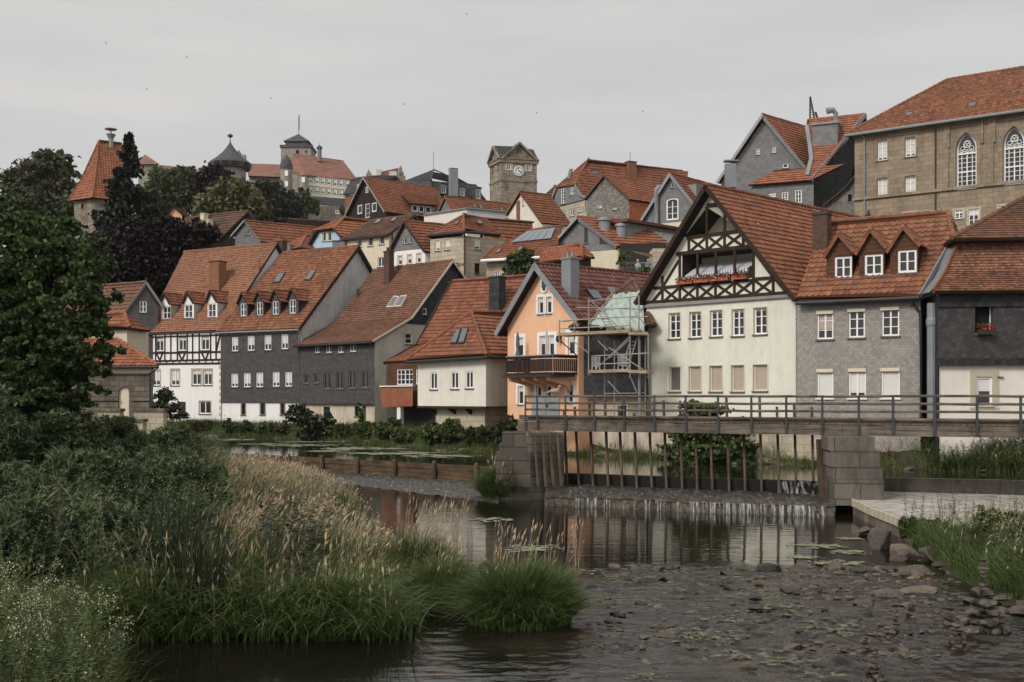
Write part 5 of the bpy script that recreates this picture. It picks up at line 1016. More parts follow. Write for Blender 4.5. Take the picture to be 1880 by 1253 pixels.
for x0, y0, x1, y1 in ((798, 418, 830, 482), (942, 440, 973, 503), (1064, 450, 1094, 525)):
    r_ = rect(fm, *q_(3, x0 - 5, y0 - 6, x1 + 5, y1 + 4)); o = wall(b, fm, [(r_[0], r_[1]), (r_[2], r_[1]), (r_[2], r_[3]), (r_[0], r_[3])], WZ(3, f'{x0},{y0},{x1},{y1}', c=2, r=2, fw=.2), 'zinc', 'dormer', own=True)
    m = MB(); m.box(fm.w(r_[0] - .1, r_[3], .15), fm.e * (r_[2] - r_[0] + .2), -fm.n * 2.5, Vector((0, 0, .25))); m.face([fm.w(r_[0], r_[1]), fm.w(r_[0], r_[3]), fm.w(r_[0], r_[3], -2.5), fm.w(r_[0], r_[1], -1)]); m.face([fm.w(r_[2], r_[1]), fm.w(r_[2], r_[3]), fm.w(r_[2], r_[3], -2.5), fm.w(r_[2], r_[1], -1)]); m.build('dormer_roof', 'slate_roof', o)
chimney(b, K0, Vector((0, -.8, .6)), *q_(3, 887, 0)[:1], q_(3, 0, 450)[1], q_(3, 0, 296)[1], 14.5, 'zinc', 'zinc', pots=0, ang=20)
pipe(b, [A0, A0 + Vector((0, 0, 3.2))], .05, 'zinc', 'antenna')
# ornate stepped gables further back
b = B('stepped_gable_house', 712, 205, 26, 'distant house with ornate stepped sandstone gable and orange roof against the sky')
f = Pl(728, 205, 10)
oz = [(450, 400), (520, 400), (522, 352), (508, 345), (508, 322), (496, 312), (494, 290), (482, 265), (470, 290), (466, 312), (455, 320), (450, 345)]
wall(b, f, [f.uz(*q_(3, *p_)) for p_ in oz], WZ(3, '476,330,490,348', c=1, arch='round', f='frame_grey', sill=None) + WZ(3, '486,360,500,385', c=1), 'sandstone')
r0, r1, r2, r3 = P(*q_(3, 330, 345), 209), P(*q_(3, 455, 332), 205.3), P(*q_(3, 462, 285), 208), P(*q_(3, 345, 318), 212); hip_roof(b, [[r0, r1, r2, r3]], 'tile_red', [], far=True)
m = MB(); m.face([r0, r1, r1 - Vector((0, 0, 9)), r0 - Vector((0, 0, 9))]); m.box(P(*q_(3, 297, 345), 210), (.9, 0, 0), (0, 1, 0), (0, 0, 1.2)); m.box(P(*q_(3, 395, 345), 203), (1.35, 0, 0), (0, 1, 0), (0, 0, .8)); m.build('wall', 'plaster_grey', b)
m = MB(); oz = [(215, 350), (260, 350), (258, 330), (246, 318), (238, 295), (230, 316), (220, 330)]; g9 = Pl(672, 206, 10); P_ = [g9.P(*q_(3, *p_)) for p_ in oz]; m.face(P_); m.face([p_ + Vector((0, .6, 0)) for p_ in P_]); m.build('small_gable', 'sandstone', b)
r0, r1, r2, r3 = P(*q_(3, 205, 372), 205), P(*q_(3, 470, 372), 203), P(*q_(3, 440, 342), 207), P(*q_(3, 222, 345), 208); hip_roof(b, [[r0, r1, r2, r3]], 'slate_roof', [], far=True, name='lower_roof')
b = B('grey_mansard_house', 640, 178, 24, 'small house with grey mansard roof and one white window beneath the castle')
r = [P(*q_(3, *c), d) for c, d in (((42, 498), 176), ((185, 470), 174), ((205, 375), 179), ((95, 385), 180))]; hip_roof(b, [r, [r[3], r[2], P(*q_(3, 250, 352), 184), P(*q_(3, 150, 360), 186)]], 'slate_roof', [], far=True)
f = Pl(0, 0, pt=r[0] + Vector((.2, .3, 0)), e=(r[1] - r[0])); wall(b, f, [(0, 20), (13, 20), (13, r[0].z), (0, r[0].z)], [], 'brick_red'); f = Pl(650, 174.5, -10); wall(b, f, [f.uz(*q_(3, *p_)) for p_ in ((145, 470), (182, 470), (182, 408), (145, 408))], WZ(3, '150,412,177,465', c=2, r=2, fw=.2), 'zinc', 'dormer', own=True)
# church tower
b = B('clock_tower', 919, 170, 26, 'square sandstone clock tower with cross-gabled slate roof and white clock face', 'tower')
f = Pl(*q_(3, 1250)[:1], 168, 16); s = Pl(*q_(3, 1250)[:1], 168, 106 + 8); ze = f.uz(*q_(3, 1392, 225))[1]; ur = f.u(q_(3, 1528, 0)[0]); sl_ = s.u(q_(3, 1167, 0)[0])
wall(b, f, [(0, 16), (ur, 16), (ur, ze), (ur / 2, f.uz(*q_(3, 1395, 98))[1]), (0, ze)], WZ(3, '1295,255,1330,304;1447,262,1480,312', c=2, r=2, fw=.16, sur=('sandstone_pale', .25)) + WZ(3, '1366,140,1410,178', c=1, arch='round', f=None, glass='stone_dark', sur=('sandstone_pale', .2), sill=None), 'stone_tower')
pk = f.uz(*q_(3, 1395, 98))[1]
wall(b, s, [(0, 16), (sl_, 16), (sl_, ze), (sl_ / 2, pk - .3), (0, ze)], WZ(3, '1225,260,1240,320;1182,280,1196,340', c=1, f=None, glass='stone_dark', sill=None) + WZ(3, '1200,168,1214,190', c=1, f=None, glass='black', sill=None), 'stone_tower', 'side_wall')
m = MB()
for y_, hgt, o_ in ((228, .45, .22), (378, .3, .12), (215, .2, .32)):
    z_ = f.uz(*q_(3, 1392, y_))[1]; m.box(f.w(-o_, z_ - hgt, -.1), f.e * (ur + 2 * o_), f.n * (o_ + .1), Vector((0, 0, hgt))); m.box(s.w(0, z_ - hgt, -.1), s.e * (sl_ + (o_ if sl_ > 0 else -o_)), s.n * (o_ + .1), Vector((0, 0, hgt)))
m.build('string_course', 'sandstone', b)
FL, FR = f.w(0, ze), f.w(ur, ze); BLs = s.w(sl_, ze); BRr = FR + (BLs - FL); Fa = f.w(ur / 2, pk); La = s.w(sl_ / 2, pk - .3); Ce = (FL + BRr) / 2; Ce.z = pk - .15
yd = (BLs - FL); xd = (FR - FL); Ba = Fa + yd; Ra = La + xd; o_ = .35; fo = f.n * o_; so_ = s.n * o_
def tri(a, c, d_): return [a, c, d_]
hip_roof(b, [[FL + fo, Fa + fo, Ce], [FR + fo, Fa + fo, Ce], [FL + so_, La + so_, Ce], [BLs + so_, La + so_, Ce], [BLs, Ba, Ce], [BRr, Ba, Ce], [FR - so_, Ra - so_, Ce], [BRr - so_, Ra - so_, Ce]], 'slate_roof', [(Fa + fo, Ce), (La + so_, Ce)], far=True)
m = MB(); [m.bar(a_, c_, .35, .3) for a_, c_ in ((FL + fo, Fa + fo), (FR + fo, Fa + fo), (FL + so_, La + so_), (BLs + so_, La + so_))]; m.build('raking_cornice', 'stone_tower', b)
m = MB(); m.face([BLs, BRr, Vector((BRr.x, BRr.y, 16)), Vector((BLs.x, BLs.y, 16))]); m.face([FR, BRr, Vector((BRr.x, BRr.y, 16)), Vector((FR.x, FR.y, 16))]); m.face([BLs, Ba, BRr]); m.face([FR, Ra, BRr]); m.build('back_wall', 'stone_tower', b)
ck = f.P(*q_(3, 1388, 311), .15); m = MB(); rr_ = .82; cx = f.e; up_ = Vector((0, 0, 1)); disc = [ck + (cx * math.cos(i * .2618) + up_ * math.sin(i * .2618)) * rr_ for i in range(24)]
m.face(disc); [m.face([disc[i], disc[(i + 1) % 24], disc[(i + 1) % 24] - f.n * .15, disc[i] - f.n * .15]) for i in range(24)]; clock = m.build('clock_face', 'frame_white', b)
m = MB(); m.tube([ck + f.n * .03 + (cx * math.cos(i * .2618) + up_ * math.sin(i * .2618)) * rr_ * .62 for i in range(25)], .02, 4)
for i in range(12): a_ = i * math.pi / 6; v_ = cx * math.cos(a_) + up_ * math.sin(a_); m.bar(ck + f.n * .03 + v_ * rr_ * .68, ck + f.n * .03 + v_ * rr_ * .92, .03, .07, up=f.n)
m.build('numerals', 'black', clock)
for ang, ln, w_, nm in ((118, .62, .07, 'minute_hand'), (-32, .45, .13, 'hour_hand')):
    m = MB(); v_ = cx * math.cos(math.radians(ang)) + up_ * math.sin(math.radians(ang)); m.bar(ck + f.n * .06 - v_ * .1, ck + f.n * .06 + v_ * ln, w_, .03, up=f.n); m.build(nm, 'black', clock)
# cream gable next to brick house
b = B('cream_gabled_house', 957, 125, 18, 'narrow cream gabled house with red roof and brick chimney below the clock tower')
R = gabled(b, Pl(992, 124, -22), q_(3, 1310, 632), q_(3, 1408, 470), q_(3, 1568, 692), 32, far=1007, base=14, roof='tile_red', wmat='plaster_offwhite', board='tile_red', bw=.2, far_lod=True, wins=WZ(3, '1416,530,1430,575', c=2, fw=.08))
b2 = B('brick_chimney', 953, 120, 18, 'slim brick chimney rising in front of the cream gable', 'chimney'); m = MB(); p = P(951, 395, 121); m.box(p + Vector((-.2, 0, -3)), (.45, 0, 0), (0, .5, 0), (0, 0, 4.6)); m.build('stack', 'brick_red', b2)
b = B('brick_house', 1008, 126, 18, 'small red brick house with one dark window beside the big half-hipped roof')
f, s, FL, FR, BR, BL = block(b, 1030, 136, -20, 997, 5, 368, 14, WZ(3, '1630,640,1671,705', c=2, r=1), 'brick_red'); hip(b, [FL, FR, BR, BL], 2.0, 'tile_brown', far=True)
# big red roof with half hip
b = B('half_hipped_house', 1075, 130, 18, 'large house with long red half-hipped roof, tallest in the middle of town')
f = Pl(*q_(4, 430)[:1], 128, -58)
A_, Hl, Hr = q_(4, 350, 100), q_(4, 205, 352), q_(4, 368, 325); bl, br = q_(4, 150, 512), q_(4, 438, 462)
hl, hr, bl_, br_ = f.uz(*Hl), f.uz(*Hr), f.uz(*bl), f.uz(*br); zs_ = (bl_[1] + br_[1]) / 2
wall(b, f, [(bl_[0], zs_), (br_[0], zs_), (hr[0] + (br_[0] - hr[0]) * .5, zs_ + (hr[1] - zs_) * .35), hr, hl, (hl[0] + (bl_[0] - hl[0]) * .4, zs_ + (hl[1] - zs_) * .4)], WZ(4, '240,356,276,484', c=2, r=5, fw=.1) + WZ(4, '320,348,353,410', c=2, r=3, fw=.1), 'slate_grey', 'slate_wall', outz=.15)
wall(b, f, [(bl_[0] + .5, 14), (br_[0], 14), (br_[0], zs_), (bl_[0] + .5, zs_)], WZ(4, '236,536,270,620;308,528,345,590;380,512,420,552', c=2, r=3, fw=.1, sur=('sandstone_pale', .12)), 'sandstone_pale')
dr = Vector((math.cos(math.radians(27)), math.sin(math.radians(27)), 0)); ap = f.P(*A_) + dr * 1.8; k = (1251 - CX) / FP; ln = (k * ap.y - ap.x) / (dr.x - k * dr.y); ae = ap + dr * ln
HL, HR, BR_ = f.w(*hl, .3), f.w(*hr, .3), f.w(br_[0] + .5, zs_ + .2, .3); BL_ = f.w(bl_[0] - .4, zs_, .3)
lb = hit(HR, geometry.normal([HR, ap, ae]), *q_(4, 1010, 450)); m1 = HR.lerp(BR_, .55) + Vector((0, 0, -.5))
hip_roof(b, [[HL, HR, ap], [HR, m1, m1 + dr * (ln + 1), ae + dr * 1.0, ap], [m1, BR_, BR_ + dr * (ln + 1), m1 + dr * (ln + 1)], [HL, ap, ae, HL + dr * ln], [BL_, HL, HL + dr * ln, BL_ + dr * ln]], 'tile_red', [(HL, ap), (HR, ap), (ap, ae)], far=True)
m = MB(); m.bar(HR, m1, .1, .3); m.bar(m1, BR_, .1, .3); m.bar(HL, BL_, .1, .3); m.build('bargeboard', 'zinc', b); m = MB(); q9 = BR_ + dr * 14; m.face([BR_, q9, q9 - Vector((0, 0, 8)), BR_ - Vector((0, 0, 8))]); m.build('side_wall', 'plaster_old', b)
nn = geometry.normal([HR, ae, ap]); nn = nn if nn.z > 0 else -nn
skylight(b, HR, nn, [q_(4, 522, 328), q_(4, 573, 275), q_(4, 548, 200), q_(4, 482, 196)]); skylight(b, HR, nn, [q_(4, 910, 272), q_(4, 948, 272), q_(4, 938, 246), q_(4, 900, 246)])
n4 = geometry.normal([HL, HR, ap]); n4 = n4 if n4.z > 0 else -n4; skylight(b, HL, n4, [q_(4, 284, 286), q_(4, 312, 282), q_(4, 334, 192), q_(4, 308, 196)])
chimney(b, HR, nn, 1158, 313, 299, 17, 'brick_red', pots=0, ang=27); pipe(b, [ap + dr * 6, ap + dr * 6 + Vector((0, 0, 1.6))], .04, 'zinc', 'antenna')
# rough slate gable in front of it
b = B('rough_slate_gable_house', 1111, 118, 16, 'house with rough weathered slate gable and orange roof in front of the half-hipped house')
R = gabled(b, Pl(*q_(4, 810)[:1], 116, -25), q_(4, 455, 430), q_(4, 608, 242), q_(4, 812, 432), 38, far=1215, base=14, roof='tile_orange', wmat='shingle_rough', board='tile_brown', bw=.2, far_lod=True, rmat='tile_hung', wins=WZ(4, '548,492,580,524;675,515,705,535', c=2, fw=.08))
# slate gable with arched window
b = B('arched_window_slate_house', 1233, 95, 12, 'slate-clad gable with large white arched window and steel flue left of the mint gable')
f = Pl(*q_(4, 1385)[:1], 93, -33)
R = gabled(b, f, q_(4, 938, 612), q_(4, 1175, 232), q_(4, 1390, 498), 48, far=1322, base=11, roof='tile_red', wmat='slate_grey', over=.3, og=.3, board='zinc', bw=.25, far_lod=True, fsplit=(q_(4, 0, 668)[1], 'plaster_cream', 'plaster_wall'),
   wins=WZ(4, '1128,436,1232,622', c=2, r=3, arch='oval_low', fw=.12, sill=None) + WZ(4, '1166,312,1192,348', c=1, fw=.1))
m = MB(); m.tube([f.P(*q_(4, 1057, 668), .3), f.P(*q_(4, 1057, 370), .3), f.P(*q_(4, 1068, 345), .1), f.P(*q_(4, 1100, 340), -.4)], .22, 10); m.build('flue', 'zinc', b)
pt, n, q = R.planes[1]; f9 = Pl(0, 0, pt=hit(pt, n, *q_(4, 1400, 440)), e=(math.cos(math.radians(48)), math.sin(math.radians(48)), 0))
m = MB(); c9 = hit(pt, n, *q_(4, 1385, 435)); m.box(c9, f9.e * 3.5, f9.n * -2.5, Vector((0, 0, 1.2))); m.build('box_dormer', 'zinc', b)
# grey gabled restaurant with terrace
b = B('grey_gabled_restaurant', 1075, 85, 8, 'light grey boarded gable with tall slot window, silver roof flues and terrace')
f = Pl(*q_(4, 690)[:1], 83, -28)
tw = W_(*q_(4, 555, 730, 668, 838), c=1, f='frame_grey', fw=.06); tw['poly'] = [q_(4, *p_) for p_ in ((560, 838), (655, 832), (560, 750))]; tw['arch'] = 'x'
R = gabled(b, f, q_(4, 165, 858), q_(4, 395, 602), q_(4, 715, 832), 22, far=1165, base=8, roof='tile_orange', wmat='slate_grey', over=.3, og=.3, board='zinc', bw=.28, far_lod=True, fsplit=(q_(4, 0, 915)[1], 'plaster_cream', 'plaster_wall'),
   wins=WZ(4, '430,690,464,822', c=1, f='frame_grey') + [tw], rmat='plaster_cream')
pt, n, q = R.planes[1]
for x, yb, yt, w_ in ((600, 690, 608, 110), (745, 745, 655, 100)):
    p_ = hit(pt, n, *q_(4, x, yb)); r_ = w_ / 4.64 * p_.y / FP / 2; h_ = (yb - yt) / 4.64 * p_.y / FP; m = MB(); m.lathe(p_ - Vector((0, 0, .6)), [(r_ * .9, 0), (r_ * .9, h_ * .7 + .6), (r_ * 1.15, h_ * .72 + .6), (r_ * 1.05, h_ * .95 + .6), (r_ * .3, h_ + .68)], 14); m.build('flue', 'zinc', b)
cl = P(*q_(4, 790, 800), 84); e_ = P(*q_(4, 1250, 830), 88.5) - cl; e_.z = 0; dz = .0
f9 = Pl(0, 0, pt=cl, e=e_); zt_ = f9.uz(*q_(4, 1000, 680))[1]; zbm = f9.uz(*q_(4, 1000, 840))[1]
wall(b, f9, [(0, zbm - 2), (e_.length, zbm - 2), (e_.length, zt_), (0, zt_)], WZ(4, '1020,735,1235,826', c=3, r=1, blind=1, bm='blind_white', f='frame_white'), 'zinc', 'upper_wall')
m = MB(); m.box(f9.w(-.5, zt_, .5), f9.e * (e_.length + .8), f9.n * -5, Vector((0, 0, .22))); m.build('flat_roof', 'tile_maroon', b)
# tile pavilion
b = B('tiled_pavilion', 1040, 78, 8, 'small pavilion with pale orange hipped tile roof above the maroon roof')
e0, e1, e2 = P(*q_(4, 30, 978), 78), P(*q_(4, 412, 945), 76), P(*q_(4, 525, 945), 79); r0, r1 = P(*q_(4, 75, 882), 82), P(*q_(4, 405, 830), 79)
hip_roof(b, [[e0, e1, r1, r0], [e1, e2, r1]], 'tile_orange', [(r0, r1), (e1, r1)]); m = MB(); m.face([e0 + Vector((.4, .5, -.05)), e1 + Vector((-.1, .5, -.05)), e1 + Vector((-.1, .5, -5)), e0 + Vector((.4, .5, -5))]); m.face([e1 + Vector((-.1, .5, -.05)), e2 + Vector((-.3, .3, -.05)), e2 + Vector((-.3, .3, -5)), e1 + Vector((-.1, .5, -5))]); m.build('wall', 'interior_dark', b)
# terrace railing, sail, guests
b = B('terrace', 1165, 80, 8, 'restaurant terrace with pale parapet, thin metal railing and shade sail beside the mint gable', 'terrace')
f = Pl(1131, 79, -10); ty = f.uz(1165, 501)[1]; m = MB(); m.box(f.w(0, 6, 0), f.e * 3.6, f.n * -5, Vector((0, 0, ty - 6))); m.build('floor', 'plaster_cream', b)
m = MB(); zr_ = f.uz(1165, 483)[1]; m.bar(f.w(0, zr_), f.w(3.4, zr_), .05, .05); m.bar(f.w(0, (zr_ + ty) / 2), f.w(3.4, (zr_ + ty) / 2), .03, .03)
for i in range(28): m.bar(f.w(i * .125, ty), f.w(i * .125, zr_), .015, .015)
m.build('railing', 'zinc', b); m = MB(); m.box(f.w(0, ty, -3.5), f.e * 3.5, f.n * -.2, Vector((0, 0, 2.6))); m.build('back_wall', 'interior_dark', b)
m = MB(); m.face([P(*q_(4, 830, 885), 80), P(*q_(4, 1012, 915), 79), P(*q_(4, 1010, 945), 79.5), P(*q_(4, 870, 905), 81)]); m.build('shade_sail', 'blind_beige', b)
m = MB(); m.box(P(*q_(4, 1015, 1060), 79), (1.9, 0, 0), (0, 2, 0), (0, 0, 1.65)); m.build('stair_tower', 'sandstone_pale', b)
def person(px, py, d, hgt, lab, shirt, hair='frame_grey'):
    p = P(px, py, d); t = empty('person', p, lab, 'person', None)
    m = MB(); s_ = hgt; z0 = 0
    rings = [(-.16, .16, .12), (.0, .17, .13), (.18, .15, .11), (.36, .19, .12), (.46, .15, .10), (.50, .06, .06), (.56, .055, .06), (.60, .075, .09), (.68, .09, .105), (.76, .07, .085), (.79, .02, .02)]
    R_ = [[p + Vector((rx * math.cos(k * .6283) * s_, ry * math.sin(k * .6283) * s_, z_ * s_)) for k in range(10)] for z_, rx, ry in rings]
    for i, (a, c) in enumerate(zip(R_, R_[1:])):
        m.cur = 1 if i < 5 else 0
        for k in range(10): m.face([a[k], a[(k + 1) % 10], c[(k + 1) % 10], c[k]])
    for sx in (-1, 1):
        m.cur = 1; m.tube([p + Vector((sx * .17 * s_, 0, .42 * s_)), p + Vector((sx * .22 * s_, -.06 * s_, .16 * s_))], .05 * s_, 7); m.cur = 0; m.tube([p + Vector((sx * .22 * s_, -.06 * s_, .16 * s_)), p + Vector((sx * .12 * s_, -.32 * s_, .12 * s_))], .04 * s_, 7, True, [.04 * s_, .028 * s_])
        m.cur = 2; m.tube([p + Vector((sx * .09 * s_, 0, -.08 * s_)), p + Vector((sx * .1 * s_, -.42 * s_, -.06 * s_)), p + Vector((sx * .1 * s_, -.45 * s_, -.5 * s_))], .07 * s_, 7, True, [.08 * s_, .07 * s_, .045 * s_])
    m.build('body', ['skin', shirt, 'cloth_blue'], t, smooth=True)
    m = MB(); m.blob(p + Vector((0, .02 * s_, .73 * s_)), .092 * s_, .105 * s_, .085 * s_, 3, 6, 9, .05); m.build('hair', hair, t)
person(1171, 494, 79.4, .85, 'person in pale shirt sitting behind the terrace railing', 'cloth_pale', 'blind_white')
person(1190, 493, 79.3, .9, 'person in blue shirt with brown hair sitting behind the terrace railing', 'cloth_blue', 'wood_brown')
# large slate house on the right with two wings
b = B('twin_winged_slate_house', 1490, 100, 12, 'tall grey slate house with two steep orange roof wings and boxy slate dormer')
f = Pl(*q_(5, 955)[:1], 100, -20)
R = gabled(b, f, q_(5, 125, 900), q_(5, 548, 272), q_(5, 1010, 830), 42, far=1482, base=14, roof='tile_orange', wmat='slate_grey', over=.3, og=.5, board='zinc', bw=.3, far_lod=True,
   wins=WZ(5, '458,590,497,650', c=2, r=2, fw=.1) + WZ(5, '611,570,650,632', c=2, fw=.1, f='frame_white') + WZ(5, '713,732,768,778', c=1, fw=.1))
f2 = Pl(*q_(5, 1012)[:1], 96, -24); s2 = Pl(*q_(5, 1012)[:1], 96, 50); zt = f2.uz(*q_(5, 1012, 905))[1]
wall(b, f2, [(f2.u(1375), 14), (0, 14), (0, zt), (f2.u(1375), zt)], WZ(5, '582,1018,648,1056;704,1005,768,1086;832,985,898,1112', c=2, r=3, fw=.12), 'slate_grey', 'wing_wall')
e1, e0 = f2.P(*q_(5, 995, 902), .4), f2.P(*q_(5, 398, 972), .4); e0.z = e1.z; nw = slope_plane(e0, e1, 46); rT = hit(e1, nw, *q_(5, 1507, 264)); rl = hit(e1, nw, *q_(5, 965, 372)); v1 = hit(e1, nw, *q_(5, 975, 768)); v2 = hit(e1, nw, *q_(5, 640, 800)); rl.z = rT.z
rl = rT + (e0 - e1).normalized() * ((rl - rT).length)
hip_roof(b, [[e0, e1, v1 + (e1 - e0).normalized() * 3, v2], [v1, hit(e1, nw, *q_(5, 1100, 790)), rT, rl], [e1, rT, v1]], 'tile_orange', [(rT, rl)], far=True, name='wing_roof')
bb = Vector((-(e1 - e0).y, (e1 - e0).x, 0)).normalized(); rb_ = e1 + bb * ((rT - e1).dot(bb) * 2); hip_roof(b, [[rT, rl, rl + bb * 7 - Vector((0, 0, 7)), rT + bb * 7 - Vector((0, 0, 7))]], 'tile_orange', [], far=True, name='back_roof')
m = MB(); lo_ = Vector((0, 0, -12)); ein = (e1 - e0).normalized() * -.35; g0, g1, g2 = e1 + ein + bb * .5, rT + ein, rb_ + ein; m.face([g0 + lo_, g2 + lo_, g2, g1, g0]); m.build('gable_wall', 'slate_black', b)
m = MB(); m.bar(e1 + Vector((.05, 0, 0)), rT + Vector((.05, 0, 0)), .1, .35); m.bar(rT + Vector((.05, 0, 0)), rT + bb * 3 - Vector((0, 0, 3)), .1, .35); m.build('bargeboard', 'zinc', b)
dq = hit(e1, nw, *q_(5, 1000, 575)); fd = Pl(0, 0, pt=dq, e=(e1 - e0)); zz0, zz1 = fd.uz(*q_(5, 1120, 565))[1] - .5, fd.uz(*q_(5, 1120, 358))[1]; ud = fd.u(q_(5, 1242, 0)[0])
m = MB(); m.box(fd.w(0, zz0), fd.e * ud, -fd.n * 6, Vector((0, 0, zz1 - zz0))); o = m.build('box_dormer', 'slate_grey', b); m = MB(); m.box(fd.w(-.1, zz1, .15), fd.e * (ud + .2), -fd.n * 6, Vector((0, 0, .15))); m.build('flat_roof', 'zinc', o)
m = MB(); vv = [hit(e1, nw, *q_(5, 945, 372)), hit(e1, nw, *q_(5, 975, 560)), hit(e1, nw, *q_(5, 990, 700)), hit(e1, nw, *q_(5, 950, 855))]; [m.bar(a_ + nw * .12, c_ + nw * .12, .35, .1, up=nw) for a_, c_ in zip(vv, vv[1:])]; m.build('valley_flashing', 'zinc', b)
m = MB(); c9 = fd.w(ud * .88, zz1 + .1, -.8); m.tube([c9, c9 + Vector((0, 0, 1.0)), c9 + Vector((-.25, 0, 1.3)), c9 + Vector((-.8, 0, 1.2))], .24, 10, True, [.22, .22, .26, .3]); m.build('vent_cowl', 'zinc', b)
m = MB(); c9 = P(*q_(5, 170, 960), 92); m.box(c9, (.9, 0, 0), (0, .6, 0), (0, 0, 2.0)); m.box(c9 + Vector((-.1, -.1, 2.2)), (1.2, 0, 0), (0, .8, 0), (0, 0, .1)); m.build('vent', 'zinc', b)
b = B('construction_crane', 1490, 125, 12, 'small lattice crane jib poking above the ridge of the slate house', 'crane')
p0 = P(1487, 222, 125); p1 = P(1487.5, 178, 125); p2 = P(1496, 222, 125); m = MB(); m.bar(p0, p1, .16, .16); m.bar(p2, p1, .16, .16); m.bar(P(1502, 222, 125), P(1497, 206, 125), .2, .2)
for i in range(1, 9): m.bar(p0.lerp(p1, i / 9), p2.lerp(p1, (i + .5) / 9.5), .07, .07)
m.build('jib', 'wood_pile', b); m = MB(); m.box(P(1485, 228, 125), (1.2, 0, 0), (0, 1, 0), (0, 0, .5)); m.bar(p0 - Vector((0, 0, 12)), p0, .5, .5); m.build('base', 'wood_brown', b)
b = B('slate_shed', 1540, 92, 14, 'rough slate lean-to with curved verge squeezed between slate house and sandstone hall', 'shed')
f = Pl(1569, 90, -15); oz = [q_(5, 1100, 1300), q_(5, 1440, 1300), q_(5, 1440, 820), q_(5, 1405, 855), q_(5, 1330, 950), q_(5, 1220, 1050), q_(5, 1100, 1142)]
wall(b, f, [f.uz(*p_) for p_ in oz], WZ(5, '1342,1030,1378,1096', c=1, f=None, glass='black', sill=None), 'shingle_rough'); m = MB()
for a_, c_ in zip(oz[2:], oz[3:]): m.bar(f.P(*a_, .1), f.P(*c_, .1), .5, .14)
m.build('verge', 'frame_dark', b)
# sandstone hall with gothic windows
b = B('sandstone_hall', 1569, 85, 12, 'large sandstone hall with tall white gothic windows and hipped orange roof')
f = Pl(1569, 85, -36); ur = f.u(1569) + 18.5; ze = f.uz(1569, 247)[1]
W1 = Ws('1610,257,1629,295;1661,252,1681,288;1610,327,1629,363;1661,323,1681,358', c=2, r=3, sur=('sandstone', .16), blind=.85, fw=.1, dep=.25) + Ws('1754.5,243,1793,348;1841,232,1881,339', c=4, r=8, arch='point', sur=('sandstone', .3), fw=.13, dep=.35, sill=None, bm='curtain') + Ws('1753,386,1769,402;1778,384,1797,414;1834,378,1854,400', c=2, r=3, sur=('sandstone_pale', .14), blind=.4) + Ws('1659,391,1682,402', c=2, r=1, sur=('sandstone_pale', .14), blind=.4)
wall(b, f, [(0, 12), (ur, 12), (ur, ze), (0, ze)], W1, 'sandstone')
m = MB(); zc_ = f.uz(1569, 369)[1]; m.box(f.w(-.1, zc_, 0), f.e * (ur + .1), f.n * .18, Vector((0, 0, .22))); m.box(f.w(-.1, ze - .35, 0), f.e * (ur + .1), f.n * .25, Vector((0, 0, .3)))
for x0, x1, yt, yb in ((1740, 1806, 231, 272), (1824, 1900, 220, 262)):
    u0_, u1_ = f.u(x0), f.u(x1); zt_, zb_2 = f.uz(x0, yt)[1], f.uz(x0, yb)[1]; m.box(f.w(u0_, zt_, 0), f.e * (u1_ - u0_), f.n * .14, Vector((0, 0, .16))); m.box(f.w(u0_, zb_2, 0), f.e * .16, f.n * .137, Vector((0, 0, zt_ - zb_2))); m.box(f.w(u1_ - .16, zb_2, 0), f.e * .16, f.n * .137, Vector((0, 0, zt_ - zb_2)))
for x in (1733, 1815):
    u_0 = f.u(x); m.box(f.w(u_0, zc_ + .22, 0), f.e * .35, f.n * .1, Vector((0, 0, ze - zc_ - .57)))
m.build('moulding', 'sandstone', b)
pipe(b, [f.P(1583, 248, .5), f.P(1588, 256, .12), f.P(1588, 402, .12)], .08, 'zinc'); pipe(b, [f.P(1718, 236, .1), f.P(1718, 395, .1)], .05, 'gutter_dark')
e0, e1 = f.w(-.6, ze - .05, .6), f.w(ur + .6, ze - .05, .6); nh = slope_plane(e0, e1, 40); r0 = hit(e0, nh, 1739, 147); r1 = r0 + (e1 - e0).normalized() * 14; bk = e0 - f.n * 15
hip_roof(b, [[e0, e1, r1, r0], [e0, r0, bk]], 'tile_mixed', [(e0, r0), (r0, r1)]); m = MB(); m.tube([e0 + Vector((0, 0, -.1)), e1 + Vector((0, 0, -.1))], .12, 8); m.build('gutter', 'zinc', b)
m = MB(); m.face([f.w(0, 12), f.w(0, ze), f.w(0, ze, -14), f.w(0, 12, -14)]); m.build('side_wall', 'sandstone', b)
skylight(b, e0, nh, [(1662, 214), (1672, 213), (1676, 208), (1667, 209)], 'zinc'); skylight(b, e0, nh, [(1778, 197), (1789, 196), (1792, 191), (1782, 192)], 'zinc')
b = B('dark_vent_house', 1615, 60, 6, 'dark flat chimney slab with pot behind the ridge of the shingled house', 'chimney'); m = MB(); p = P(1588, 400, 62); m.box(p + Vector((0, 0, -3)), (1.25, 0, 0), (0, .6, 0), (0, 0, 3)); m.box(p + Vector((-.1, -.1, 0)), (1.5, 0, 0), (0, .8, 0), (0, 0, .12)); m.lathe(p + Vector((.3, .3, .1)), [(.1, 0), (.12, .15), (.07, .2), (.08, .35)], 8); m.build('stack', 'gutter_dark', b)

# =============================================================== CASTLE
cs = B('hill_castle', 545, 350, 60, 'hilltop castle with square keep, round tower, turrets and long orange roofs', 'castle')
b = cs
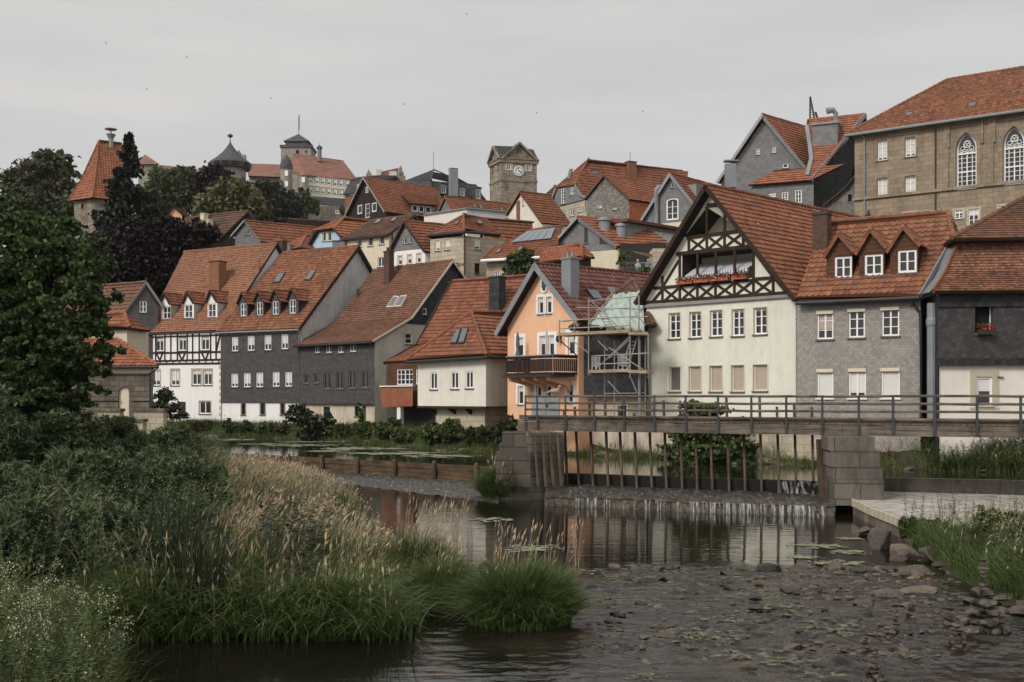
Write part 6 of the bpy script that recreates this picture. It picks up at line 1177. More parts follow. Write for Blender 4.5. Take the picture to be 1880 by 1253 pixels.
# cream palace wing
f = Pl(*q_(2, 850)[:1], 345, 14); s = q_
ur = f.u(644); zt = f.uz(*q_(2, 1010, 532))[1]; zlw = 52
wn = []
for x in (880, 928, 975, 1020, 1068, 1113, 1160): wn += WZ(2, f'{x-12},{522+ (x-880)*.11:.0f},{x+12},{568+(x-880)*.11:.0f};{x-12},{597+(x-880)*.11:.0f},{x+12},{642+(x-880)*.11:.0f}', c=1, fw=.25, sur=('verge_grey', .35), blind=.6, sill=None)
o0, o1 = f.uz(*q_(2, 850, 512)), f.uz(*q_(2, 1185, 553)); wall(b, f, [(0, zlw), (o1[0], zlw), o1, o0], wn, 'plaster_cream', 'palace_wall')
A, Bc, Cc, Dd = P(*q_(2, 700, 480), 347), P(*q_(2, 1245, 556), 354), P(*q_(2, 1130, 400), 366), P(*q_(2, 745, 344), 358); E = P(*q_(2, 860, 508), 344)
hip_roof(b, [[E, Bc, Cc, Dd], [A, E, Dd]], 'tile_castle', [(Dd, Cc)], far=True, name='palace_roof')
m = MB(); m.face([P(*q_(2, 700, 480), 347.5), P(*q_(2, 790, 520), 345.5), P(*q_(2, 790, 700), 345.5), P(*q_(2, 680, 700), 347.5)]); m.face([P(*q_(2, 785, 515), 345.2), P(*q_(2, 855, 512), 345), P(*q_(2, 855, 700), 345), P(*q_(2, 785, 700), 345.2)]); m.build('stone_wall', 'stone_castle', b)
# long rear range
f = Pl(458, 352, 2); wall(b, f, [f.uz(*q_(2, 405, 700)), f.uz(*q_(2, 700, 700)), f.uz(*q_(2, 700, 520)), f.uz(*q_(2, 405, 520))], WZ(2, '538,560,565,580;575,562,602,584;420,556,446,576', c=2, fw=.2, sill=None) , 'stone_castle', 'range_wall')
hip_roof(b, [[P(*q_(2, 400, 522), 351), P(*q_(2, 700, 522), 351), P(*q_(2, 640, 430), 359), P(*q_(2, 385, 416), 359)]], 'tile_castle', [], far=True, name='range_roof')
# round tower
c = P(*q_(2, 262, 460), 340); c.z = 0; k = 340 / FP / 4.1775; Zr = lambda y: P(*q_(2, 262, y), 340).z
m = MB(); m.lathe(c, [(118 * k, 50), (118 * k, Zr(470)), (100 * k, Zr(460))], 28); tw_ = m.build('round_tower', 'stone_castle', b)
m = MB(); m.lathe(c, [(150 * k, Zr(465)), (158 * k, Zr(440)), (160 * k, Zr(425))], 28); m.build('drum', 'slate_roof', tw_)
m = MB(); m.lathe(c, [(162 * k, Zr(428)), (150 * k, Zr(412)), (105 * k, Zr(380)), (62 * k, Zr(340)), (30 * k, Zr(300)), (6 * k, Zr(262)), (2 * k, Zr(235)), (2 * k, Zr(200))], 28); m.lathe(c + Vector((0, 0, Zr(226))), [(.1, 0), (1, .7), (.1, 1.5)], 8); m.build('cone_roof', 'slate_roof', tw_, smooth=True)
for a_ in (-2.6, -2.0, -1.57, -1.1, -.5):
    m = MB(); v_ = Vector((math.cos(a_), math.sin(a_), 0)); t_ = Vector((-v_.y, v_.x, 0)); p_ = c + v_ * 159 * k; m.box(Vector((p_.x, p_.y, Zr(460))) - t_ * .9, t_ * 1.8, v_ * .3, Vector((0, 0, 1.2))); m.build('opening', 'black', tw_)
# keep
f = Pl(*q_(2, 762)[:1], 362, 0); kx = lambda x: P(*q_(2, x, 400), 362).x
def pyr(mb, x0, x1, zb_, zt_, y0, y1, ex=0):
    q = [Vector((x0 - ex, y0 - ex, zb_)), Vector((x1 + ex, y0 - ex, zb_)), Vector((x1 + ex, y1 + ex, zb_)), Vector((x0 - ex, y1 + ex, zb_))]; a = Vector(((x0 + x1) / 2, (y0 + y1) / 2, zt_)); [mb.face([q[i], q[(i + 1) % 4], a]) for i in range(4)]; mb.face(q)
Zk = lambda y: P(*q_(2, 762, y), 362).z; x0, x1 = kx(650), kx(880); m = MB(); m.box((x0, 362, 50), (x1 - x0, 0, 0), (0, 9, 0), (0, 0, Zk(295) - 50)); keep = m.build('keep', 'stone_castle', b)
m = MB(); m.box((x0 - .3, 361.6, Zk(297)), (x1 - x0 + .6, 0, 0), (0, 9.8, 0), (0, 0, .8)); pyr(m, x0, x1, Zk(294), Zk(255), 362, 371, .2); m.build('skirt_roof', 'slate_roof', keep)
x2, x3 = kx(680), kx(852); m = MB(); m.box((x2, 363, Zk(285)), (x3 - x2, 0, 0), (0, 7, 0), (0, 0, Zk(243) - Zk(285))); m.build('upper_storey', 'slate_roof', keep)
m = MB(); pyr(m, x2, x3, Zk(245), Zk(168), 363, 370, .6); m.build('pyramid_roof', 'slate_roof', keep)
m = MB(); cc = Vector(((x2 + x3) / 2, 366.5, Zk(170))); m.tube([cc, cc + Vector((0, 0, Zk(40) - Zk(170)))], .12, 6); m.build('flagpole', 'zinc', keep); m = MB(); m.box(cc + Vector((0, 0, 1.5)), (.35, 0, 0), (0, .08, 0), (0, 0, 5)); m.build('flag', 'flag_red', keep)
m = MB(); [m.box(P(*q_(2, x, y), 361.9), (w_, 0, 0), (0, .3, 0), (0, 0, h_)) for x, y, w_, h_ in ((765, 344, 1.0, 1.2), (838, 340, .5, .9))]; m.build('opening', 'black', keep)
# turrets
def turret(x, d, r, yb, ye, prof, mat, rm, nm, wy=()):
    c = P(*q_(2, x, 400), d); c.z = 0; Z_ = lambda y: P(*q_(2, x, y), d).z; k = d / FP / 4.1775
    m = MB(); m.lathe(c, [(r * k, Z_(yb)), (r * k, Z_(ye))], 16); o = m.build(nm, mat, b); m = MB(); m.lathe(c, [(r_ * k, Z_(y_)) for r_, y_ in prof], 16); m.build('turret_roof', rm, o, smooth=True)
    for y_ in wy: m = MB(); p_ = P(*q_(2, x, y_), d - r * k - .05); m.box(p_ - Vector((.5, 0, .8)), (1, 0, 0), (0, .3, 0), (0, 0, 1.6)); m.build('opening', 'frame_white', o)
    return o
turret(692, 340, 47, 700, 465, [(50, 468), (47, 430), (38, 400), (20, 375), (4, 352), (1, 335)], 'stone_castle', 'slate_roof', 'gate_turret', (495, 575))
turret(822, 340, 34, 700, 515, [(40, 518), (26, 500), (4, 475), (1, 468)], 'stone_castle', 'tile_castle', 'stair_turret', (545,))
turret(645, 338, 20, 600, 562, [(26, 564), (12, 548), (1, 535)], 'stone_castle', 'slate_roof', 'small_turret')
turret(946, 358, 17, 405, 305, [(23, 308), (22, 296), (10, 284), (2, 280), (1, 262)], 'slate_grey', 'slate_roof', 'ridge_turret')
m = MB(); [m.box(P(*q_(2, x, y + 60), 372), (w_, 0, 0), (0, 2, 0), (0, 0, h_)) for x, y, w_, h_ in ((310, 345, 1.2, 3.2), (330, 350, 2.0, 2.6), (318, 340, .5, 3.6))]; m.build('far_spire', 'stone_castle', b)
# outer walls and roofs below
f = Pl(560, 335, 5); wall(b, f, [f.uz(*q_(2, *p_)) for p_ in ((400, 740), (900, 740), (900, 690), (680, 655), (400, 590))], [], 'stone_castle', 'outer_wall')
m = MB(); panel(m, [P(*q_(2, 882, 730), 330), P(*q_(2, 1140, 748), 330), P(*q_(2, 1140, 690), 337), P(*q_(2, 882, 672), 337)], 'slate_roof', True); m.build('lean_to_roof', ['slate_roof', 'timber'], b)
f = Pl(547, 326, 5); wall(b, f, [f.uz(*q_(2, *p_)) for p_ in ((700, 930), (1135, 930), (1135, 742), (780, 752), (700, 760))], WZ(2, '1068,778,1098,806', c=2, fw=.2, sill=None), 'stone_dark', 'rampart')
# far-left castle house
b = B('castle_gatehouse', 275, 330, 60, 'small castle outbuilding with orange pyramid roof just right of the spruce top', 'house')
f = Pl(258, 328, 0); wall(b, f, [f.uz(*q_(1, *p_)) for p_ in ((1060, 640), (1215, 640), (1215, 340), (1060, 340))], WZ(1, '1105,348,1125,365;1132,350,1150,366', c=1, fw=.2, sill=None), 'stone_castle')
hip_roof(b, [[P(*q_(1, 1045, 342), 327), P(*q_(1, 1222, 342), 327), P(*q_(1, 1110, 268), 332)], [P(*q_(1, 1222, 342), 327), P(*q_(1, 1222, 342), 337), P(*q_(1, 1110, 268), 332)]], 'tile_castle', [], far=True)
hip_roof(b, [[P(*q_(1, 1215, 372), 332), P(*q_(1, 1390, 392), 332), P(*q_(1, 1375, 362), 336), P(*q_(1, 1222, 350), 336)]], 'tile_castle', [], far=True, name='range_roof')
f = Pl(291, 333, 0); wall(b, f, [f.uz(*q_(1, *p_)) for p_ in ((1215, 640), (1560, 640), (1560, 400), (1215, 374))], [], 'stone_castle', 'range_wall')
hip_roof(b, [[P(*q_(1, 1500, 400), 345), P(*q_(1, 1640, 385), 345), P(*q_(1, 1640, 345), 350), P(*q_(1, 1545, 368), 350)]], 'tile_castle', [], far=True, name='low_roof')
# steep-roofed stone tower on the left
b = B('steep_roofed_tower', 172, 125, 14, 'stone town tower with steep flared red roof and siren beside the spruce', 'tower')
f = Pl(*q_(1, 728)[:1], 124, -28); s = Pl(*q_(1, 728)[:1], 124, 30)
ul = f.u(q_(1, 568, 0)[0]); us = s.u(236); zt = f.uz(*q_(1, 728, 600))[1]
wall(b, f, [(ul, 10), (0, 10), (0, zt), (ul, zt)], WZ(1, '622,645,640,685', c=1, f=None, glass='black', sill=None), 'stone_tower'); wall(b, s, [(0, 10), (us, 10), (us, zt), (0, zt)], [], 'stone_tower', 'side_wall')
c1 = f.w(ul - .45, zt - .1, .45); c0 = f.w(0, zt - .1, .45) + s.n * .45; c2 = s.w(us + .4, zt - .1, .45); cbk = c1 + (c2 - c0); cen = (c1 + c0 + c2 + cbk) / 4; rd_ = (c2 - c0).normalized()
zt2 = P(750, 260, 126).z; tz = lambda y: P(*q_(1, 750, y), 126).z
t0 = Vector((cen.x, cen.y, 0)) - rd_ * .15; t1 = Vector((cen.x, cen.y, 0)) + rd_ * 2.3; t0.z = t1.z = tz(170)
mz = tz(470); fr_ = lambda p_, t_, k_: Vector((p_.x + (t_.x - p_.x) * k_, p_.y + (t_.y - p_.y) * k_, mz))
m1, m0, m2, m3 = fr_(c1, t0, .42), fr_(c0, t0, .42), fr_(c2, t1, .42), fr_(cbk, t1, .42)
hip_roof(b, [[c1, c0, m0, m1], [m1, m0, t0], [c0, c2, m2, m0], [m0, m2, t1, t0], [c2, cbk, m3, m2], [m2, m3, t1], [c1, cbk, m3, m1], [m1, m3, t1, t0]], 'tile_orange', [(c0, m0), (m0, t0), (t0, t1), (c1, m1), (m1, t0), (c2, m2), (m2, t1)])
m = MB(); cc = t0 + rd_ * 1.3 + Vector((0, 0, -.1)); m.lathe(cc, [(.3, -.6), (.3, .5), (.55, 1.0)], 10); m.build('siren_base', 'zinc', b); m = MB(); m.lathe(cc + Vector((0, 0, 1.5)), [(.55, 0), (.68, .06), (.68, .12), (.55, .16)], 20); m.tube([cc + Vector((0, 0, .9)), cc + Vector((0, 0, 1.5))], .08, 6); m.build('siren', 'zinc', b)
# sliver of a distant gable seen through the beech
b = B('hidden_orange_house', 322, 140, 14, 'orange gable with white finial glimpsed through the purple beech', 'house'); f = Pl(315, 135, 0); wall(b, f, [f.uz(*p_) for p_ in ((306, 470), (336, 470), (334, 395), (318, 380), (306, 400))], [], 'plaster_orange'); hip_roof(b, [[f.P(304, 402, .3), f.P(318, 378, .3), f.P(318, 378, -6), f.P(304, 402, -6)], [f.P(338, 396, .3), f.P(318, 378, .3), f.P(318, 378, -6), f.P(338, 396, -6)]], 'tile_red', [], far=True)
# =============================================================== GROUND, WATER
def lerp_tab(v, tab):
    xs, ys = zip(*tab); return np.interp(v, xs, ys)
BANK = [(-200, 150), (-60, 108), (-34, 89), (-24, 84.5), (-16, 78.5), (-9.8, 72.5), (-7.5, 66), (-5.5, 62.8), (-1.8, 59.8), (0, 58.6), (3.5, 56.9), (6.6, 54.5), (9.5, 51.6), (13, 48.3), (17.3, 45.3), (20.8, 43.6), (45, 36), (200, 10)]
EDGE = [(-30, -4.2), (12, -4.4), (14.5, -5.2), (16.6, -6.6), (17.4, -6.0), (17.8, -2.6), (19, -2.2), (23, -2.0), (27.7, -3.0), (33, -4.2), (38.6, -5.4), (45, -7.0), (51, -9.8), (57, -15.5), (62, -19), (75, -25), (95, -34), (150, -60)]
REDGE = [(-30, 9.5), (15, 9.3), (17.5, 8.9), (21, 8.9), (24, 9.3), (28, 9.9), (30, 11.0), (33, 12.2), (36, 13.0), (60, 14)]
def smooth(a, b, x): t = np.clip((x - a) / (b - a), 0, 1); return t * t * (3 - 2 * t)
def height(x, y):
    x = np.asarray(x, float); y = np.asarray(y, float)
    d = (y - lerp_tab(x, BANK)) * 0.75
    far = -0.6 + 2.4 * smooth(-1.0, 1.4, d) + 0.4 * smooth(2, 8, d) + np.maximum(0, np.minimum(d, 62) - 9) * 0.40 + np.maximum(0, np.minimum(d, 260) - 62) * 0.185
    far = np.where(y > 420, far - (y - 420) * .05, far)
    le = lerp_tab(y, EDGE) - x
    left = -0.6 + .85 * smooth(-0.5, 0.6, le) + np.where(y > 20, .25, .5) * smooth(1, 6, le) + 0.5 * smooth(6, 18, le)
    re = x - lerp_tab(y, REDGE)
    right = -0.6 + 0.85 * smooth(-0.5, 0.8, re) + 0.1 * smooth(.5, 3, re)
    right = np.where(y > 31, -0.6, right)
    bed = -0.35 + 0.12 * np.sin(x * .9 + y * .3) * np.sin(y * .7)
    near = np.maximum(np.maximum(left, right), bed)
    return np.where(d > -1.0, np.maximum(far, near), near)
def axis(a): 
    r = []
    for lo, hi, st in a: r += list(np.arange(lo, hi, st))
    return np.array(r)
gx = axis([(-1500, -300, 120), (-300, -60, 12), (-60, -34, 2), (-34, 34, .45), (34, 60, 2), (60, 300, 12), (300, 1501, 120)])
gy = axis([(-60, 8, 4), (8, 60, .45), (60, 110, 1), (110, 300, 6), (300, 700, 25), (700, 3001, 230)])
X, Y = np.meshgrid(gx, gy); Z = height(X, Y); Z += np.where((Z > .1), 0.06 * np.sin(X * 2.3) * np.cos(Y * 1.9), 0)
def np_mesh(name, verts, faces, mats, mi=None, parent=None, origin=None, smooth_=False, uv=None):
    me = bpy.data.meshes.new(name); verts = np.asarray(verts, np.float32); faces = np.asarray(faces, np.int32)
    if origin is not None: verts = verts - np.asarray(origin, np.float32)
    me.vertices.add(len(verts)); me.vertices.foreach_set('co', verts.ravel()); k = faces.shape[1]
    me.loops.add(faces.size); me.loops.foreach_set('vertex_index', faces.ravel()); me.polygons.add(len(faces))
    me.polygons.foreach_set('loop_start', np.arange(0, faces.size, k, dtype=np.int32)); me.polygons.foreach_set('loop_total', np.full(len(faces), k, np.int32))
    for m_ in mats: me.materials.append(M(m_))
    if mi is not None: me.polygons.foreach_set('material_index', np.asarray(mi, np.int32))
    if smooth_: me.polygons.foreach_set('use_smooth', np.ones(len(faces), bool))
    me.update(calc_edges=True); me.validate()
    o = bpy.data.objects.new(name, me); C.collection.objects.link(o)
    if parent is not None: o.parent = parent
    elif origin is not None: o.location = origin
    return o
def grid_faces(nx, ny): i = np.arange(nx - 1)[None, :] + (np.arange(ny - 1) * nx)[:, None]; return np.stack([i, i + 1, i + nx + 1, i + nx], -1).reshape(-1, 4)
g = G('earth'); p = g.pos(); g.col(g.mix(g.ramp(g.noise(p, .35, 6), [(.4, (0, 0, 0)), (.6, (1, 1, 1))]), (0.05, 0.045, 0.03), (0.035, 0.05, 0.02))); g.rough(.95, .1); g.bump(g.noise(p, 5, 5), .05)
gr_ = np_mesh('ground', np.stack([X, Y, Z], -1).reshape(-1, 3), grid_faces(len(gx), len(gy)), ['earth'], smooth_=True); tag(gr_, 'dark earth river banks rising to the town hill behind the houses', None, None, 'structure')
# water
def m_water(name, base, bumps, rough=.03, foam=None, spec=.5):
    g = G(name); p = g.pos(); mp = g.n('Mapping'); mp.inputs['Scale'].default_value = bumps['scale']; g.l(p, mp.inputs[0])
    a = g.noise(mp.outputs[0], 1.0, 3, .55); g.col(base); g.rough(rough, spec)
    if 'riffle' in bumps:   # shallow stony stretch: broken surface where the river runs over the bar
        s = g.n('SeparateXYZ'); g.l(p, s.inputs[0]); ny = g.noise(p, .25, 3, .6); yy = g.math('ADD', s.outputs[1], g.math('MULTIPLY', g.math('SUBTRACT', ny, .5), 5.0)); yy = g.math('ADD', yy, g.math('MULTIPLY', s.outputs[0], -.1))
        m1 = g.n('MapRange', i1=24.6, i2=23.0, i3=0.0, i4=1.0, interpolation_type='SMOOTHSTEP'); g.l(yy, m1.inputs[0])
        m2 = g.n('MapRange', i1=-1.6, i2=1.2, i3=0.0, i4=1.0, interpolation_type='SMOOTHSTEP'); g.l(s.outputs[0], m2.inputs[0])
        mask = g.math('MULTIPLY', m1.outputs[0], m2.outputs[0])
        mp2 = g.n('Mapping'); mp2.inputs['Scale'].default_value = (.9, 1.8, 1); mp2.inputs['Rotation'].default_value = (0, 0, .35); g.l(p, mp2.inputs[0]); r1 = g.noise(mp2.outputs[0], 1.5, 3, .55); r2 = g.noise(p, 7.0, 3, .6)
        h = g.math('ADD', g.math('MULTIPLY', a, bumps['h']), g.math('MULTIPLY', mask, g.math('ADD', g.math('MULTIPLY', r1, .03), g.math('MULTIPLY', r2, .02))))
        g.bump(h, 1.0, 1.0)
        bedc = g.ramp(g.noise(p, .55, 6, .65), [(.35, (0.006, 0.005, 0.004)), (.55, (0.025, 0.019, 0.014)), (.75, (0.055, 0.045, 0.024))]); g.col(g.mix(mask, base, bedc))
        rr_ = g.n('MapRange', i1=0, i2=1, i3=rough, i4=.04); g.l(mask, rr_.inputs[0]); g.l(rr_.outputs[0], g.b.inputs['Roughness'])
    else: g.bump(g.math('MULTIPLY', a, bumps['h']), 1.0, 1.0)
    g.b.inputs['IOR'].default_value = 1.36; return g.m
m_water('water_pool', (0.010, 0.009, 0.007), {'scale': (0.8, 3.6, 1), 'h': .008, 'riffle': 1})
m_water('water_pond', (0.020, 0.020, 0.012), {'scale': (0.6, 2.4, 1), 'h': .006})
WL = [(-15.8, 58.6), (-0.7, 46.6)]                       # plank weir line
br0, br1 = Vector((0.53, 42.5, 0)), Vector((16.45, 35.0, 0)); bd = (br1 - br0).normalized(); bn = Vector((bd.y, -bd.x, 0)); bn = bn if bn.y < 0 else -bn
def brp(px, off=0.0): k = (px - CX) / FP; q = br0 - bn * off; t = (k * q.y - q.x) / (bd.x - k * bd.y); return q + bd * t
sillL, sillR = brp(1030, .8), brp(1530, .8); lw0, lw1 = Vector((13.1, 39.5, 0)), Vector((40, 31, 0))
def vnoise(nx, ny, cx, cy, rg):
    g_ = rg.normal(0, 1, (ny // cy + 3, nx // cx + 3)); yy, xx = np.arange(ny) / cy, np.arange(nx) / cx; iy, ix = yy.astype(int), xx.astype(int); fy, fx = yy - iy, xx - ix; fy = (fy * fy * (3 - 2 * fy))[:, None]; fx = (fx * fx * (3 - 2 * fx))[None]
    A_, B_, C_, D_ = g_[np.ix_(iy, ix)], g_[np.ix_(iy, ix + 1)], g_[np.ix_(iy + 1, ix)], g_[np.ix_(iy + 1, ix + 1)]; return (A_ * (1 - fx) + B_ * fx) * (1 - fy) + (C_ * (1 - fx) + D_ * fx) * fy
rx, ry = np.linspace(-2.5, 12.5, 331), np.linspace(11.5, 27, 401); rX, rY = np.meshgrid(rx, ry); rg = np.random.default_rng(4)
rz = sum(a_ * vnoise(331, 401, cx_, cy_, rg) for a_, cx_, cy_ in ((.014, 18, 9), (.022, 9, 5), (.018, 5, 3), (.007, 2, 2)))
line = 24.0 + .12 * rX + 1.6 * vnoise(331, 401, 40, 60, rg) * .5; mk = smooth(0, 1.4, line - rY) * smooth(-1.6, .8, rX) * (.35 + .65 * smooth(-.5, .8, vnoise(331, 401, 30, 34, rg)))
rz = rz * mk * smooth(0, .6, 12.5 - rX) * smooth(0, .6, rY - 11.5) * smooth(0, .6, 27 - rY)
lv = [(-60, -50, 0), (60, -50, 0), (60, 11.5, 0), (-60, 11.5, 0), (-60, 11.5, 0), (-2.5, 11.5, 0), (-2.5, 27, 0), (-60, 27, 0), (12.5, 11.5, 0), (60, 11.5, 0), (60, 27, 0), (12.5, 27, 0), (-60, 27, 0), (60, 27, 0), (60, 60, 0), (-60, 60, 0)]
gf = grid_faces(331, 401); lw = np_mesh('river', np.concatenate([np.array(lv, float), np.stack([rX, rY, rz], -1).reshape(-1, 3)]), np.concatenate([np.arange(16).reshape(4, 4), gf + 16]), ['water_pool'], smooth_=True); tag(lw, 'dark lower river with shallow riffle below the weir', None, None, 'structure')
up_pts = [(-90, 60, .85), (-19, 60.5, .85), (-15.8, 58.6, .85), (-.7, 46.6, .85), (.2, 43.5, .85), (sillL.x, sillL.y, .85), (sillR.x, sillR.y, .85), (lw0.x, lw0.y, .85), (lw1.x, lw1.y, .85), (90, 20, .85), (90, 140, .85), (-90, 140, .85)]
m = MB(); pl_ = [Vector(q) for q in up_pts]
for t in geometry.tessellate_polygon([pl_]): m.face([pl_[i] for i in t])
tag(m.build('mill_pond', 'water_pond', None, origin=(0, 0, 0)), 'still upper river behind the weirs reflecting the houses', None, None, 'structure')
# algae rafts
g = G('algae'); p = g.pos(); g.col(g.ramp(g.noise(p, 2.5, 5, .7), [(.35, (0.13, 0.14, 0.09)), (.6, (0.26, 0.27, 0.18)), (.8, (0.33, 0.32, 0.22))])); g.rough(.7, .3); g.bump(g.noise(p, 22, 4, .7), .02)
g = G('weed'); p = g.pos(); g.col(g.ramp(g.noise(p, 6, 5, .75), [(.35, (0.04, 0.04, 0.02)), (.5, (0.15, 0.15, 0.08)), (.7, (0.36, 0.35, 0.25))])); g.rough(.5, .5); g.bump(g.noise(p, 30, 4, .75), .03)
tr = g.n('BsdfTransparent'); mx_ = g.n('MixShader'); g.l(g.ramp(g.noise(p, 5.5, 6, .8), [(.44, (0.0,) * 3), (.56, (.9,) * 3)]), mx_.inputs[0]); g.l(tr.outputs[0], mx_.inputs[1]); g.l(g.b.outputs[0], mx_.inputs[2]); g.l(mx_.outputs[0], g.o.inputs[0])
def raft(name, c, rx, ry, z, mat, lab, cat, grp, seed, holes=.25, ang=0.0):
    rr = np.random.default_rng(seed); nx = 46; u = np.linspace(-1, 1, nx); U, V = np.meshgrid(u, u); ph = rr.random(8) * 6
    vn = sum(np.kron(rr.normal(0, 1, (nx // q9 + 2, nx // q9 + 2)), np.ones((q9, q9)))[:nx, :nx] * a9 for q9, a9 in ((6, .10), (3, .10), (2, .08)))
    fld = 1 - (U ** 2 + V ** 2) ** .5 + vn + .16 * np.sin(5 * U + ph[0]) * np.cos(4 * V + ph[1]) + .13 * np.sin(11 * U + ph[2] + 3 * V) + .12 * np.cos(13 * V + ph[3] - 5 * U) + rr.normal(0, .05, U.shape)
    hl = np.sin(9 * U + ph[4] + 2 * V) * np.sin(7 * V + ph[5]); ok = (fld > .12 + holes * .3) & (vn > -.10 - .12 * (1 - holes))
    ca, sa = math.cos(ang), math.sin(ang); Xw = c[0] + U * rx * ca - V * ry * sa; Yw = c[1] + U * rx * sa + V * ry * ca
    Zw = z + np.clip(fld, 0, .3) * .03 + rr.random(U.shape) * .006
    F = grid_faces(nx, nx); keep = ok.ravel()[F].all(1); F = F[keep]
    if len(F) < 4: return
    used = np.unique(F); mp_ = np.zeros(nx * nx, int); mp_[used] = np.arange(len(used)); V3 = np.stack([Xw, Yw, Zw], -1).reshape(-1, 3)[used]
    o = np_mesh(name, V3, mp_[F], [mat], origin=(c[0], c[1], z), smooth_=True); tag(o, lab, cat, grp); return o
RAL = ['pale algae raft left of the golden reed stalks, just below the left pier', 'broad pale algae raft behind the big round grass clump', 'long algae raft second from top among those near the right boulders', 'thin algae raft nearest the boulders at the foot of the ledge', 'lowest pale algae raft on the pool just above the riffle stones', 'topmost thin algae raft right of the bridge post reflections', 'leftmost small algae raft of the group near the right boulders']
WEL = ['large weed bed left of bottom centre in the riffle', 'large weed bed at bottom centre, just right of the black stone', 'long weed bed in mid riffle below the mossy stone', 'oval weed bed left of the two bottom cairns', 'low weed bed above the large bottom-left weed bed', 'small weed bed by the upper left edge of the riffle', 'weed bed strung around the mossy stone with the pale pebble', 'small weed bed beside the large bottom centre one on its left', 'thin weed bed right of the big round grass clump', 'weed bed just below the pale dome-shaped cairn stone', 'weed streak at the riffle lip near the green mossy stone', 'weed bed at the bottom edge left of centre', 'weed bed at the bottom edge beside the heaped cairn', 'tiny weed bed touching the upper right side of the round grass clump', 'small weed streak right of the slim cairn', 'small weed bed beneath the slim cairn of round stones']
k = 0
for px, py, wx, wy in ((905, 955, 45, 5), (975, 1008, 60, 8), (1180, 1020, 0, 0), (1500, 1003, 55, 6), (1560, 1015, 40, 5), (1540, 1035, 60, 7), (1560, 990, 30, 3), (1475, 1024, 40, 4)):
    if wx: c = G0(px, py); raft('algae_raft', (c.x, c.y), wx * c.y / FP, wy * c.y * c.y / (HC * FP), .006, 'algae', RAL[k], 'algae', 'algae rafts on the lower pool', 20 + k, ang=random.uniform(-.1, .1)); k += 1
for px, py, wx, wy in ((430, 808, 60, 2.5), (560, 818, 90, 3), (650, 824, 80, 3.5), (720, 833, 120, 4), (800, 838, 90, 4), (860, 829, 40, 3), (560, 812, 80, 1.5), (480, 816, 70, 2), (760, 824, 100, 2.5), (600, 829, 60, 2)):
    c = G0(px, py, .85); raft('algae_streak', (c.x, c.y), wx * c.y / FP, wy * c.y * c.y / (3.05 * FP), .856, 'algae', 'long pale algae streak on the still pond behind the plank weir', 'algae', 'algae streaks on the mill pond', 40 + k, .5, ang=random.uniform(-.15, .05)); k += 1
k0_ = k
for px, py, wx, wy in ((1290, 1170, 80, 16), (1440, 1210, 75, 20), (1440, 1120, 65, 12), (1530, 1155, 62, 14), (1330, 1140, 60, 8), (1160, 1062, 45, 6), (1395, 1095, 60, 7), (1330, 1205, 30, 9), (1120, 1188, 35, 5), (1650, 1205, 40, 6), (1340, 1065, 50, 5), (1180, 1245, 40, 7), (1520, 1245, 50, 8), (1080, 1052, 30, 6), (1690, 1225, 30, 3), (1560, 1195, 30, 5)):
    c = G0(px, py); raft('water_weed', (c.x, c.y), 1.5 * wx * c.y / FP, 1.5 * wy * c.y * c.y / (HC * FP), .012, 'weed', WEL[k - k0_], 'water weed', 'water weed beds in the riffle', 70 + k, .7, ang=random.uniform(-.2, .2)); k += 1
# =============================================================== WEIRS AND BRIDGE
g = G('apron'); p = g.pos(); mp_ = g.n('Mapping'); mp_.inputs['Rotation'].default_value = (0, 0, .5); mp_.inputs['Scale'].default_value = (7, 1.2, 1); g.l(p, mp_.inputs[0]); a = g.noise(mp_.outputs[0], 1.2, 5, .7); bb_ = g.noise(p, 5, 5, .7)
g.col(g.ramp(g.math('MULTIPLY_ADD', a, .6, g.math('MULTIPLY', bb_, .4)), [(.40, (0.018, 0.016, 0.014)), (.53, (0.065, 0.058, 0.05)), (.68, (0.33, 0.30, 0.26))])); g.rough(.35, .5); g.bump(g.math('ADD', a, bb_), .08)
g = G('foam'); p = g.pos(); mp_ = g.n('Mapping'); mp_.inputs['Scale'].default_value = (14, 2, 1.0); g.l(p, mp_.inputs[0]); a = g.noise(mp_.outputs[0], 1.0, 4, .7); g.col((.6, .6, .58)); g.rough(.4, .5)
tr = g.n('BsdfTransparent'); mx_ = g.n('MixShader'); g.l(g.ramp(a, [(.44, (0.0,) * 3), (.70, (.55,) * 3)]), mx_.inputs[0]); g.l(tr.outputs[0], mx_.inputs[1]); g.l(g.b.outputs[0], mx_.inputs[2]); g.l(mx_.outputs[0], g.o.inputs[0])
wd = empty('plank_weir', (-8, 52, 0), 'long low weir of mossy horizontal planks with stub posts across the left channel', 'weir')
a0, a1 = Vector((-16.5, 59.2, 0)), Vector((-.4, 46.3, 0)); dw = (a1 - a0).normalized(); nw_ = Vector((dw.y, -dw.x, 0)); nw_ = nw_ if nw_.y < 0 else -nw_
for zlo, zh, o_ in ((.12, .26, .02), (.39, .24, .0), (.64, .24, .03)):
    m = MB(); m.box(a0 + Vector((0, 0, zlo)) + nw_ * o_, a1 - a0, -nw_ * .12, Vector((0, 0, zh))); m.build('plank', 'wood_wet', wd)
for i in range(8):
    q = a0.lerp(a1, (i + .75) / 8.3); m = MB(); m.lathe(Vector((q.x, q.y, .05)) + nw_ * .12, [(.1, 0), (.11, .6), (.09, .93), (.03, .98)], 8); m.build('post', 'wood_pile', wd)
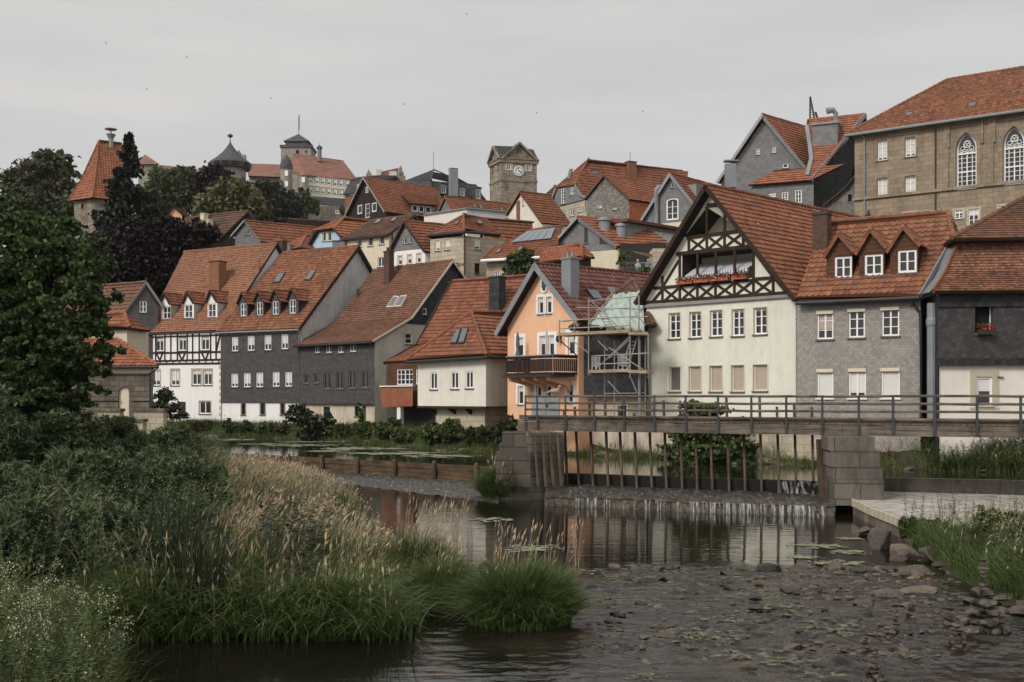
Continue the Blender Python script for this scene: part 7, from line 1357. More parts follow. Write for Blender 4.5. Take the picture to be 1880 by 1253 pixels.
def sheet(pts, nx, ny, zf, name, mat, par, lab=None):
    P0_, P1_, P2_, P3_ = [Vector(q) for q in pts]; V = []
    for j in range(ny + 1):
        for i in range(nx + 1):
            q = P0_.lerp(P1_, i / nx).lerp(P3_.lerp(P2_, i / nx), j / ny); q.z += zf(i / nx, j / ny, q); V.append(tuple(q))
    o = np_mesh(name, V, grid_faces(nx + 1, ny + 1), [mat], parent=par, origin=root_loc(par) if par else None, smooth_=True); return o
rn = lambda q, s: .035 * math.sin(q.x * 5.1 + q.y * 2) * math.sin(q.y * 6.3 - q.x) + random.uniform(-.007, .007)
sheet([a0 + Vector((0, -.0, .22)), a1 + Vector((0, 0, .22)), P(915, 925, 39.6), P(560, 880, 51.5)], 130, 60, lambda u, v, q: rn(q, 1), 'apron', 'apron', wd)
# sluice weir under the bridge: sill beam, piles, apron, falls
sw = empty('sluice_weir', (8, 39, 0), 'sluice weir with dark sill, leaning wooden piles and stepped stone apron under the footbridge', 'weir')
m = MB(); m.box(Vector((sillL.x, sillL.y, -.3)), sillR - sillL, -bn * .45, Vector((0, 0, 1.17))); m.build('sill', 'black', sw)
lipL, lipR = P(1000, 912, 38.9), P(1535, 932, 35.3); lipL.z = lipR.z = .3
sheet([Vector((sillL.x - .6, sillL.y + .2, .46)), Vector((sillR.x, sillR.y, .46)), lipR, lipL], 130, 40, lambda u, v, q: rn(q, 1), 'apron', 'apron', sw)
m = MB(); nseg = 80
for i in range(nseg): q0, q1 = lipL.lerp(lipR, i / nseg), lipL.lerp(lipR, (i + 1) / nseg); j = Vector((0, .12 * random.random(), 0)); m.face([q0 + Vector((0, .05, .0)), q1 + Vector((0, .05, 0)), q1 + Vector((0, .15, -.6)) + j, q0 + Vector((0, .15, -.6)) + j])
m.build('step', 'stone_dark', sw)
m = MB(); rw = random.Random(5)
for i in range(210):
    t = rw.random(); 
    if rw.random() > (.2 + .5 * (t > .5)): continue
    q = lipL.lerp(lipR, .07 + t * .89); w = rw.uniform(.03, .13); n_ = 5; pr = None
    for j in range(n_ + 1):
        s_ = j / n_; c = q + Vector((rw.uniform(-.01, .01), -.06 - .14 * s_ ** .6, .03 - .33 * s_ ** 1.6)); ww = bd * w * (1 - .3 * s_)
        if pr: m.face([pr[0], pr[1], c + ww, c]);
        pr = (c, c + ww)
tag(m.build('lip_falls', 'foam', sw), kind='stuff')
m = MB()
for i in range(420):
    t = rw.random() ** .7; q = lipL.lerp(lipR, .07 + .89 * t); w = rw.uniform(.03, .16); c = q + Vector((0, -.2 - abs(rw.gauss(0, .12)), -.292)); m.face([c, c + bd * w, c + bd * w - Vector((0, .05, 0)), c - Vector((0, .05, 0))])
tag(m.build('foam_line', 'foam', sw), kind='stuff')
for x0, x1 in ((1437, 1461), (1466, 1490), (1496, 1517)):
    q0, q1 = brp(x0, .78), brp(x1, .78); m = MB(); pr = None
    for j in range(9):
        s_ = j / 8; o_ = bn * (.02 + .5 * s_ ** .7); z_ = .89 - .42 * s_ ** 1.5; cur = (q0 + o_ + Vector((0, 0, z_)), q1 + o_ + Vector((0, 0, z_)))
        if pr: m.face([pr[0], pr[1], cur[1], cur[0]])
        pr = cur
    m.build('waterfall', 'foam', sw)
    for xx in (x0 - 4, x1 + 1): m = MB(); q0 = brp(xx, .7); m.box(q0 + Vector((0, 0, .3)), bd * .09, bn * .15, Vector((0, 0, .62))); m.build('board', 'black', sw)
for i, x in enumerate((1034, 1056, 1082, 1110, 1136, 1163, 1191, 1218, 1247, 1275, 1303, 1334, 1364, 1394, 1426, 1458, 1490)):
    top = brp(x, 1.0); ft = brp(x + 8 - i * .25, .55); lean = rw.uniform(-.03, .03); zt_ = 3.15 + rw.uniform(0, .75)
    m = MB(); m.bar(Vector((ft.x, ft.y, .25)), Vector((top.x + lean, top.y, zt_)), .08, .09, up=bn); m.build('pile', 'wood_pile', sw)
# footbridge
bz = 2.56; fb = empty('footbridge', (br0.x, br0.y, bz), 'weathered grey plank footbridge with steel posts and four round rails over the sluice weir', 'footbridge')
L9 = (br1 - br0).length + 7; e9 = br0 + bd * L9
for o_, zlo, h_ in ((0, bz, .2), (.012, bz + .205, .15), (1.9, bz, .36)):
    m = MB(); k = 6
    for i in range(k): q0 = br0.lerp(e9, i / k) - bd * .35; q1 = br0.lerp(e9, (i + .997) / k) - bd * .35; m.box(Vector((q0.x, q0.y, zlo)) - bn * o_, q1 - q0, -bn * .12, Vector((0, 0, h_)))
    m.build('girder', 'wood_weathered', fb)
m = MB(); q0 = br0 - bd * .35
for i in range(int(L9 / .22)): m.box(Vector((q0.x, q0.y, bz + .37)) + bd * i * .22 - bn * rw.uniform(-.02, .03), bd * .2, -bn * 2.0, Vector((0, 0, .05)))
m.build('deck', 'wood_weathered', fb)
m = MB(); m.box(Vector((q0.x, q0.y, bz + .435)) - bn * .16, e9 - q0, -bn * .08, Vector((0, 0, .17))); m.build('kerb_plank', 'wood_weathered', fb)
xs = [965.5, 987, 1039, 1091.5, 1146, 1202, 1259.6, 1319, 1380, 1444, 1510, 1577, 1640, 1716, 1794, 1874, 1960]
for x in xs:
    q = brp(x, 0) + bn * .05; m = MB(); m.box(Vector((q.x - .035, q.y - .03, bz)), (.07, 0, 0), (0, .06, 0), (0, 0, HC - bz + .03)); m.build('post', 'post_steel', fb)
for o_ in (0,):
    for zr in (HC, HC - .26, HC - .52, HC - .78):
        m = MB(); n_ = 34; pts = [br0.lerp(e9, i / n_) - bn * (o_ + .02) + Vector((0, 0, zr + rw.uniform(-.012, .012))) for i in range(n_ + 1)]; m.tube(pts, .045, 7); m.build('rail', 'wood_weathered', fb)
# stone piers
def pier(px0, px1, d, steps, lab, mat='stone_pier', depth=3.2, a=-25, z0=-.5, bk=None):
    f = Pl(px1, d, a); t = empty('bridge_pier', f.w(0, z0), lab, 'pier'); zprev = z0
    for i, (x0, x1, ytop, o_) in enumerate(steps):
        u0_, u1_ = f.u(x0), f.u(x1); zt_ = f.uz(px1, ytop)[1]; m = MB(); m.box(f.w(u0_, zprev, o_), f.e * (u1_ - u0_), -f.n * (depth + o_), Vector((0, 0, zt_ - zprev - .004))); m.build('stone_block', mat, t); zprev = zt_
    return t
pier(0, 975, 41.2, [(912, 975, 830, .3), (917, 975, 814, .15), (922, 972, 794, 0)], 'dark stepped stone bridge pier at the left end of the footbridge', 'stone_pier_dark', depth=1.2, a=-5)
f = Pl(970, 41.0, 22); t = empty('bridge_abutment', f.w(0, 0), 'tall black-stained stone abutment wall with wooden slats beside the left bridge pier', 'abutment')
u1_ = f.u(1036); m = MB(); m.box(f.w(0, -.5), f.e * u1_, -f.n * 1.6, Vector((0, 0, 3.02))); m.build('masonry', 'stone_dark', t)
for x in (986, 1000, 1014, 1028): m = MB(); q = f.P(x, 800, .1); m.bar(Vector((q.x, q.y, .5)), Vector((q.x - .15, q.y, 2.5)), .12, .1); m.build('slat', 'wood_pile', t)
pier(0, 1612, 36.0, [(1530, 1620, 880, .25), (1528, 1618, 858, .2), (1524, 1614, 828, .1), (1520, 1606, 803, 0)], 'light grey stepped stone pier standing on the concrete ledge right of the sluice', depth=1.6, a=-8, z0=.3)
m = MB()
for x, zt_ in ((1508, 2.4), (1514, 2.3), (1522, 2.5), (1530, 1.6), (1536, 1.5)): q = brp(x, .3); m.bar(Vector((q.x, q.y, -.2)), Vector((q.x - .1, q.y, zt_)), .14, .14)
o = m.build('mooring_timber', 'wood_pile', None, origin=brp(1515, .3)); tag(o, 'cluster of old upright timbers against the right pier beside the falls', 'timber')
# ledge, its brick edge and the wall behind
lg = empty('concrete_ledge', (14, 33, 0), 'pale concrete ledge with stained stone edge right of the sluice weir', 'ledge')
E = [G0(1566, 918, .5), G0(1600, 934, .5), G0(1652, 954, .5), G0(1720, 972, .5), G0(1820, 988, .5), G0(2150, 1010, .5)]; Bk = [Vector((lw0.x - .3, lw0.y - .4, .5)), Vector((lw1.x, lw1.y - .4, .5))]
m = MB(); poly = [E[0], E[1], E[2], E[3], E[4], E[5], Bk[1], Bk[0]]
for t_ in geometry.tessellate_polygon([poly]): m.face([poly[i] for i in t_])
m.build('slab', 'concrete', lg)
m = MB()
for a_, c_ in zip([Bk[0]] + E, E): m.face([a_, c_, c_ + Vector((0, 0, -1)), a_ + Vector((0, 0, -1))])
m.build('edge_wall', 'stone_dark', lg)
for a_, c_ in zip(E[:4], E[1:5]):
    n_ = max(2, int((c_ - a_).length / .42))
    for i in range(n_): q0, q1 = a_.lerp(c_, i / n_), a_.lerp(c_, (i + .95) / n_); m = MB(); m.box(q0 + Vector((-.06, -.05, -.2)), q1 - q0, Vector((.12, .3, 0)), Vector((0, 0, .225 + rw.uniform(0, .015)))); m.build('edge_stone', 'surround_tan', lg)
m = MB(); m.box(Vector((lw0.x - .3, lw0.y - .35, 0)), lw1 - lw0, Vector((.1, .4, 0)), Vector((0, 0, .98))); o = m.build('river_wall', 'stone_pier', None, origin=lw0); tag(o, 'dark low wall holding back the pond behind the concrete ledge', 'wall')
# bank retaining wall under the houses at right
bw = empty('retaining_wall', (12, 50.5, .8), 'pale stained plaster retaining wall under the mint and shingled houses', 'wall'); a_, c_, d_, g_ = Vector((3.4, 58.2, 0)), Vector((10.5, 51.2, 0)), Vector((14.2, 48.0, 0)), Vector((30, 44.0, 0))
for p_, q_2, mt in ((a_, c_, 'plaster_base'), (c_, d_, 'sandstone_pale'), (d_, g_, 'concrete_wall')): m = MB(); p0 = Vector((p_.x, p_.y, .5)); m.box(p0, Vector((q_2.x - p_.x, q_2.y - p_.y, 0)), Vector((.1, .3, 0)), Vector((0, 0, 1.65))); m.build('wall_section', mt, bw)

# =============================================================== ROCKS
g = G('rock_dark'); p = g.pos(); oi = g.n('ObjectInfo').outputs['Random']; c1 = g.ramp(oi, [(0, (0.025, 0.021, 0.018)), (.6, (0.06, 0.05, 0.04)), (1, (0.15, 0.12, 0.095))]); g.col(g.mix(g.ramp(g.noise(p, 4, 5, .7), [(.45, (0, 0, 0)), (.7, (.6,) * 3)]), c1, (0.045, 0.05, 0.018))); g.rough(.5, .4); g.bump(g.noise(p, 9, 5, .7), .05)
g = G('rock_pale'); p = g.pos(); oi = g.n('ObjectInfo').outputs['Random']; c1 = g.ramp(oi, [(0, (0.11, 0.098, 0.085)), (.5, (0.19, 0.165, 0.14)), (1, (0.29, 0.235, 0.175))]); g.col(g.mix(g.ramp(g.noise(p, 3, 6, .7), [(.4, (0, 0, 0)), (.7, (.75,) * 3)]), c1, (0.08, 0.06, 0.05))); g.rough(.8, .2); g.bump(g.noise(p, 5, 8, .75), .16)
def rock_mesh(seed, mat, flat=.5, sub=2):
    import bmesh
    bm = bmesh.new(); bmesh.ops.create_icosphere(bm, subdivisions=sub + 1, radius=1); rr = random.Random(seed); cuts = [(Vector((rr.gauss(0, 1), rr.gauss(0, 1), rr.gauss(0, .7))).normalized(), rr.uniform(.42, .8)) for _ in range(13)]
    for v in bm.verts:
        for n_, d_ in cuts:
            k_ = v.co.dot(n_)
            if k_ > d_: v.co -= n_ * (k_ - d_) * .99
        v.co *= 1 + .05 * math.sin(v.co.x * 6 + seed) * math.sin(v.co.y * 5 + seed * 2) + rr.uniform(-.012, .012); v.co.z *= flat
    me = bpy.data.meshes.new('stone'); bm.to_mesh(me); bm.free(); me.materials.append(M(mat)); return me
RK = [rock_mesh(i, 'rock_dark', .55) for i in range(6)]; RP = [rock_mesh(20 + i, 'rock_pale', .6) for i in range(6)]; RF = [rock_mesh(40 + i, 'rock_pale', .30) for i in range(4)] + [rock_mesh(50 + i, 'rock_dark', .32) for i in range(2)]
def rock(me, loc, s, rz=None, name='rock', par=None, org=None):
    o = bpy.data.objects.new(name, me); C.collection.objects.link(o); o.scale = s; o.rotation_euler = (random.uniform(-.15, .15), random.uniform(-.15, .15), random.uniform(0, 6.28) if rz is None else rz)
    if par: o.parent = par; o.location = Vector(loc) - root_loc(par)
    else: o.location = loc
    return o
for x, y, w, h, d_, lab in ((1618, 985, 42, 30, 0, 'large pale rounded boulder with flat top nearest the concrete ledge corner'), (1665, 1005, 35, 30, 0, 'pale boulder half in the water right of the big flat boulder'), (1720, 1012, 45, 24, 0, 'broad brown boulder below the grasses on the right bank'), (1775, 1020, 36, 32, 0, 'steep grey-brown boulder leaning into the right bank plants'), (1685, 1045, 60, 14, 0, 'long flat slab of rock lying at the water edge on the right'), (1595, 972, 40, 8, 0, 'thin flat rock at the foot of the ledge edge'), (1745, 965, 30, 18, 0, 'rounded boulder in the grass just below the ledge slab'), (1640, 1090, 50, 12, 0, 'grey flat rock at the head of the riffle near the right bank'), (1700, 1085, 55, 15, 0, 'mossy flat rock shelf left of the tall cairn'), (1590, 1108, 45, 8, 0, 'low grey slab in the riffle beside white water'), (892, 1036, 26, 13, 0, 'dark rounded stone between the grass clumps, touching the pool'), (885, 1048, 16, 7, 0, 'small dark stone under the rounded stone by the grass clumps'), (1850, 1030, 30, 20, 0, 'grey boulder among the reeds at the right edge'), (1845, 1130, 35, 8, 0, 'flat wet stone at the right edge behind the tall cairn'), (1265, 950, 0, 0, 0, '')):
    if not w: continue
    c = G0(x, y + h * .55, 0 if y > 1030 else .1); k_ = c.y / FP; tag(rock(random.choice(RP) if lab.find('dark') < 0 else RK[1], (c.x, c.y + w * k_ * .3, h * k_ * .2 + (0 if y > 1030 else .1)), (w * k_ * .8, w * k_ * .62, h * k_ * 1.4)), lab, 'boulder')
rs = random.Random(31); n_r = 0; SPEC = [(1130, 1128, 15, 'dark cube-like stone alone in the left riffle'), (1143, 1133, 14, 'mossy brown stone left of centre in the riffle'), (1386, 1102, 22, 'mossy flat stone with a pale pebble in mid riffle'), (1377, 1226, 20, 'black stone lowest in the middle of the riffle'), (1207, 1048, 22, 'smooth grey stone at the upper left lip of the riffle'), (1352, 1048, 16, 'green mossy stone at the top of the riffle'), (1408, 1046, 26, 'dark flat stone carrying dry grass at the riffle top'), (1612, 1127, 16, 'dark mossy stone left of the small twin cairns')]
for x, y, w, lab in SPEC: c = G0(x, y); k_ = c.y / FP; tag(rock(random.choice(RK), (c.x, c.y, .02), (w * k_, w * k_ * .8, w * k_ * .75)), lab, 'stone')
cand = []
while n_r < 200:
    y = 1040 + (rs.random() ** 1.5) * 190; x = rs.uniform(1070, 1760) if y > 1060 else rs.uniform(1100, 1660)
    if rs.random() < .45: x = rs.gauss(1600, 90)
    if x < 1080 + max(0, (y - 1180)) * 1.5 or x > 1770: continue
    c = G0(x, y); w = rs.choice((6, 8, 10, 13, 18)) * rs.uniform(.7, 1.3); k_ = c.y / FP; w *= k_
    pale = rs.random() < .10; n_r += 1
    tag(rock(rs.choice(RP if pale else RK), (c.x, c.y, rs.uniform(-.02, .01)), (w * rs.uniform(.9, 1.6), w, w * rs.uniform(.5, .9))), 'pale wet stone poking out of the shallow riffle' if pale else 'small dark wet stone breaking the surface of the riffle', 'stone', 'pale stones in the riffle' if pale else 'dark stones in the riffle')
m = MB(); rs2 = random.Random(9)
for i in range(400):
    y = 1042 + (rs2.random() ** 1.4) * 170; x = rs2.gauss(1610, 110) if rs2.random() < .6 else rs2.uniform(1100, 1760)
    if x < 1090 or x > 1775: continue
    c = G0(x, y); k_ = c.y / FP * rs2.uniform(2.2, 6); m.blob((c.x, c.y, .005), k_ * 1.5, k_, k_ * .6, i, 4, 6, .22)
tag(m.build('cobbles', 'rock_dark', None, origin=(8, 22, 0)), 'small wet cobbles crowding the shallow riffle', None, None, 'stuff')
# riprap along the far bank
for i in range(62):
    x = rs.uniform(-24, 19); y = float(np.interp(x, *zip(*BANK))) - .7; s_ = rs.uniform(.15, .5); tag(rock(rs.choice(RP), (x, y + rs.uniform(-.15, .5), .85 + rs.uniform(-.08, .15)), (s_ * 1.5, s_, s_ * .8)), 'weathered bank stone at the far waterline below the houses', 'stone', 'stones along the far bank')
for i in range(26):
    c = G0(rs.uniform(1570, 1900), rs.uniform(1010, 1130)); s_ = rs.uniform(.12, .3)
    if c.x < np.interp(c.y, *zip(*REDGE)) - .6: continue
    tag(rock(rs.choice(RP), (c.x, c.y, .05), (s_ * 1.4, s_, s_ * .8)), 'brown cobble on the stony right shore', 'stone', 'cobbles on the right shore')
# cairns
def cairn(px, py, tall, wbase, seed, lab, n_top=5, pile=0, wtop=None):
    rr = random.Random(seed); c = G0(px, py); k_ = c.y / FP; t = empty('cairn', (c.x, c.y, 0), lab, 'cairn', None); H = tall * k_; Wb = wbase * k_ / 2; z = 0
    if pile:
        for L_ in range(5):
            f_ = 1 - L_ / 6.0; nn_ = int(pile * f_ * f_) + 2
            for i in range(nn_):
                a_ = 6.283 * i / nn_ + rr.random(); r_ = Wb * (f_ * .8) * rr.uniform(.55, 1); s_ = Wb * rr.uniform(.24, .42); rock(rr.choice(RP[:3] + RK), (c.x + r_ * math.cos(a_), c.y + r_ * math.sin(a_) * .7, H * .62 * L_ / 5 + s_ * .3), (s_, s_ * .8, s_ * .9), name='stone', par=t)
        z = H * .55
    wt = (wtop or wbase * .32) * k_ / 2
    rem = H - z; hs = rem / n_top
    for i in range(n_top): s_ = wt * (1.15 - .55 * i / n_top) * rr.uniform(.8, 1.2); rock(rr.choice(RF), (c.x + rr.uniform(-.1, .1) * wt, c.y, z + hs * (i + .5)), (s_, s_ * .8, hs * .5 / .30 * 1.05), name='stone', par=t)
cairn(1805, 1160, 135, 95, 3, 'tallest stone cairn, a broad pile topped by a stacked column, by the right bank', 8, 26, 26)
cairn(1744, 1148, 52, 34, 5, 'cairn of dark flat stones leaning beside the tallest cairn', 6, 0, 30)
cairn(1675, 1130, 45, 30, 6, 'short cairn of flat stones on a mossy slab in the riffle', 6, 0, 24)
cairn(1645, 1156, 36, 26, 8, 'small cairn topped with a white pebble, left of the short cairn', 5, 0, 20)
cairn(1588, 1195, 34, 26, 9, 'slim cairn of round stones, upper of the two at bottom centre right', 6, 0, 20)
cairn(1604, 1258, 62, 62, 12, 'heaped cairn of angular stones at the bottom edge of the picture', 5, 14, 26)
cairn(1757, 1186, 40, 50, 14, 'low cairn on a pale dome-shaped stone left below the tallest cairn', 3, 4, 40)

# =============================================================== PLANTS
def leaves_mesh(cen, nrm_bias, size, rng, aspect=1.6, droop=.3):
    n = len(cen); a = rng.normal(size=(n, 3)); a[:, 2] -= droop; a /= np.linalg.norm(a, axis=1)[:, None]; b = rng.normal(size=(n, 3)); b = np.cross(a, b); b /= np.linalg.norm(b, axis=1)[:, None] + 1e-9
    s = size * rng.uniform(.6, 1.25, (n, 1)); c = np.cross(a, b)
    p0 = cen - a * s * aspect * .5; p2 = cen + a * s * aspect * .5; p1 = cen + b * s * .45 - a * s * .1 + c * s * .12; p3 = cen - b * s * .45 - a * s * .1 + c * s * .12
    V = np.stack([p0, p1, p2, p3], 1).reshape(-1, 3); F = np.arange(4 * n).reshape(-1, 4); return V, F
def crown_pts(blobs, n, rng, clump=.16, per=26, shell=.55):
    vol = np.array([b[3] * b[4] * b[5] for b in blobs]) ** .8; out = []
    for b, k in zip(blobs, (vol / vol.sum() * n).astype(int)):
        m = max(3, k // per); d = rng.normal(size=(m, 3)); d /= np.linalg.norm(d, axis=1)[:, None]; r = rng.uniform(shell, 1.05, (m, 1)); cc = d * r
        idx = rng.integers(0, m, k); q = cc[idx] + rng.normal(0, clump, (k, 3)) * np.array([1, 1, .6]); out.append(q * np.array(b[3:6]) + np.array(b[:3]))
    return np.concatenate(out)
def tree(name, lab, cat, base, blobs, n, leaf, mat, trunk_r=.25, group=None, seed=1, aspect=1.4, clump=.16, per=26, shell=.55, mat2=None, droop=.3):
    rng = np.random.default_rng(seed); t = empty(name, base, lab, cat, group); P_ = crown_pts(blobs, n, rng, clump, per, shell); V, F = leaves_mesh(P_, 0, leaf, rng, aspect, droop)
    mi = None; mats = [mat]
    if mat2: mats = [mat, mat2]; mi = (rng.random(len(F)) < .35).astype(int)
    np_mesh('crown', V, F, mats, mi, parent=t, origin=base)
    if trunk_r:
        m = MB(); B0 = Vector(base); top = Vector((sum(b[0] for b in blobs) / len(blobs), sum(b[1] for b in blobs) / len(blobs), sum(b[2] for b in blobs) / len(blobs)))
        m.tube([B0 - Vector((0, 0, .5)), B0.lerp(top, .5) + Vector((.1, 0, 0)), top], 1, 8, True, [trunk_r, trunk_r * .75, trunk_r * .4])
        for b_ in blobs[:14]: q = Vector(b_[:3]); s0 = B0.lerp(top, .45); m.tube([s0, s0.lerp(q, .5) + Vector((0, 0, .2)), q], 1, 5, True, [trunk_r * .4, trunk_r * .25, trunk_r * .08])
        m.build('trunk', 'bark', t)
    return t
def pb(px, py, d, rw_, rh, rd=None): c = P(px, py, d); k = d / FP; return (c.x, c.y, c.z, rw_ * k, (rd or (rw_ + rh) / 2) * k, rh * k)
def gz(x, y): return float(height(x, y))
def tbase(px, d): x = (px - CX) * d / FP; return (x, d, gz(x, d))
# big lime tree at left
bl = [pb(*q) for q in ((30, 520, 29, 120, 110, 110), (120, 470, 29, 75, 75), (60, 430, 29, 80, 55), (150, 560, 28, 62, 70), (40, 640, 29, 110, 90), (160, 660, 28, 55, 50), (205, 655, 28, 30, 38), (110, 700, 28.5, 70, 55), (20, 710, 29, 70, 50), (-60, 560, 30, 110, 150), (165, 500, 28, 22, 25), (120, 430, 29, 30, 22), (25, 410, 29, 40, 28), (190, 620, 28, 30, 30), (170, 600, 27.8, 40, 30), (10, 375, 29, 14, 18), (90, 415, 28.5, 32, 20), (185, 700, 28, 28, 25), (90, 735, 28, 90, 30), (20, 745, 28, 60, 25), (150, 725, 27.8, 40, 26), (60, 600, 28, 60, 60), (180, 545, 28, 30, 30), (60, 690, 27.8, 70, 60), (120, 620, 27.6, 60, 60))]
tree('lime_tree', 'large leafy lime tree filling the left edge in front of the chapel', 'tree', tbase(20, 29.5), bl, 56000, .13, 'leaf_lime', .3, seed=3, aspect=1.1, per=60, clump=.095, shell=.3)
# hill trees
HT = [('oak_tree', 'broad olive oak tree at the far left against the sky', 150, [(60, 330, 55, 40), (95, 310, 45, 32), (30, 345, 30, 28), (120, 335, 28, 38), (85, 365, 60, 40), (70, 300, 30, 18), (110, 295, 24, 16)], 'leaf_olive', 9000, .55, 'leaf_mid'),
 ('bushy_tree', 'mid-green bushy tree below the oak on the far left slope', 140, [(60, 400, 60, 50), (110, 400, 45, 60), (20, 390, 40, 50), (100, 440, 50, 40)], 'leaf_mid', 8000, .5, 'leaf_dark'),
 ('purple_beech', 'huge dark purple beech behind the half-timbered house', 106, [(250, 470, 70, 65), (320, 450, 55, 50), (220, 500, 50, 60), (290, 500, 80, 60), (370, 425, 30, 24), (340, 480, 55, 50), (385, 440, 14, 14), (310, 415, 32, 25), (240, 425, 35, 28), (200, 545, 40, 50)], 'leaf_purple', 38000, .30, None),
 ('hill_tree', 'mid-green tree left of the round castle tower', 230, [(300, 350, 35, 40), (340, 340, 35, 32), (280, 380, 30, 30), (325, 370, 40, 30), (345, 320, 22, 14), (300, 325, 22, 14)], 'leaf_mid', 8000, .7, None),
 ('copper_tree', 'dark copper tree directly below the round castle tower', 225, [(385, 345, 28, 38), (400, 330, 26, 26), (375, 375, 22, 20)], 'leaf_purple', 5000, .7, None),
 ('chestnut_tree', 'light green round chestnut tree in front of the castle slope', 165, [(425, 365, 45, 34), (400, 380, 40, 28), (455, 385, 34, 32), (430, 395, 55, 28), (435, 345, 24, 16), (478, 405, 18, 16), (385, 395, 25, 22)], 'leaf_light', 12000, .6, None),
 ('ivy_slope', 'dark ivy-covered slope below the castle walls', 250, [(490, 365, 30, 32), (520, 380, 34, 30), (500, 395, 45, 20), (545, 395, 22, 18), (480, 345, 14, 10)], 'leaf_dark', 9000, .8, None),
 ('castle_shrub', 'light green shrub on the castle rampart', 300, [(558, 372, 16, 18), (572, 376, 12, 14), (545, 378, 14, 12)], 'leaf_mid', 2500, .8, None),
 ('rampart_conifer', 'pair of dark pointed conifers beside the castle stair turret', 310, [(553, 358, 5, 13), (563, 360, 4, 12), (556, 368, 9, 8)], 'leaf_spruce', 2500, .7, None),
 ('tower_shrub', 'tangled olive shrub at the foot of the steep-roofed tower', 95, [(165, 460, 28, 30), (150, 490, 30, 30), (180, 440, 14, 18), (170, 500, 30, 40)], 'leaf_olive', 4500, .3, 'leaf_dark'),
 ('roof_garden_tree', 'round dark green tree beside the solar roof house', 77, [(957, 480, 22, 18), (945, 490, 18, 16), (970, 492, 18, 18), (957, 500, 30, 12), (968, 466, 12, 10)], 'leaf_bush', 6000, .24, 'leaf_dark'),
 ('terrace_plant', 'slender leafy plant beside the terrace wall', 78, [(1146, 470, 9, 10), (1140, 482, 6, 10), (1152, 466, 6, 5)], 'leaf_bush', 700, .16, None), ('terrace_bush', 'small round bush at the terrace railing', 78, [(1183, 497, 12, 6)], 'leaf_bush', 600, .14, None),
 ('rampart_bush', 'small green bush on the rampart left of the brown boarded house', 300, [(628, 388, 6, 8), (582, 385, 4, 12)], 'leaf_mid', 700, .7, None),
 ('garden_shrub', 'slender dark shrub against the half-timbered house wall', 84, [(300, 735, 20, 22), (310, 755, 22, 18), (290, 750, 14, 20), (330, 762, 14, 10)], 'leaf_dark', 2600, .17, 'leaf_bush'),
 ('riverside_elder', 'airy shrub with dark core in front of the dark slate houses', 75, [(548, 765, 20, 20), (565, 772, 24, 20), (538, 752, 10, 12), (600, 770, 15, 18), (575, 795, 30, 14)], 'leaf_dark', 3600, .17, 'leaf_bush'),
 ('climbing_vine', 'leafy green creeper hanging on the cream base of the long-roofed house', 73, [(662, 765, 5, 14), (660, 745, 3, 6)], 'leaf_bush', 700, .15, None),
 ('laurel_bush', 'large leafy bush hanging under the footbridge before the mint house', 49.5, [(1285, 780, 40, 26), (1260, 790, 34, 24), (1320, 790, 34, 22), (1300, 825, 55, 20), (1340, 825, 40, 20), (1250, 820, 30, 16), (1290, 755, 42, 18), (1375, 830, 22, 20), (1230, 838, 26, 16), (1290, 845, 60, 14), (1345, 848, 50, 12), (1330, 805, 40, 25)], 'leaf_bush', 14000, .19, 'leaf_mid'),
 ]
for i, (nm, lab, d, bls, mt, n, lf, m2) in enumerate(HT): tree(nm, lab, 'tree' if 'tree' in nm or 'beech' in nm else 'shrub', tbase(bls[0][0], d), [pb(x, y, d, a, b_) for x, y, a, b_ in bls], n, lf, mt, .3 if 'tree' in nm or 'beech' in nm else .05, seed=50 + i, mat2=m2, shell=.45)
WB = [(-10, 775, 27, 100, 70, 'grey-green willow shrub at the left edge below the lime crown'), (100, 785, 28.2, 85, 48, 'bushy willow shrub hiding the foot of the lime tree'), (215, 800, 34, 60, 45, 'rounded willow shrub in front of the low chapel walls'), (320, 815, 40, 55, 32, 'feathery shrub beside the pond below the half-timbered house'), (60, 900, 23, 100, 75, 'wide pale willow bush on the left bank above the meadowsweet'),
 (180, 880, 26, 85, 65, 'tall willow bush left of centre on the bank with upright shoots'), (290, 880, 27, 70, 60, 'willow bush with dark leafy core left of the straw grass'), (20, 980, 19.5, 110, 60, 'dark willow bush behind the meadowsweet corner'), (190, 985, 21, 95, 75, 'large arching willow bush over the dark water'), (330, 1000, 21.5, 75, 70, 'narrow-leaved bush between willows and the meadow grass'), (370, 900, 28, 45, 45, 'round dark broad-leaved bush beside the straw-topped grass')]
for i, (x, y, d, a, b_, lab) in enumerate(WB):
    rg = np.random.default_rng(900 + i); bls = [pb(x + rg.uniform(-.75, .75) * a, y + rg.uniform(-.55, .75) * b_, d + rg.uniform(-1, 1), a * rg.uniform(.3, .5), b_ * rg.uniform(.4, .6)) for _ in range(11)] + [pb(x, y + b_ * .5, d, a, b_ * .8)]
    tree('willow_shrub', lab, 'shrub', tbase(x, d), bls, 17000 if d < 30 else 11000, .055 if i != 10 else .13, 'leaf_willow' if i != 10 else 'leaf_bush', .04, 'willow shrubs on the left bank', seed=930 + i, aspect=3.8 if i != 10 else 1.4, mat2='leaf_mid' if i % 2 else None, shell=.35, per=16, clump=.12, droop=-.5)
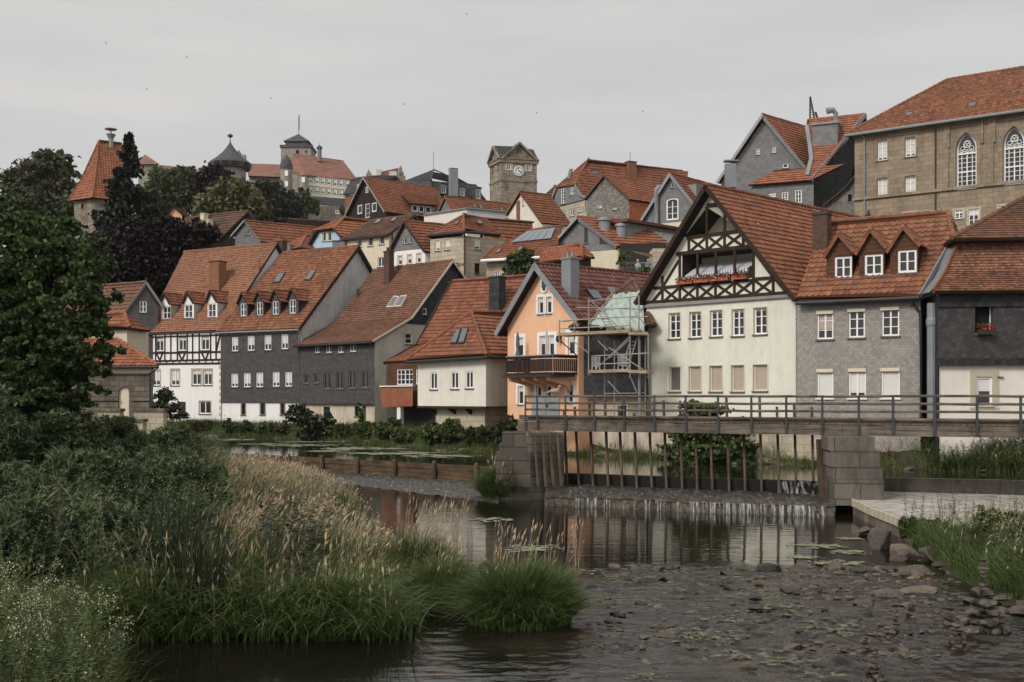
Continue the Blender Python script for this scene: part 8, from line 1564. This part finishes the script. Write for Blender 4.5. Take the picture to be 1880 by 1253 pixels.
for i, (x, y, d, a, b_, mt, lab) in enumerate(((1850, 985, 25, 60, 50, 'leaf_bush', 'broad leafy bush at the right edge above the reeds'), (1790, 1000, 25.5, 36, 30, 'leaf_mid', 'rounded weedy shrub between the boulders and the right edge bush'), (1860, 1060, 21.5, 50, 40, 'leaf_bush', 'dark bush at the right edge behind the tallest cairn'), (1672, 975, 28.0, 20, 22, 'leaf_mid', 'upright leafy weed beside the big flat boulder'), (1715, 975, 28, 30, 22, 'leaf_mid', 'low leafy plant in front of the concrete ledge'))):
    rg = np.random.default_rng(970 + i); bls = [pb(x + rg.uniform(-.7, .7) * a, y + rg.uniform(-.7, .6) * b_, d + rg.uniform(-.6, .6), a * rg.uniform(.3, .5), b_ * rg.uniform(.35, .6)) for _ in range(9)]
    tree('bank_shrub', lab, 'shrub', tbase(x, d), bls, 7000 if a > 40 else 2600, .085, mt, .03, 'shrubs on the right bank', seed=980 + i, aspect=2.2, mat2='leaf_light' if i % 2 == 0 else None, shell=.35, per=18)
# spruce
t = empty('spruce_tree', tbase(222, 112), 'tall dark spruce with ragged tiers in front of the red-roofed tower', 'tree'); rng = np.random.default_rng(5); k = 112 / FP; c = P(237, 245, 112); Hs = 300 * k; pts = []
for i in range(30):
    f_ = (i + .5) / 30; z = c.z - Hs * f_; R_ = (5 + 128 * f_ ** 1.0) * k * rng.uniform(.6, 1.2); cx_ = c.x - 14 * k * f_
    nb = 6 + int(12 * f_)
    for b_ in range(nb):
        a_ = rng.uniform(0, 6.283); r_ = R_ * rng.uniform(.6, 1.1); nq = int(22 + 55 * f_); s_ = rng.uniform(.08, 1, nq) ** .8; q = np.stack([cx_ + r_ * s_ * math.cos(a_), c.y + r_ * s_ * math.sin(a_), z - r_ * .34 * s_ + .3 * k * 20 * s_ ** 3], 1) + rng.normal(0, .09 + .14 * f_, (nq, 3)); q[:, 2] -= rng.uniform(0, .4, nq) * (f_ + .2); pts.append(q)
V, F = leaves_mesh(np.concatenate(pts), 0, .34, rng, 1.6, 1.2); np_mesh('crown', V, F, ['leaf_spruce'], parent=t, origin=t.location); m = MB(); m.tube([Vector(t.location), Vector((c.x, c.y, c.z))], 1, 8, True, [.4, .05]); m.build('trunk', 'bark', t)
# riverside bushes along the far bank
rng = np.random.default_rng(8)
for i, (x, y, a, b_, mt, lab) in enumerate(((372, 788, 22, 13, 'leaf_olive', 'olive bank bush below the half-timbered house corner'), (425, 788, 16, 18, 'leaf_bush', 'pointed bright bush left of the white base windows'), (455, 792, 16, 15, 'leaf_bush', 'drooping bright green bush below the white base'), (490, 793, 22, 12, 'leaf_mid', 'low olive-green bush between the two base windows'), (515, 790, 16, 14, 'leaf_olive', 'yellowish bush at the right end of the white base'), (590, 792, 24, 20, 'leaf_dark', 'dark dense bush right of the airy elder'), (630, 795, 26, 14, 'leaf_bush', 'low trailing bush under the cream base wall'), (672, 795, 24, 16, 'leaf_bush', 'leafy bush at the corner of the long-roofed house'), (710, 790, 28, 22, 'leaf_bush', 'tall broad bush left of the balcony post'), (745, 803, 22, 14, 'leaf_mid', 'rounded bush below the porch balcony'), (795, 793, 24, 20, 'leaf_bush', 'dense bush in front of the timber struts'), (832, 795, 26, 18, 'leaf_mid', 'bushy plant before the sandstone base'), (865, 803, 22, 15, 'leaf_bush', 'spreading bush below the sandstone corner'), (893, 798, 16, 18, 'leaf_olive', 'pale weedy bush beside the yellow bin'), (928, 790, 20, 22, 'leaf_olive', 'dry olive bush at the foot of the orange house'), (915, 815, 16, 16, 'leaf_bush', 'bush overhanging the water beside the left pier'))):
    xx = (x - CX) * 70 / FP; d = float(np.interp(xx, *zip(*BANK))) ; d = {True: d}[True]; k0 = (x - CX) / FP
    for _ in range(6): d = float(np.interp(k0 * d, *zip(*BANK)))
    d += .8; mt2 = {'leaf_bush': 'leaf_mid', 'leaf_dark': 'leaf_bush', 'leaf_mid': 'leaf_bush', 'leaf_olive': 'leaf_mid'}[mt]
    bls = [pb(x + rng.uniform(-.6, .6) * a, y + rng.uniform(-.6, .4) * b_, d, a * rng.uniform(.4, .8), b_ * rng.uniform(.5, .95)) for _ in range(6)]
    tree('bank_bush', lab, 'bush', tbase(x, d), bls, 2800, .17, mt, 0, 'bushes along the far bank', seed=200 + i, mat2=mt2, shell=.4, aspect=1.8)
def blades(base, h, az, bend, w, rng, seg=4, tw=0.0, head=None, headw=.03, headf=.2):
    n = len(base); t = np.linspace(0, 1, seg + 1)[None, :, None]; dirv = np.stack([np.cos(az), np.sin(az), np.zeros(n)], 1)[:, None, :]; up_ = np.array([0, 0, 1.0])[None, None, :]
    hh = h[:, None, None]; bb = bend[:, None, None]
    pos = base[:, None, :] + up_ * hh * (t - bb * .45 * t ** 3) + dirv * hh * bb * t ** 1.8
    sa = rng.uniform(0, 6.283, n); side = np.stack([np.cos(sa), np.sin(sa), np.zeros(n)], 1)[:, None, :]
    ww = w[:, None, None] * (1 - .92 * t ** 1.6) * .5
    V = np.stack([pos - side * ww, pos + side * ww], 2).reshape(n, -1, 3); m = 2 * (seg + 1)
    b0 = (np.arange(n) * m)[:, None, None]; q = np.array([[2 * i, 2 * i + 1, 2 * i + 3, 2 * i + 2] for i in range(seg)])[None]; F = (b0 + q).reshape(-1, 4); return V.reshape(-1, 3), F, pos
def plumes(pos, rng, w, frac=2, k=3):
    # feathery seed heads over the last segment of each stalk
    n = len(pos); a = pos[:, -2]; b = pos[:, -1]; d = b - a; V = []; F = []; cnt = 0
    for j in range(k):
        sa = rng.uniform(0, 6.283, n); s = np.stack([np.cos(sa), np.sin(sa), np.zeros(n)], 1); st = a + d * rng.uniform(0, .35, (n, 1)); en = b + d * rng.uniform(.0, .3, (n, 1)); md = (st * .55 + en * .45); ww = w * rng.uniform(.6, 1.3, (n, 1))
        V.append(np.stack([st, md + s * ww, en, md - s * ww], 1).reshape(-1, 3)); F.append(np.arange(4 * n).reshape(-1, 4) + cnt); cnt += 4 * n
    return np.concatenate(V), np.concatenate(F)
def merge(parts):
    Vs, Fs, M_ = [], [], []; c = 0
    for V, F, mi in parts: Vs.append(V); Fs.append(F + c); M_.append(np.full(len(F), mi)); c += len(V)
    return np.concatenate(Vs), np.concatenate(Fs), np.concatenate(M_)
def stems(base, h, az, bend, rng, leaves=22, ll=.11, lw=.2, start=.15, up=.5):
    n = len(base); V, F, pos = blades(base, h, az, bend, np.full(n, .012), rng, 5); out = [(V, F, 0)]
    t = np.linspace(start, 1, leaves)[None, :] + rng.uniform(-.02, .02, (n, leaves)); t = np.clip(t, 0, 1); ix = t * 5; i0 = np.minimum(ix.astype(int), 4); fr = (ix - i0)[..., None]
    r = np.arange(n)[:, None]; P0_ = pos[r, i0] * (1 - fr) + pos[r, i0 + 1] * fr; a = rng.uniform(0, 6.283, (n, leaves)); o = np.stack([np.cos(a), np.sin(a), np.full(a.shape, up)], -1) + rng.normal(0, .15, (n, leaves, 3)); o /= np.linalg.norm(o, axis=-1)[..., None]
    L = ll * rng.uniform(.6, 1.2, (n, leaves, 1)) * (1.1 - .55 * t[..., None]); s = np.cross(o, np.array([0, 0, 1.0])); s /= np.linalg.norm(s, axis=-1)[..., None] + 1e-6
    p2 = P0_ + o * L; md = P0_ + o * L * .45; V2 = np.stack([P0_, md + s * L * lw, p2 - np.array([0, 0, 1]) * L * .15, md - s * L * lw], 2).reshape(-1, 3); out.append((V2, np.arange(len(V2)).reshape(-1, 4), 0)); return out, pos
def scatter(n, f, rng):
    """rejection sample n ground points: f() -> (x, y) arrays of candidates."""
    out = []; tot = 0
    while tot < n: q = f(n); out.append(q); tot += len(q)
    return np.concatenate(out)[:n]
def pxregion(x0, x1, y0, y1, poly=None, z=.6):
    """ground points whose feet appear in an image-space range, uniform over the ground."""
    d0, d1 = (HC - z) * FP / (y1 - HY), (HC - z) * FP / (y0 - HY)
    def f(n):
        d = np.sqrt(rng.uniform(d0 ** 2, d1 ** 2, n)); k = rng.uniform((x0 - CX) / FP, (x1 - CX) / FP, n); X_ = k * d; H_ = height(X_, d); ok = H_ > .02; return np.stack([X_, d, H_], 1)[ok]
    return f
rng = np.random.default_rng(77)
def grass_patch(name, lab, f, n, h0, h1, mats, bend=(.15, .6), w=.011, heads=0.0, hw=.02, lean=None, kind='stuff', cat=None, extra=None, seg=4, hscale=None, shape=None, tuft=34):
    nt_ = max(8, n // tuft); cc_ = scatter(nt_, f, rng); ti = rng.integers(0, nt_, n); off_ = rng.normal(0, .10, (n, 2)); base = cc_[ti].copy(); base[:, :2] += off_ * (1 + base[:, 1:2] / 40)
    h = rng.uniform(h0, h1, n) * rng.uniform(.65, 1.2, nt_)[ti]
    if hscale is not None: h = h * hscale(base)
    az = np.arctan2(off_[:, 1], off_[:, 0]) + rng.normal(0, .5, n); az = az if lean is None else np.where(rng.random(n) < .5, az, lean + rng.normal(0, .7, n))
    parts = []; V, F, pos = blades(base, h, az, rng.uniform(*bend, n), w * rng.uniform(.6, 1.3, n) * (1 + base[:, 1] / 45), rng, seg); parts.append((V, F, 0))
    if heads:
        k = rng.random(n) < heads; nb = base[k]; hh = h[k] * 1.25 + .1; V, F, pos = blades(nb, hh, (lean if lean is not None else 0) + rng.normal(0, .5, len(nb)), rng.uniform(.08, .4, len(nb)), np.full(len(nb), .006) * (1 + nb[:, 1] / 40), rng, 5); parts.append((V, F, 1)); V, F = plumes(pos, rng, hw); parts.append((V, F, 1))
    V, F, mi = merge(parts); o = np_mesh(name, V, F, mats, mi, origin=(float(base[:, 0].mean()), float(base[:, 1].mean()), 0)); tag(o, lab, cat, None, kind); return o
# island meadow
isl = lambda n: (lambda q: q[(q[:, 0] < np.interp(q[:, 1], *zip(*EDGE)) - .1)])(pxregion(330, 860, 845, 1175)(n))
hs = lambda b_: .45 + .55 * smooth(0, 2.5, np.interp(b_[:, 1], *zip(*EDGE)) - b_[:, 0])
def isl_far(n): q = isl(n); return q[q[:, 1] > 23]
def isl_near(n): q = isl(n); return q[q[:, 1] <= 25]
grass_patch('reed_grass', 'tall straw-headed reed canary grass on the far part of the island', isl_far, 20000, .45, .85, ['grass_green', 'grass_straw'], heads=.27, hw=.020, lean=.2, w=.014, hscale=hs)
grass_patch('meadow_grass', 'green and straw grass on the near part of the island above the dark water', isl_near, 21000, .45, 1.05, ['grass_green', 'grass_straw'], heads=.03, hw=.012, lean=-.3, w=.019, bend=(.3, 1.0), hscale=hs)
def rim(n):
    d = rng.uniform(17.3, 20, n); e = np.interp(d, *zip(*EDGE)); x = e - rng.uniform(-.15, .9, n); a = rng.random(n) < .7; x = np.where(a, rng.uniform(-6.4, -1.9, n), x); d = np.where(a, rng.uniform(17.45, 18.6, n), d); return np.stack([x, d, np.maximum(height(x, d), .0)], 1)
grass_patch('rim_grass', 'long arching grass hanging over the dark water at the island front', rim, 6500, .5, 1.1, ['grass_lush', 'grass_straw'], bend=(.7, 1.5), w=.023, heads=.02, lean=-1.4, seg=6)
# left thicket of willow herbs
def thick(x0, x1, y0, y1, lim=-.15):
    g0 = pxregion(x0, x1, y0, y1)
    def f(n): q = g0(n); return q[q[:, 0] < np.interp(q[:, 1], *zip(*EDGE)) + lim]
    return f
def herb(name, lab, f, n, h0, h1, mat, leaves=26, ll=.13, lw=.14, bend=(.05, .35), flow=None, kind='stuff', up=.5, cat=None, hsc=None):
    base = scatter(n, f, rng); h = rng.uniform(h0, h1, n)
    if hsc is not None: h = h * hsc(base)
    out, pos = stems(base, h, rng.uniform(0, 6.283, n), rng.uniform(*bend, n), rng, leaves, ll, lw, up=up); mats = [mat]
    if flow: mats.append(flow); k = rng.random(n) < .35; tip = pos[k][:, -1]; m_ = 26; c_ = (tip[:, None, :] + rng.normal(0, .05, (len(tip), m_, 3))).reshape(-1, 3); V, F = leaves_mesh(c_, 0, .022, rng, 1.0); out.append((V, F, 1))
    V, F, mi = merge(out); o = np_mesh(name, V, F, mats, mi, origin=(float(base[:, 0].mean()), float(base[:, 1].mean()), 0)); tag(o, lab, cat, None, kind); return o
herb('willow_thicket', 'dense grey-green willow scrub covering the left bank', thick(-120, 400, 880, 1150, -.3), 1500, 1.2, 2.2, 'leaf_willow', 40, .19, .12, (.1, .5), hsc=lambda b_: .55 + .45 * smooth(.3, 3, np.interp(b_[:, 1], *zip(*EDGE)) - b_[:, 0]))
herb('tall_willow_scrub', 'tall willow scrub on the left bank in front of the lime trunk', thick(-160, 330, 893, 1003), 900, 1.5, 2.5, 'leaf_willow', 44, .2, .13, (.1, .5))
herb('nettle_bed', 'darker broad-leaved herbs between willow and reed grass', thick(-100, 430, 850, 1000), 1100, 1.2, 2.0, 'leaf_bush', 26, .16, .25, (.05, .3), up=.2)
herb('far_bank_herbs', 'tall feathery herbs in front of the chapel wall', thick(-60, 420, 806, 860), 1500, 1.3, 2.5, 'leaf_mid', 30, .22, .12, (.05, .35))
grass_patch('left_bank_grass', 'mixed green grass filling the left bank', thick(-120, 450, 815, 1160), 16000, .5, 1.3, ['grass_green', 'grass_dry'], bend=(.2, .8), w=.012, heads=.03)
herb('thistle_patch', 'dark thistles rising from the straw grass', pxregion(470, 590, 985, 1060, z=.8), 26, 1.3, 1.75, 'leaf_dark', 34, .28, .22, (.02, .2), up=.3)
herb('dark_herb_patch', 'dark broad-leaved plants beside the straw grass', pxregion(330, 420, 930, 1010, z=.8), 60, 1.3, 1.9, 'leaf_bush', 30, .2, .28, (.02, .2), up=.2)
herb('yellow_ragwort', 'small yellow-flowered herbs in the dark reeds', pxregion(335, 470, 1040, 1110, z=.7), 30, .9, 1.2, 'leaf_mid', 20, .08, .2, (.02, .2), flow='flower_yellow')
grass_patch('cattail_reeds', 'dark upright reeds in the left centre thicket', pxregion(300, 430, 1020, 1150, z=.7), 260, 1.1, 1.9, ['leaf_dark', 'grass_straw'], bend=(.02, .2), w=.024, heads=.03)
# near corner meadowsweet
def corner(n): d = rng.uniform(11.5, 16.6, n); x = rng.uniform(-9.5, -4.3, n); q = np.stack([x, d, height(x, d)], 1); return q[q[:, 0] < np.interp(q[:, 1], *zip(*EDGE)) - .1]
herb('meadowsweet', 'cream-flowered meadowsweet in the near left corner', corner, 620, .8, 1.35, 'leaf_bush', 30, .10, .3, (.05, .35), flow='flower_cream', up=.3)
grass_patch('corner_grass', 'fine grass in the near left corner', corner, 13000, .35, .95, ['grass_green', 'grass_dry'], bend=(.3, 1.1), w=.011, heads=.012, hw=.008)
# right bank
def rb(x0, x1, y0, y1, z=.3): g0 = pxregion(x0, x1, y0, y1, z=z); return lambda n: (lambda q: q[q[:, 0] > np.interp(q[:, 1], *zip(*REDGE)) + .5])(g0(n))
grass_patch('right_bank_grass', 'lush grass between boulders on the right bank', rb(1640, 2000, 990, 1120), 16000, .35, .9, ['grass_lush', 'grass_straw'], bend=(.3, 1.0), w=.011, heads=.008)
herb('right_bank_herbs', 'bushy flowering herbs at the right edge', rb(1760, 2050, 1000, 1100), 420, .8, 1.45, 'leaf_bush', 30, .1, .3, (.05, .4), flow='flower_cream', up=.3)
herb('ledge_weeds', 'upright weeds growing along the front of the concrete ledge', lambda n: np.stack([rng.uniform(10.8, 15.5, n), 30.6 - (rng.uniform(0, 1, n)) * 2, np.full(n, .4)], 1), 60, .5, 1.4, 'leaf_mid', 22, .12, .2, (.02, .2))
def pond_edge(x0, x1, off=(.3, 2.2)):
    def f(n): x = rng.uniform(x0, x1, n); y = np.interp(x, *zip(*BANK)) + rng.uniform(off[0] - 1.2, off[1], n); return np.stack([x, y, np.maximum(height(x, y), .8)], 1)
    return f
grass_patch('sparse_bank_grass', 'sparse dry grass at the foot of the mint house wall', pond_edge(3.5, 16.5, (.2, 1.0)), 4200, .25, .75, ['grass_green', 'grass_dry'], bend=(.2, .9), w=.012)
herb('right_bank_thicket', 'dense dark green thicket on the far bank below the dark house', pond_edge(17.5, 26), 1300, .7, 1.3, 'leaf_bush', 26, .17, .2, (.05, .5)); grass_patch('right_bank_sedge', 'grass mixed in the thicket below the dark house', pond_edge(17, 26), 6000, .4, 1.2, ['grass_green', 'grass_straw'], bend=(.3, 1), w=.01, heads=.02)
grass_patch('far_bank_grass', 'grass and weeds along the far bank under the houses', pond_edge(-33, 4.5), 18000, .2, .55, ['grass_green', 'grass_dry'], bend=(.2, .9), w=.012, heads=.02)
herb('rusty_dock', 'rust-brown dock plants against the pale retaining wall', lambda n: np.stack([rng.uniform(15.0, 16.6, n), rng.uniform(46.6, 47.3, n), np.full(n, 1.0)], 1), 22, .5, 1.2, 'leaf_rust', 30, .1, .3, (.02, .25))
# individual tussocks
def tussock(px, py, R_, n, h0, h1, lab, mats, heads=0., bend=(.5, 1.3), w=.019, group=None, z=0.0, hw=.014, dd=None):
    c = G0(px, py, z) if dd is None else P(px, py, dd); a = rng.uniform(0, 6.283, n); r = R_ * np.sqrt(rng.random(n)); base = np.stack([c.x + r * np.cos(a), c.y + r * np.sin(a) * .9, np.full(n, z) + .28 * (1 - (r / R_) ** 2) - .05], 1); h = rng.uniform(h0, h1, n) * (1.05 - .35 * (r / R_) ** 2); bd_ = rng.uniform(*bend, n) * (.25 + .85 * r / R_)
    V, F, pos = blades(base, h, a + rng.normal(0, .5, n), bd_, w * rng.uniform(.6, 1.3, n), rng, 6); parts = [(V, F, 0)]; t = empty('grass_tussock', (c.x, c.y, z), lab, 'grass tussock', group); np_mesh('blades', V, F, [mats[0]], parent=t, origin=(c.x, c.y, z))
    m = MB(); m.blob((c.x, c.y, z), R_ * .85, R_ * .8, .34, 5, 7, 14, .1); m.build('root_mound', 'earth', t)
    if heads:
        k = rng.random(n) < heads; V, F, pos = blades(base[k], h[k] * 1.3, a[k] * .0 + rng.normal(.2, .6, k.sum()), rng.uniform(.1, .45, k.sum()), np.full(k.sum(), .008), rng, 5); V2, F2 = plumes(pos, rng, hw); V, F, mi = merge([(V, F, 0), (V2, F2, 0)]); np_mesh('seed_heads', V, F, [mats[1]], parent=t, origin=(c.x, c.y, z))
tussock(955, 1142, .86, 4200, .65, 1.2, 'big round lush grass clump standing in the foreground river', ['grass_lush', 'grass_straw'], .004, w=.024)
tussock(815, 1100, .55, 1900, .5, .95, 'dark green clump between island and the big round clump', ['grass_green', 'grass_straw'], .02)
tussock(765, 1062, .65, 2300, .6, 1.1, 'upright grass clump at the right tip of the island', ['grass_green', 'grass_straw'], .05)
tussock(925, 915, .78, 4200, .9, 1.5, 'grass tussock with straw plumes against the left bridge pier', ['grass_lush', 'grass_straw'], .05, w=.024, hw=.03)
tussock(620, 1160, .8, 3500, .6, 1.0, 'drooping grass clump at the island waterline', ['grass_lush', 'grass_dry'], .01)
# thin stalks standing in the pool
def stalks(pts, n, lab, h0, h1):
    base = []
    for _ in range(n): x, y = random.uniform(pts[0], pts[1]), random.uniform(pts[2], pts[3]); c = G0(x, y); base.append((c.x, c.y, 0))
    base = np.array(base); V, F, pos = blades(base, rng.uniform(h0, h1, n), rng.normal(.3, .5, n), rng.uniform(.03, .25, n), np.full(n, .008), rng, 5); V2, F2 = plumes(pos, rng, .014); V, F, mi = merge([(V, F, 0), (V2, F2, 0)]); o = np_mesh('reed_stalks', V, F, ['grass_straw'], origin=tuple(base.mean(0))); tag(o, lab, None, None, 'stuff')
stalks((905, 1065, 1035, 1062), 75, 'thin golden reed stalks standing in the pool behind the round clump', .55, 1.15); stalks((735, 850, 985, 1020), 110, 'golden reed stalks standing in the pool beyond the island tip', .8, 1.35)
# yellow bin, gull, birds
p = P(895, 790, 64.5); t = empty('waste_bin', (p.x, p.y, 1.9), 'yellow-lidded bin half hidden in weeds beside the orange house', 'bin'); m = MB(); m.lathe((p.x, p.y, 1.7), [(.26, 0), (.32, 1.0)], 12); m.build('body', 'bin_yellow', t); m = MB(); m.lathe((p.x, p.y, 2.7), [(.34, 0), (.34, .06), (.2, .1)], 12); m.build('lid', 'bin_yellow', t)
q = brp(1019, .02); t = empty('perched_gull', Vector((q.x, q.y, HC + .05)), 'brown-grey gull perched on the footbridge top rail', 'gull'); m = MB(); b0_ = Vector((q.x, q.y, HC + .2)); X_ = bd
m.blob(b0_, .2, .09, .10, 2, 7, 10, .04); m.tube([b0_ + X_ * .12 + Vector((0, 0, .05)), b0_ + X_ * .17 + Vector((0, 0, .15))], 1, 7, True, [.055, .04]); m.blob(b0_ + X_ * .185 + Vector((0, 0, .19)), .055, .045, .045, 3, 6, 8, .03); m.tube([b0_ + X_ * .23 + Vector((0, 0, .185)), b0_ + X_ * .30 + Vector((0, 0, .17))], 1, 5, True, [.014, .004]); m.tube([b0_ - X_ * .15, b0_ - X_ * .36 - Vector((0, 0, .06))], 1, 6, True, [.06, .02])
for s_ in (-.03, .03): m.tube([b0_ + bn * s_ - Vector((0, 0, .08)), b0_ + bn * s_ - Vector((0, 0, .155))], .008, 4)
m.build('body', 'antler', t, smooth=True)
for i, (x, y) in enumerate(((195, 80), (343, 106), (270, 165), (498, 181), (857, 27), (985, 208), (1180, 206), (742, 192))):
    c = P(x, y, 90); m = MB(); s_ = .055; m.blob(c, s_ * 1.3, s_ * .4, s_ * .4, i, 5, 6, .02); m.face([c, c + Vector((s_ * .5, s_ * 2.4, s_ * 1.2)), c + Vector((-s_ * .9, s_ * 2.2, s_ * .9))]); m.face([c, c + Vector((s_ * .5, -s_ * 2.4, s_ * 1.2)), c + Vector((-s_ * .9, -s_ * 2.2, s_ * .9))]); tag(m.build('flying_bird', 'black', None, origin=c), 'tiny dark swift high in the pale sky', 'bird', 'swifts in the sky')
for i, (x, y) in enumerate(((1575, 871), (1858, 870), (1872, 871))):
    pass

# air between the town and the castle
hz = MB(); hz.box((-1600, -90, -110), (3200, 0, 0), (0, 3200, 0), (0, 0, 235)); mh = bpy.data.materials.new('haze'); mh.use_nodes = True; MATS['haze'] = mh; hn = mh.node_tree; hn.nodes.clear(); ho = hn.nodes.new('ShaderNodeOutputMaterial'); hv = hn.nodes.new('ShaderNodeVolumePrincipled'); hv.inputs['Color'].default_value = (.9, .9, .9, 1); hv.inputs['Density'].default_value = .00009; hv.inputs['Anisotropy'].default_value = .3; hn.links.new(hv.outputs[0], ho.inputs['Volume'])
tag(hz.build('haze', 'haze', None, origin=(0, 0, 0)), 'thin pale summer haze over the valley and the castle hill', None, None, 'stuff')
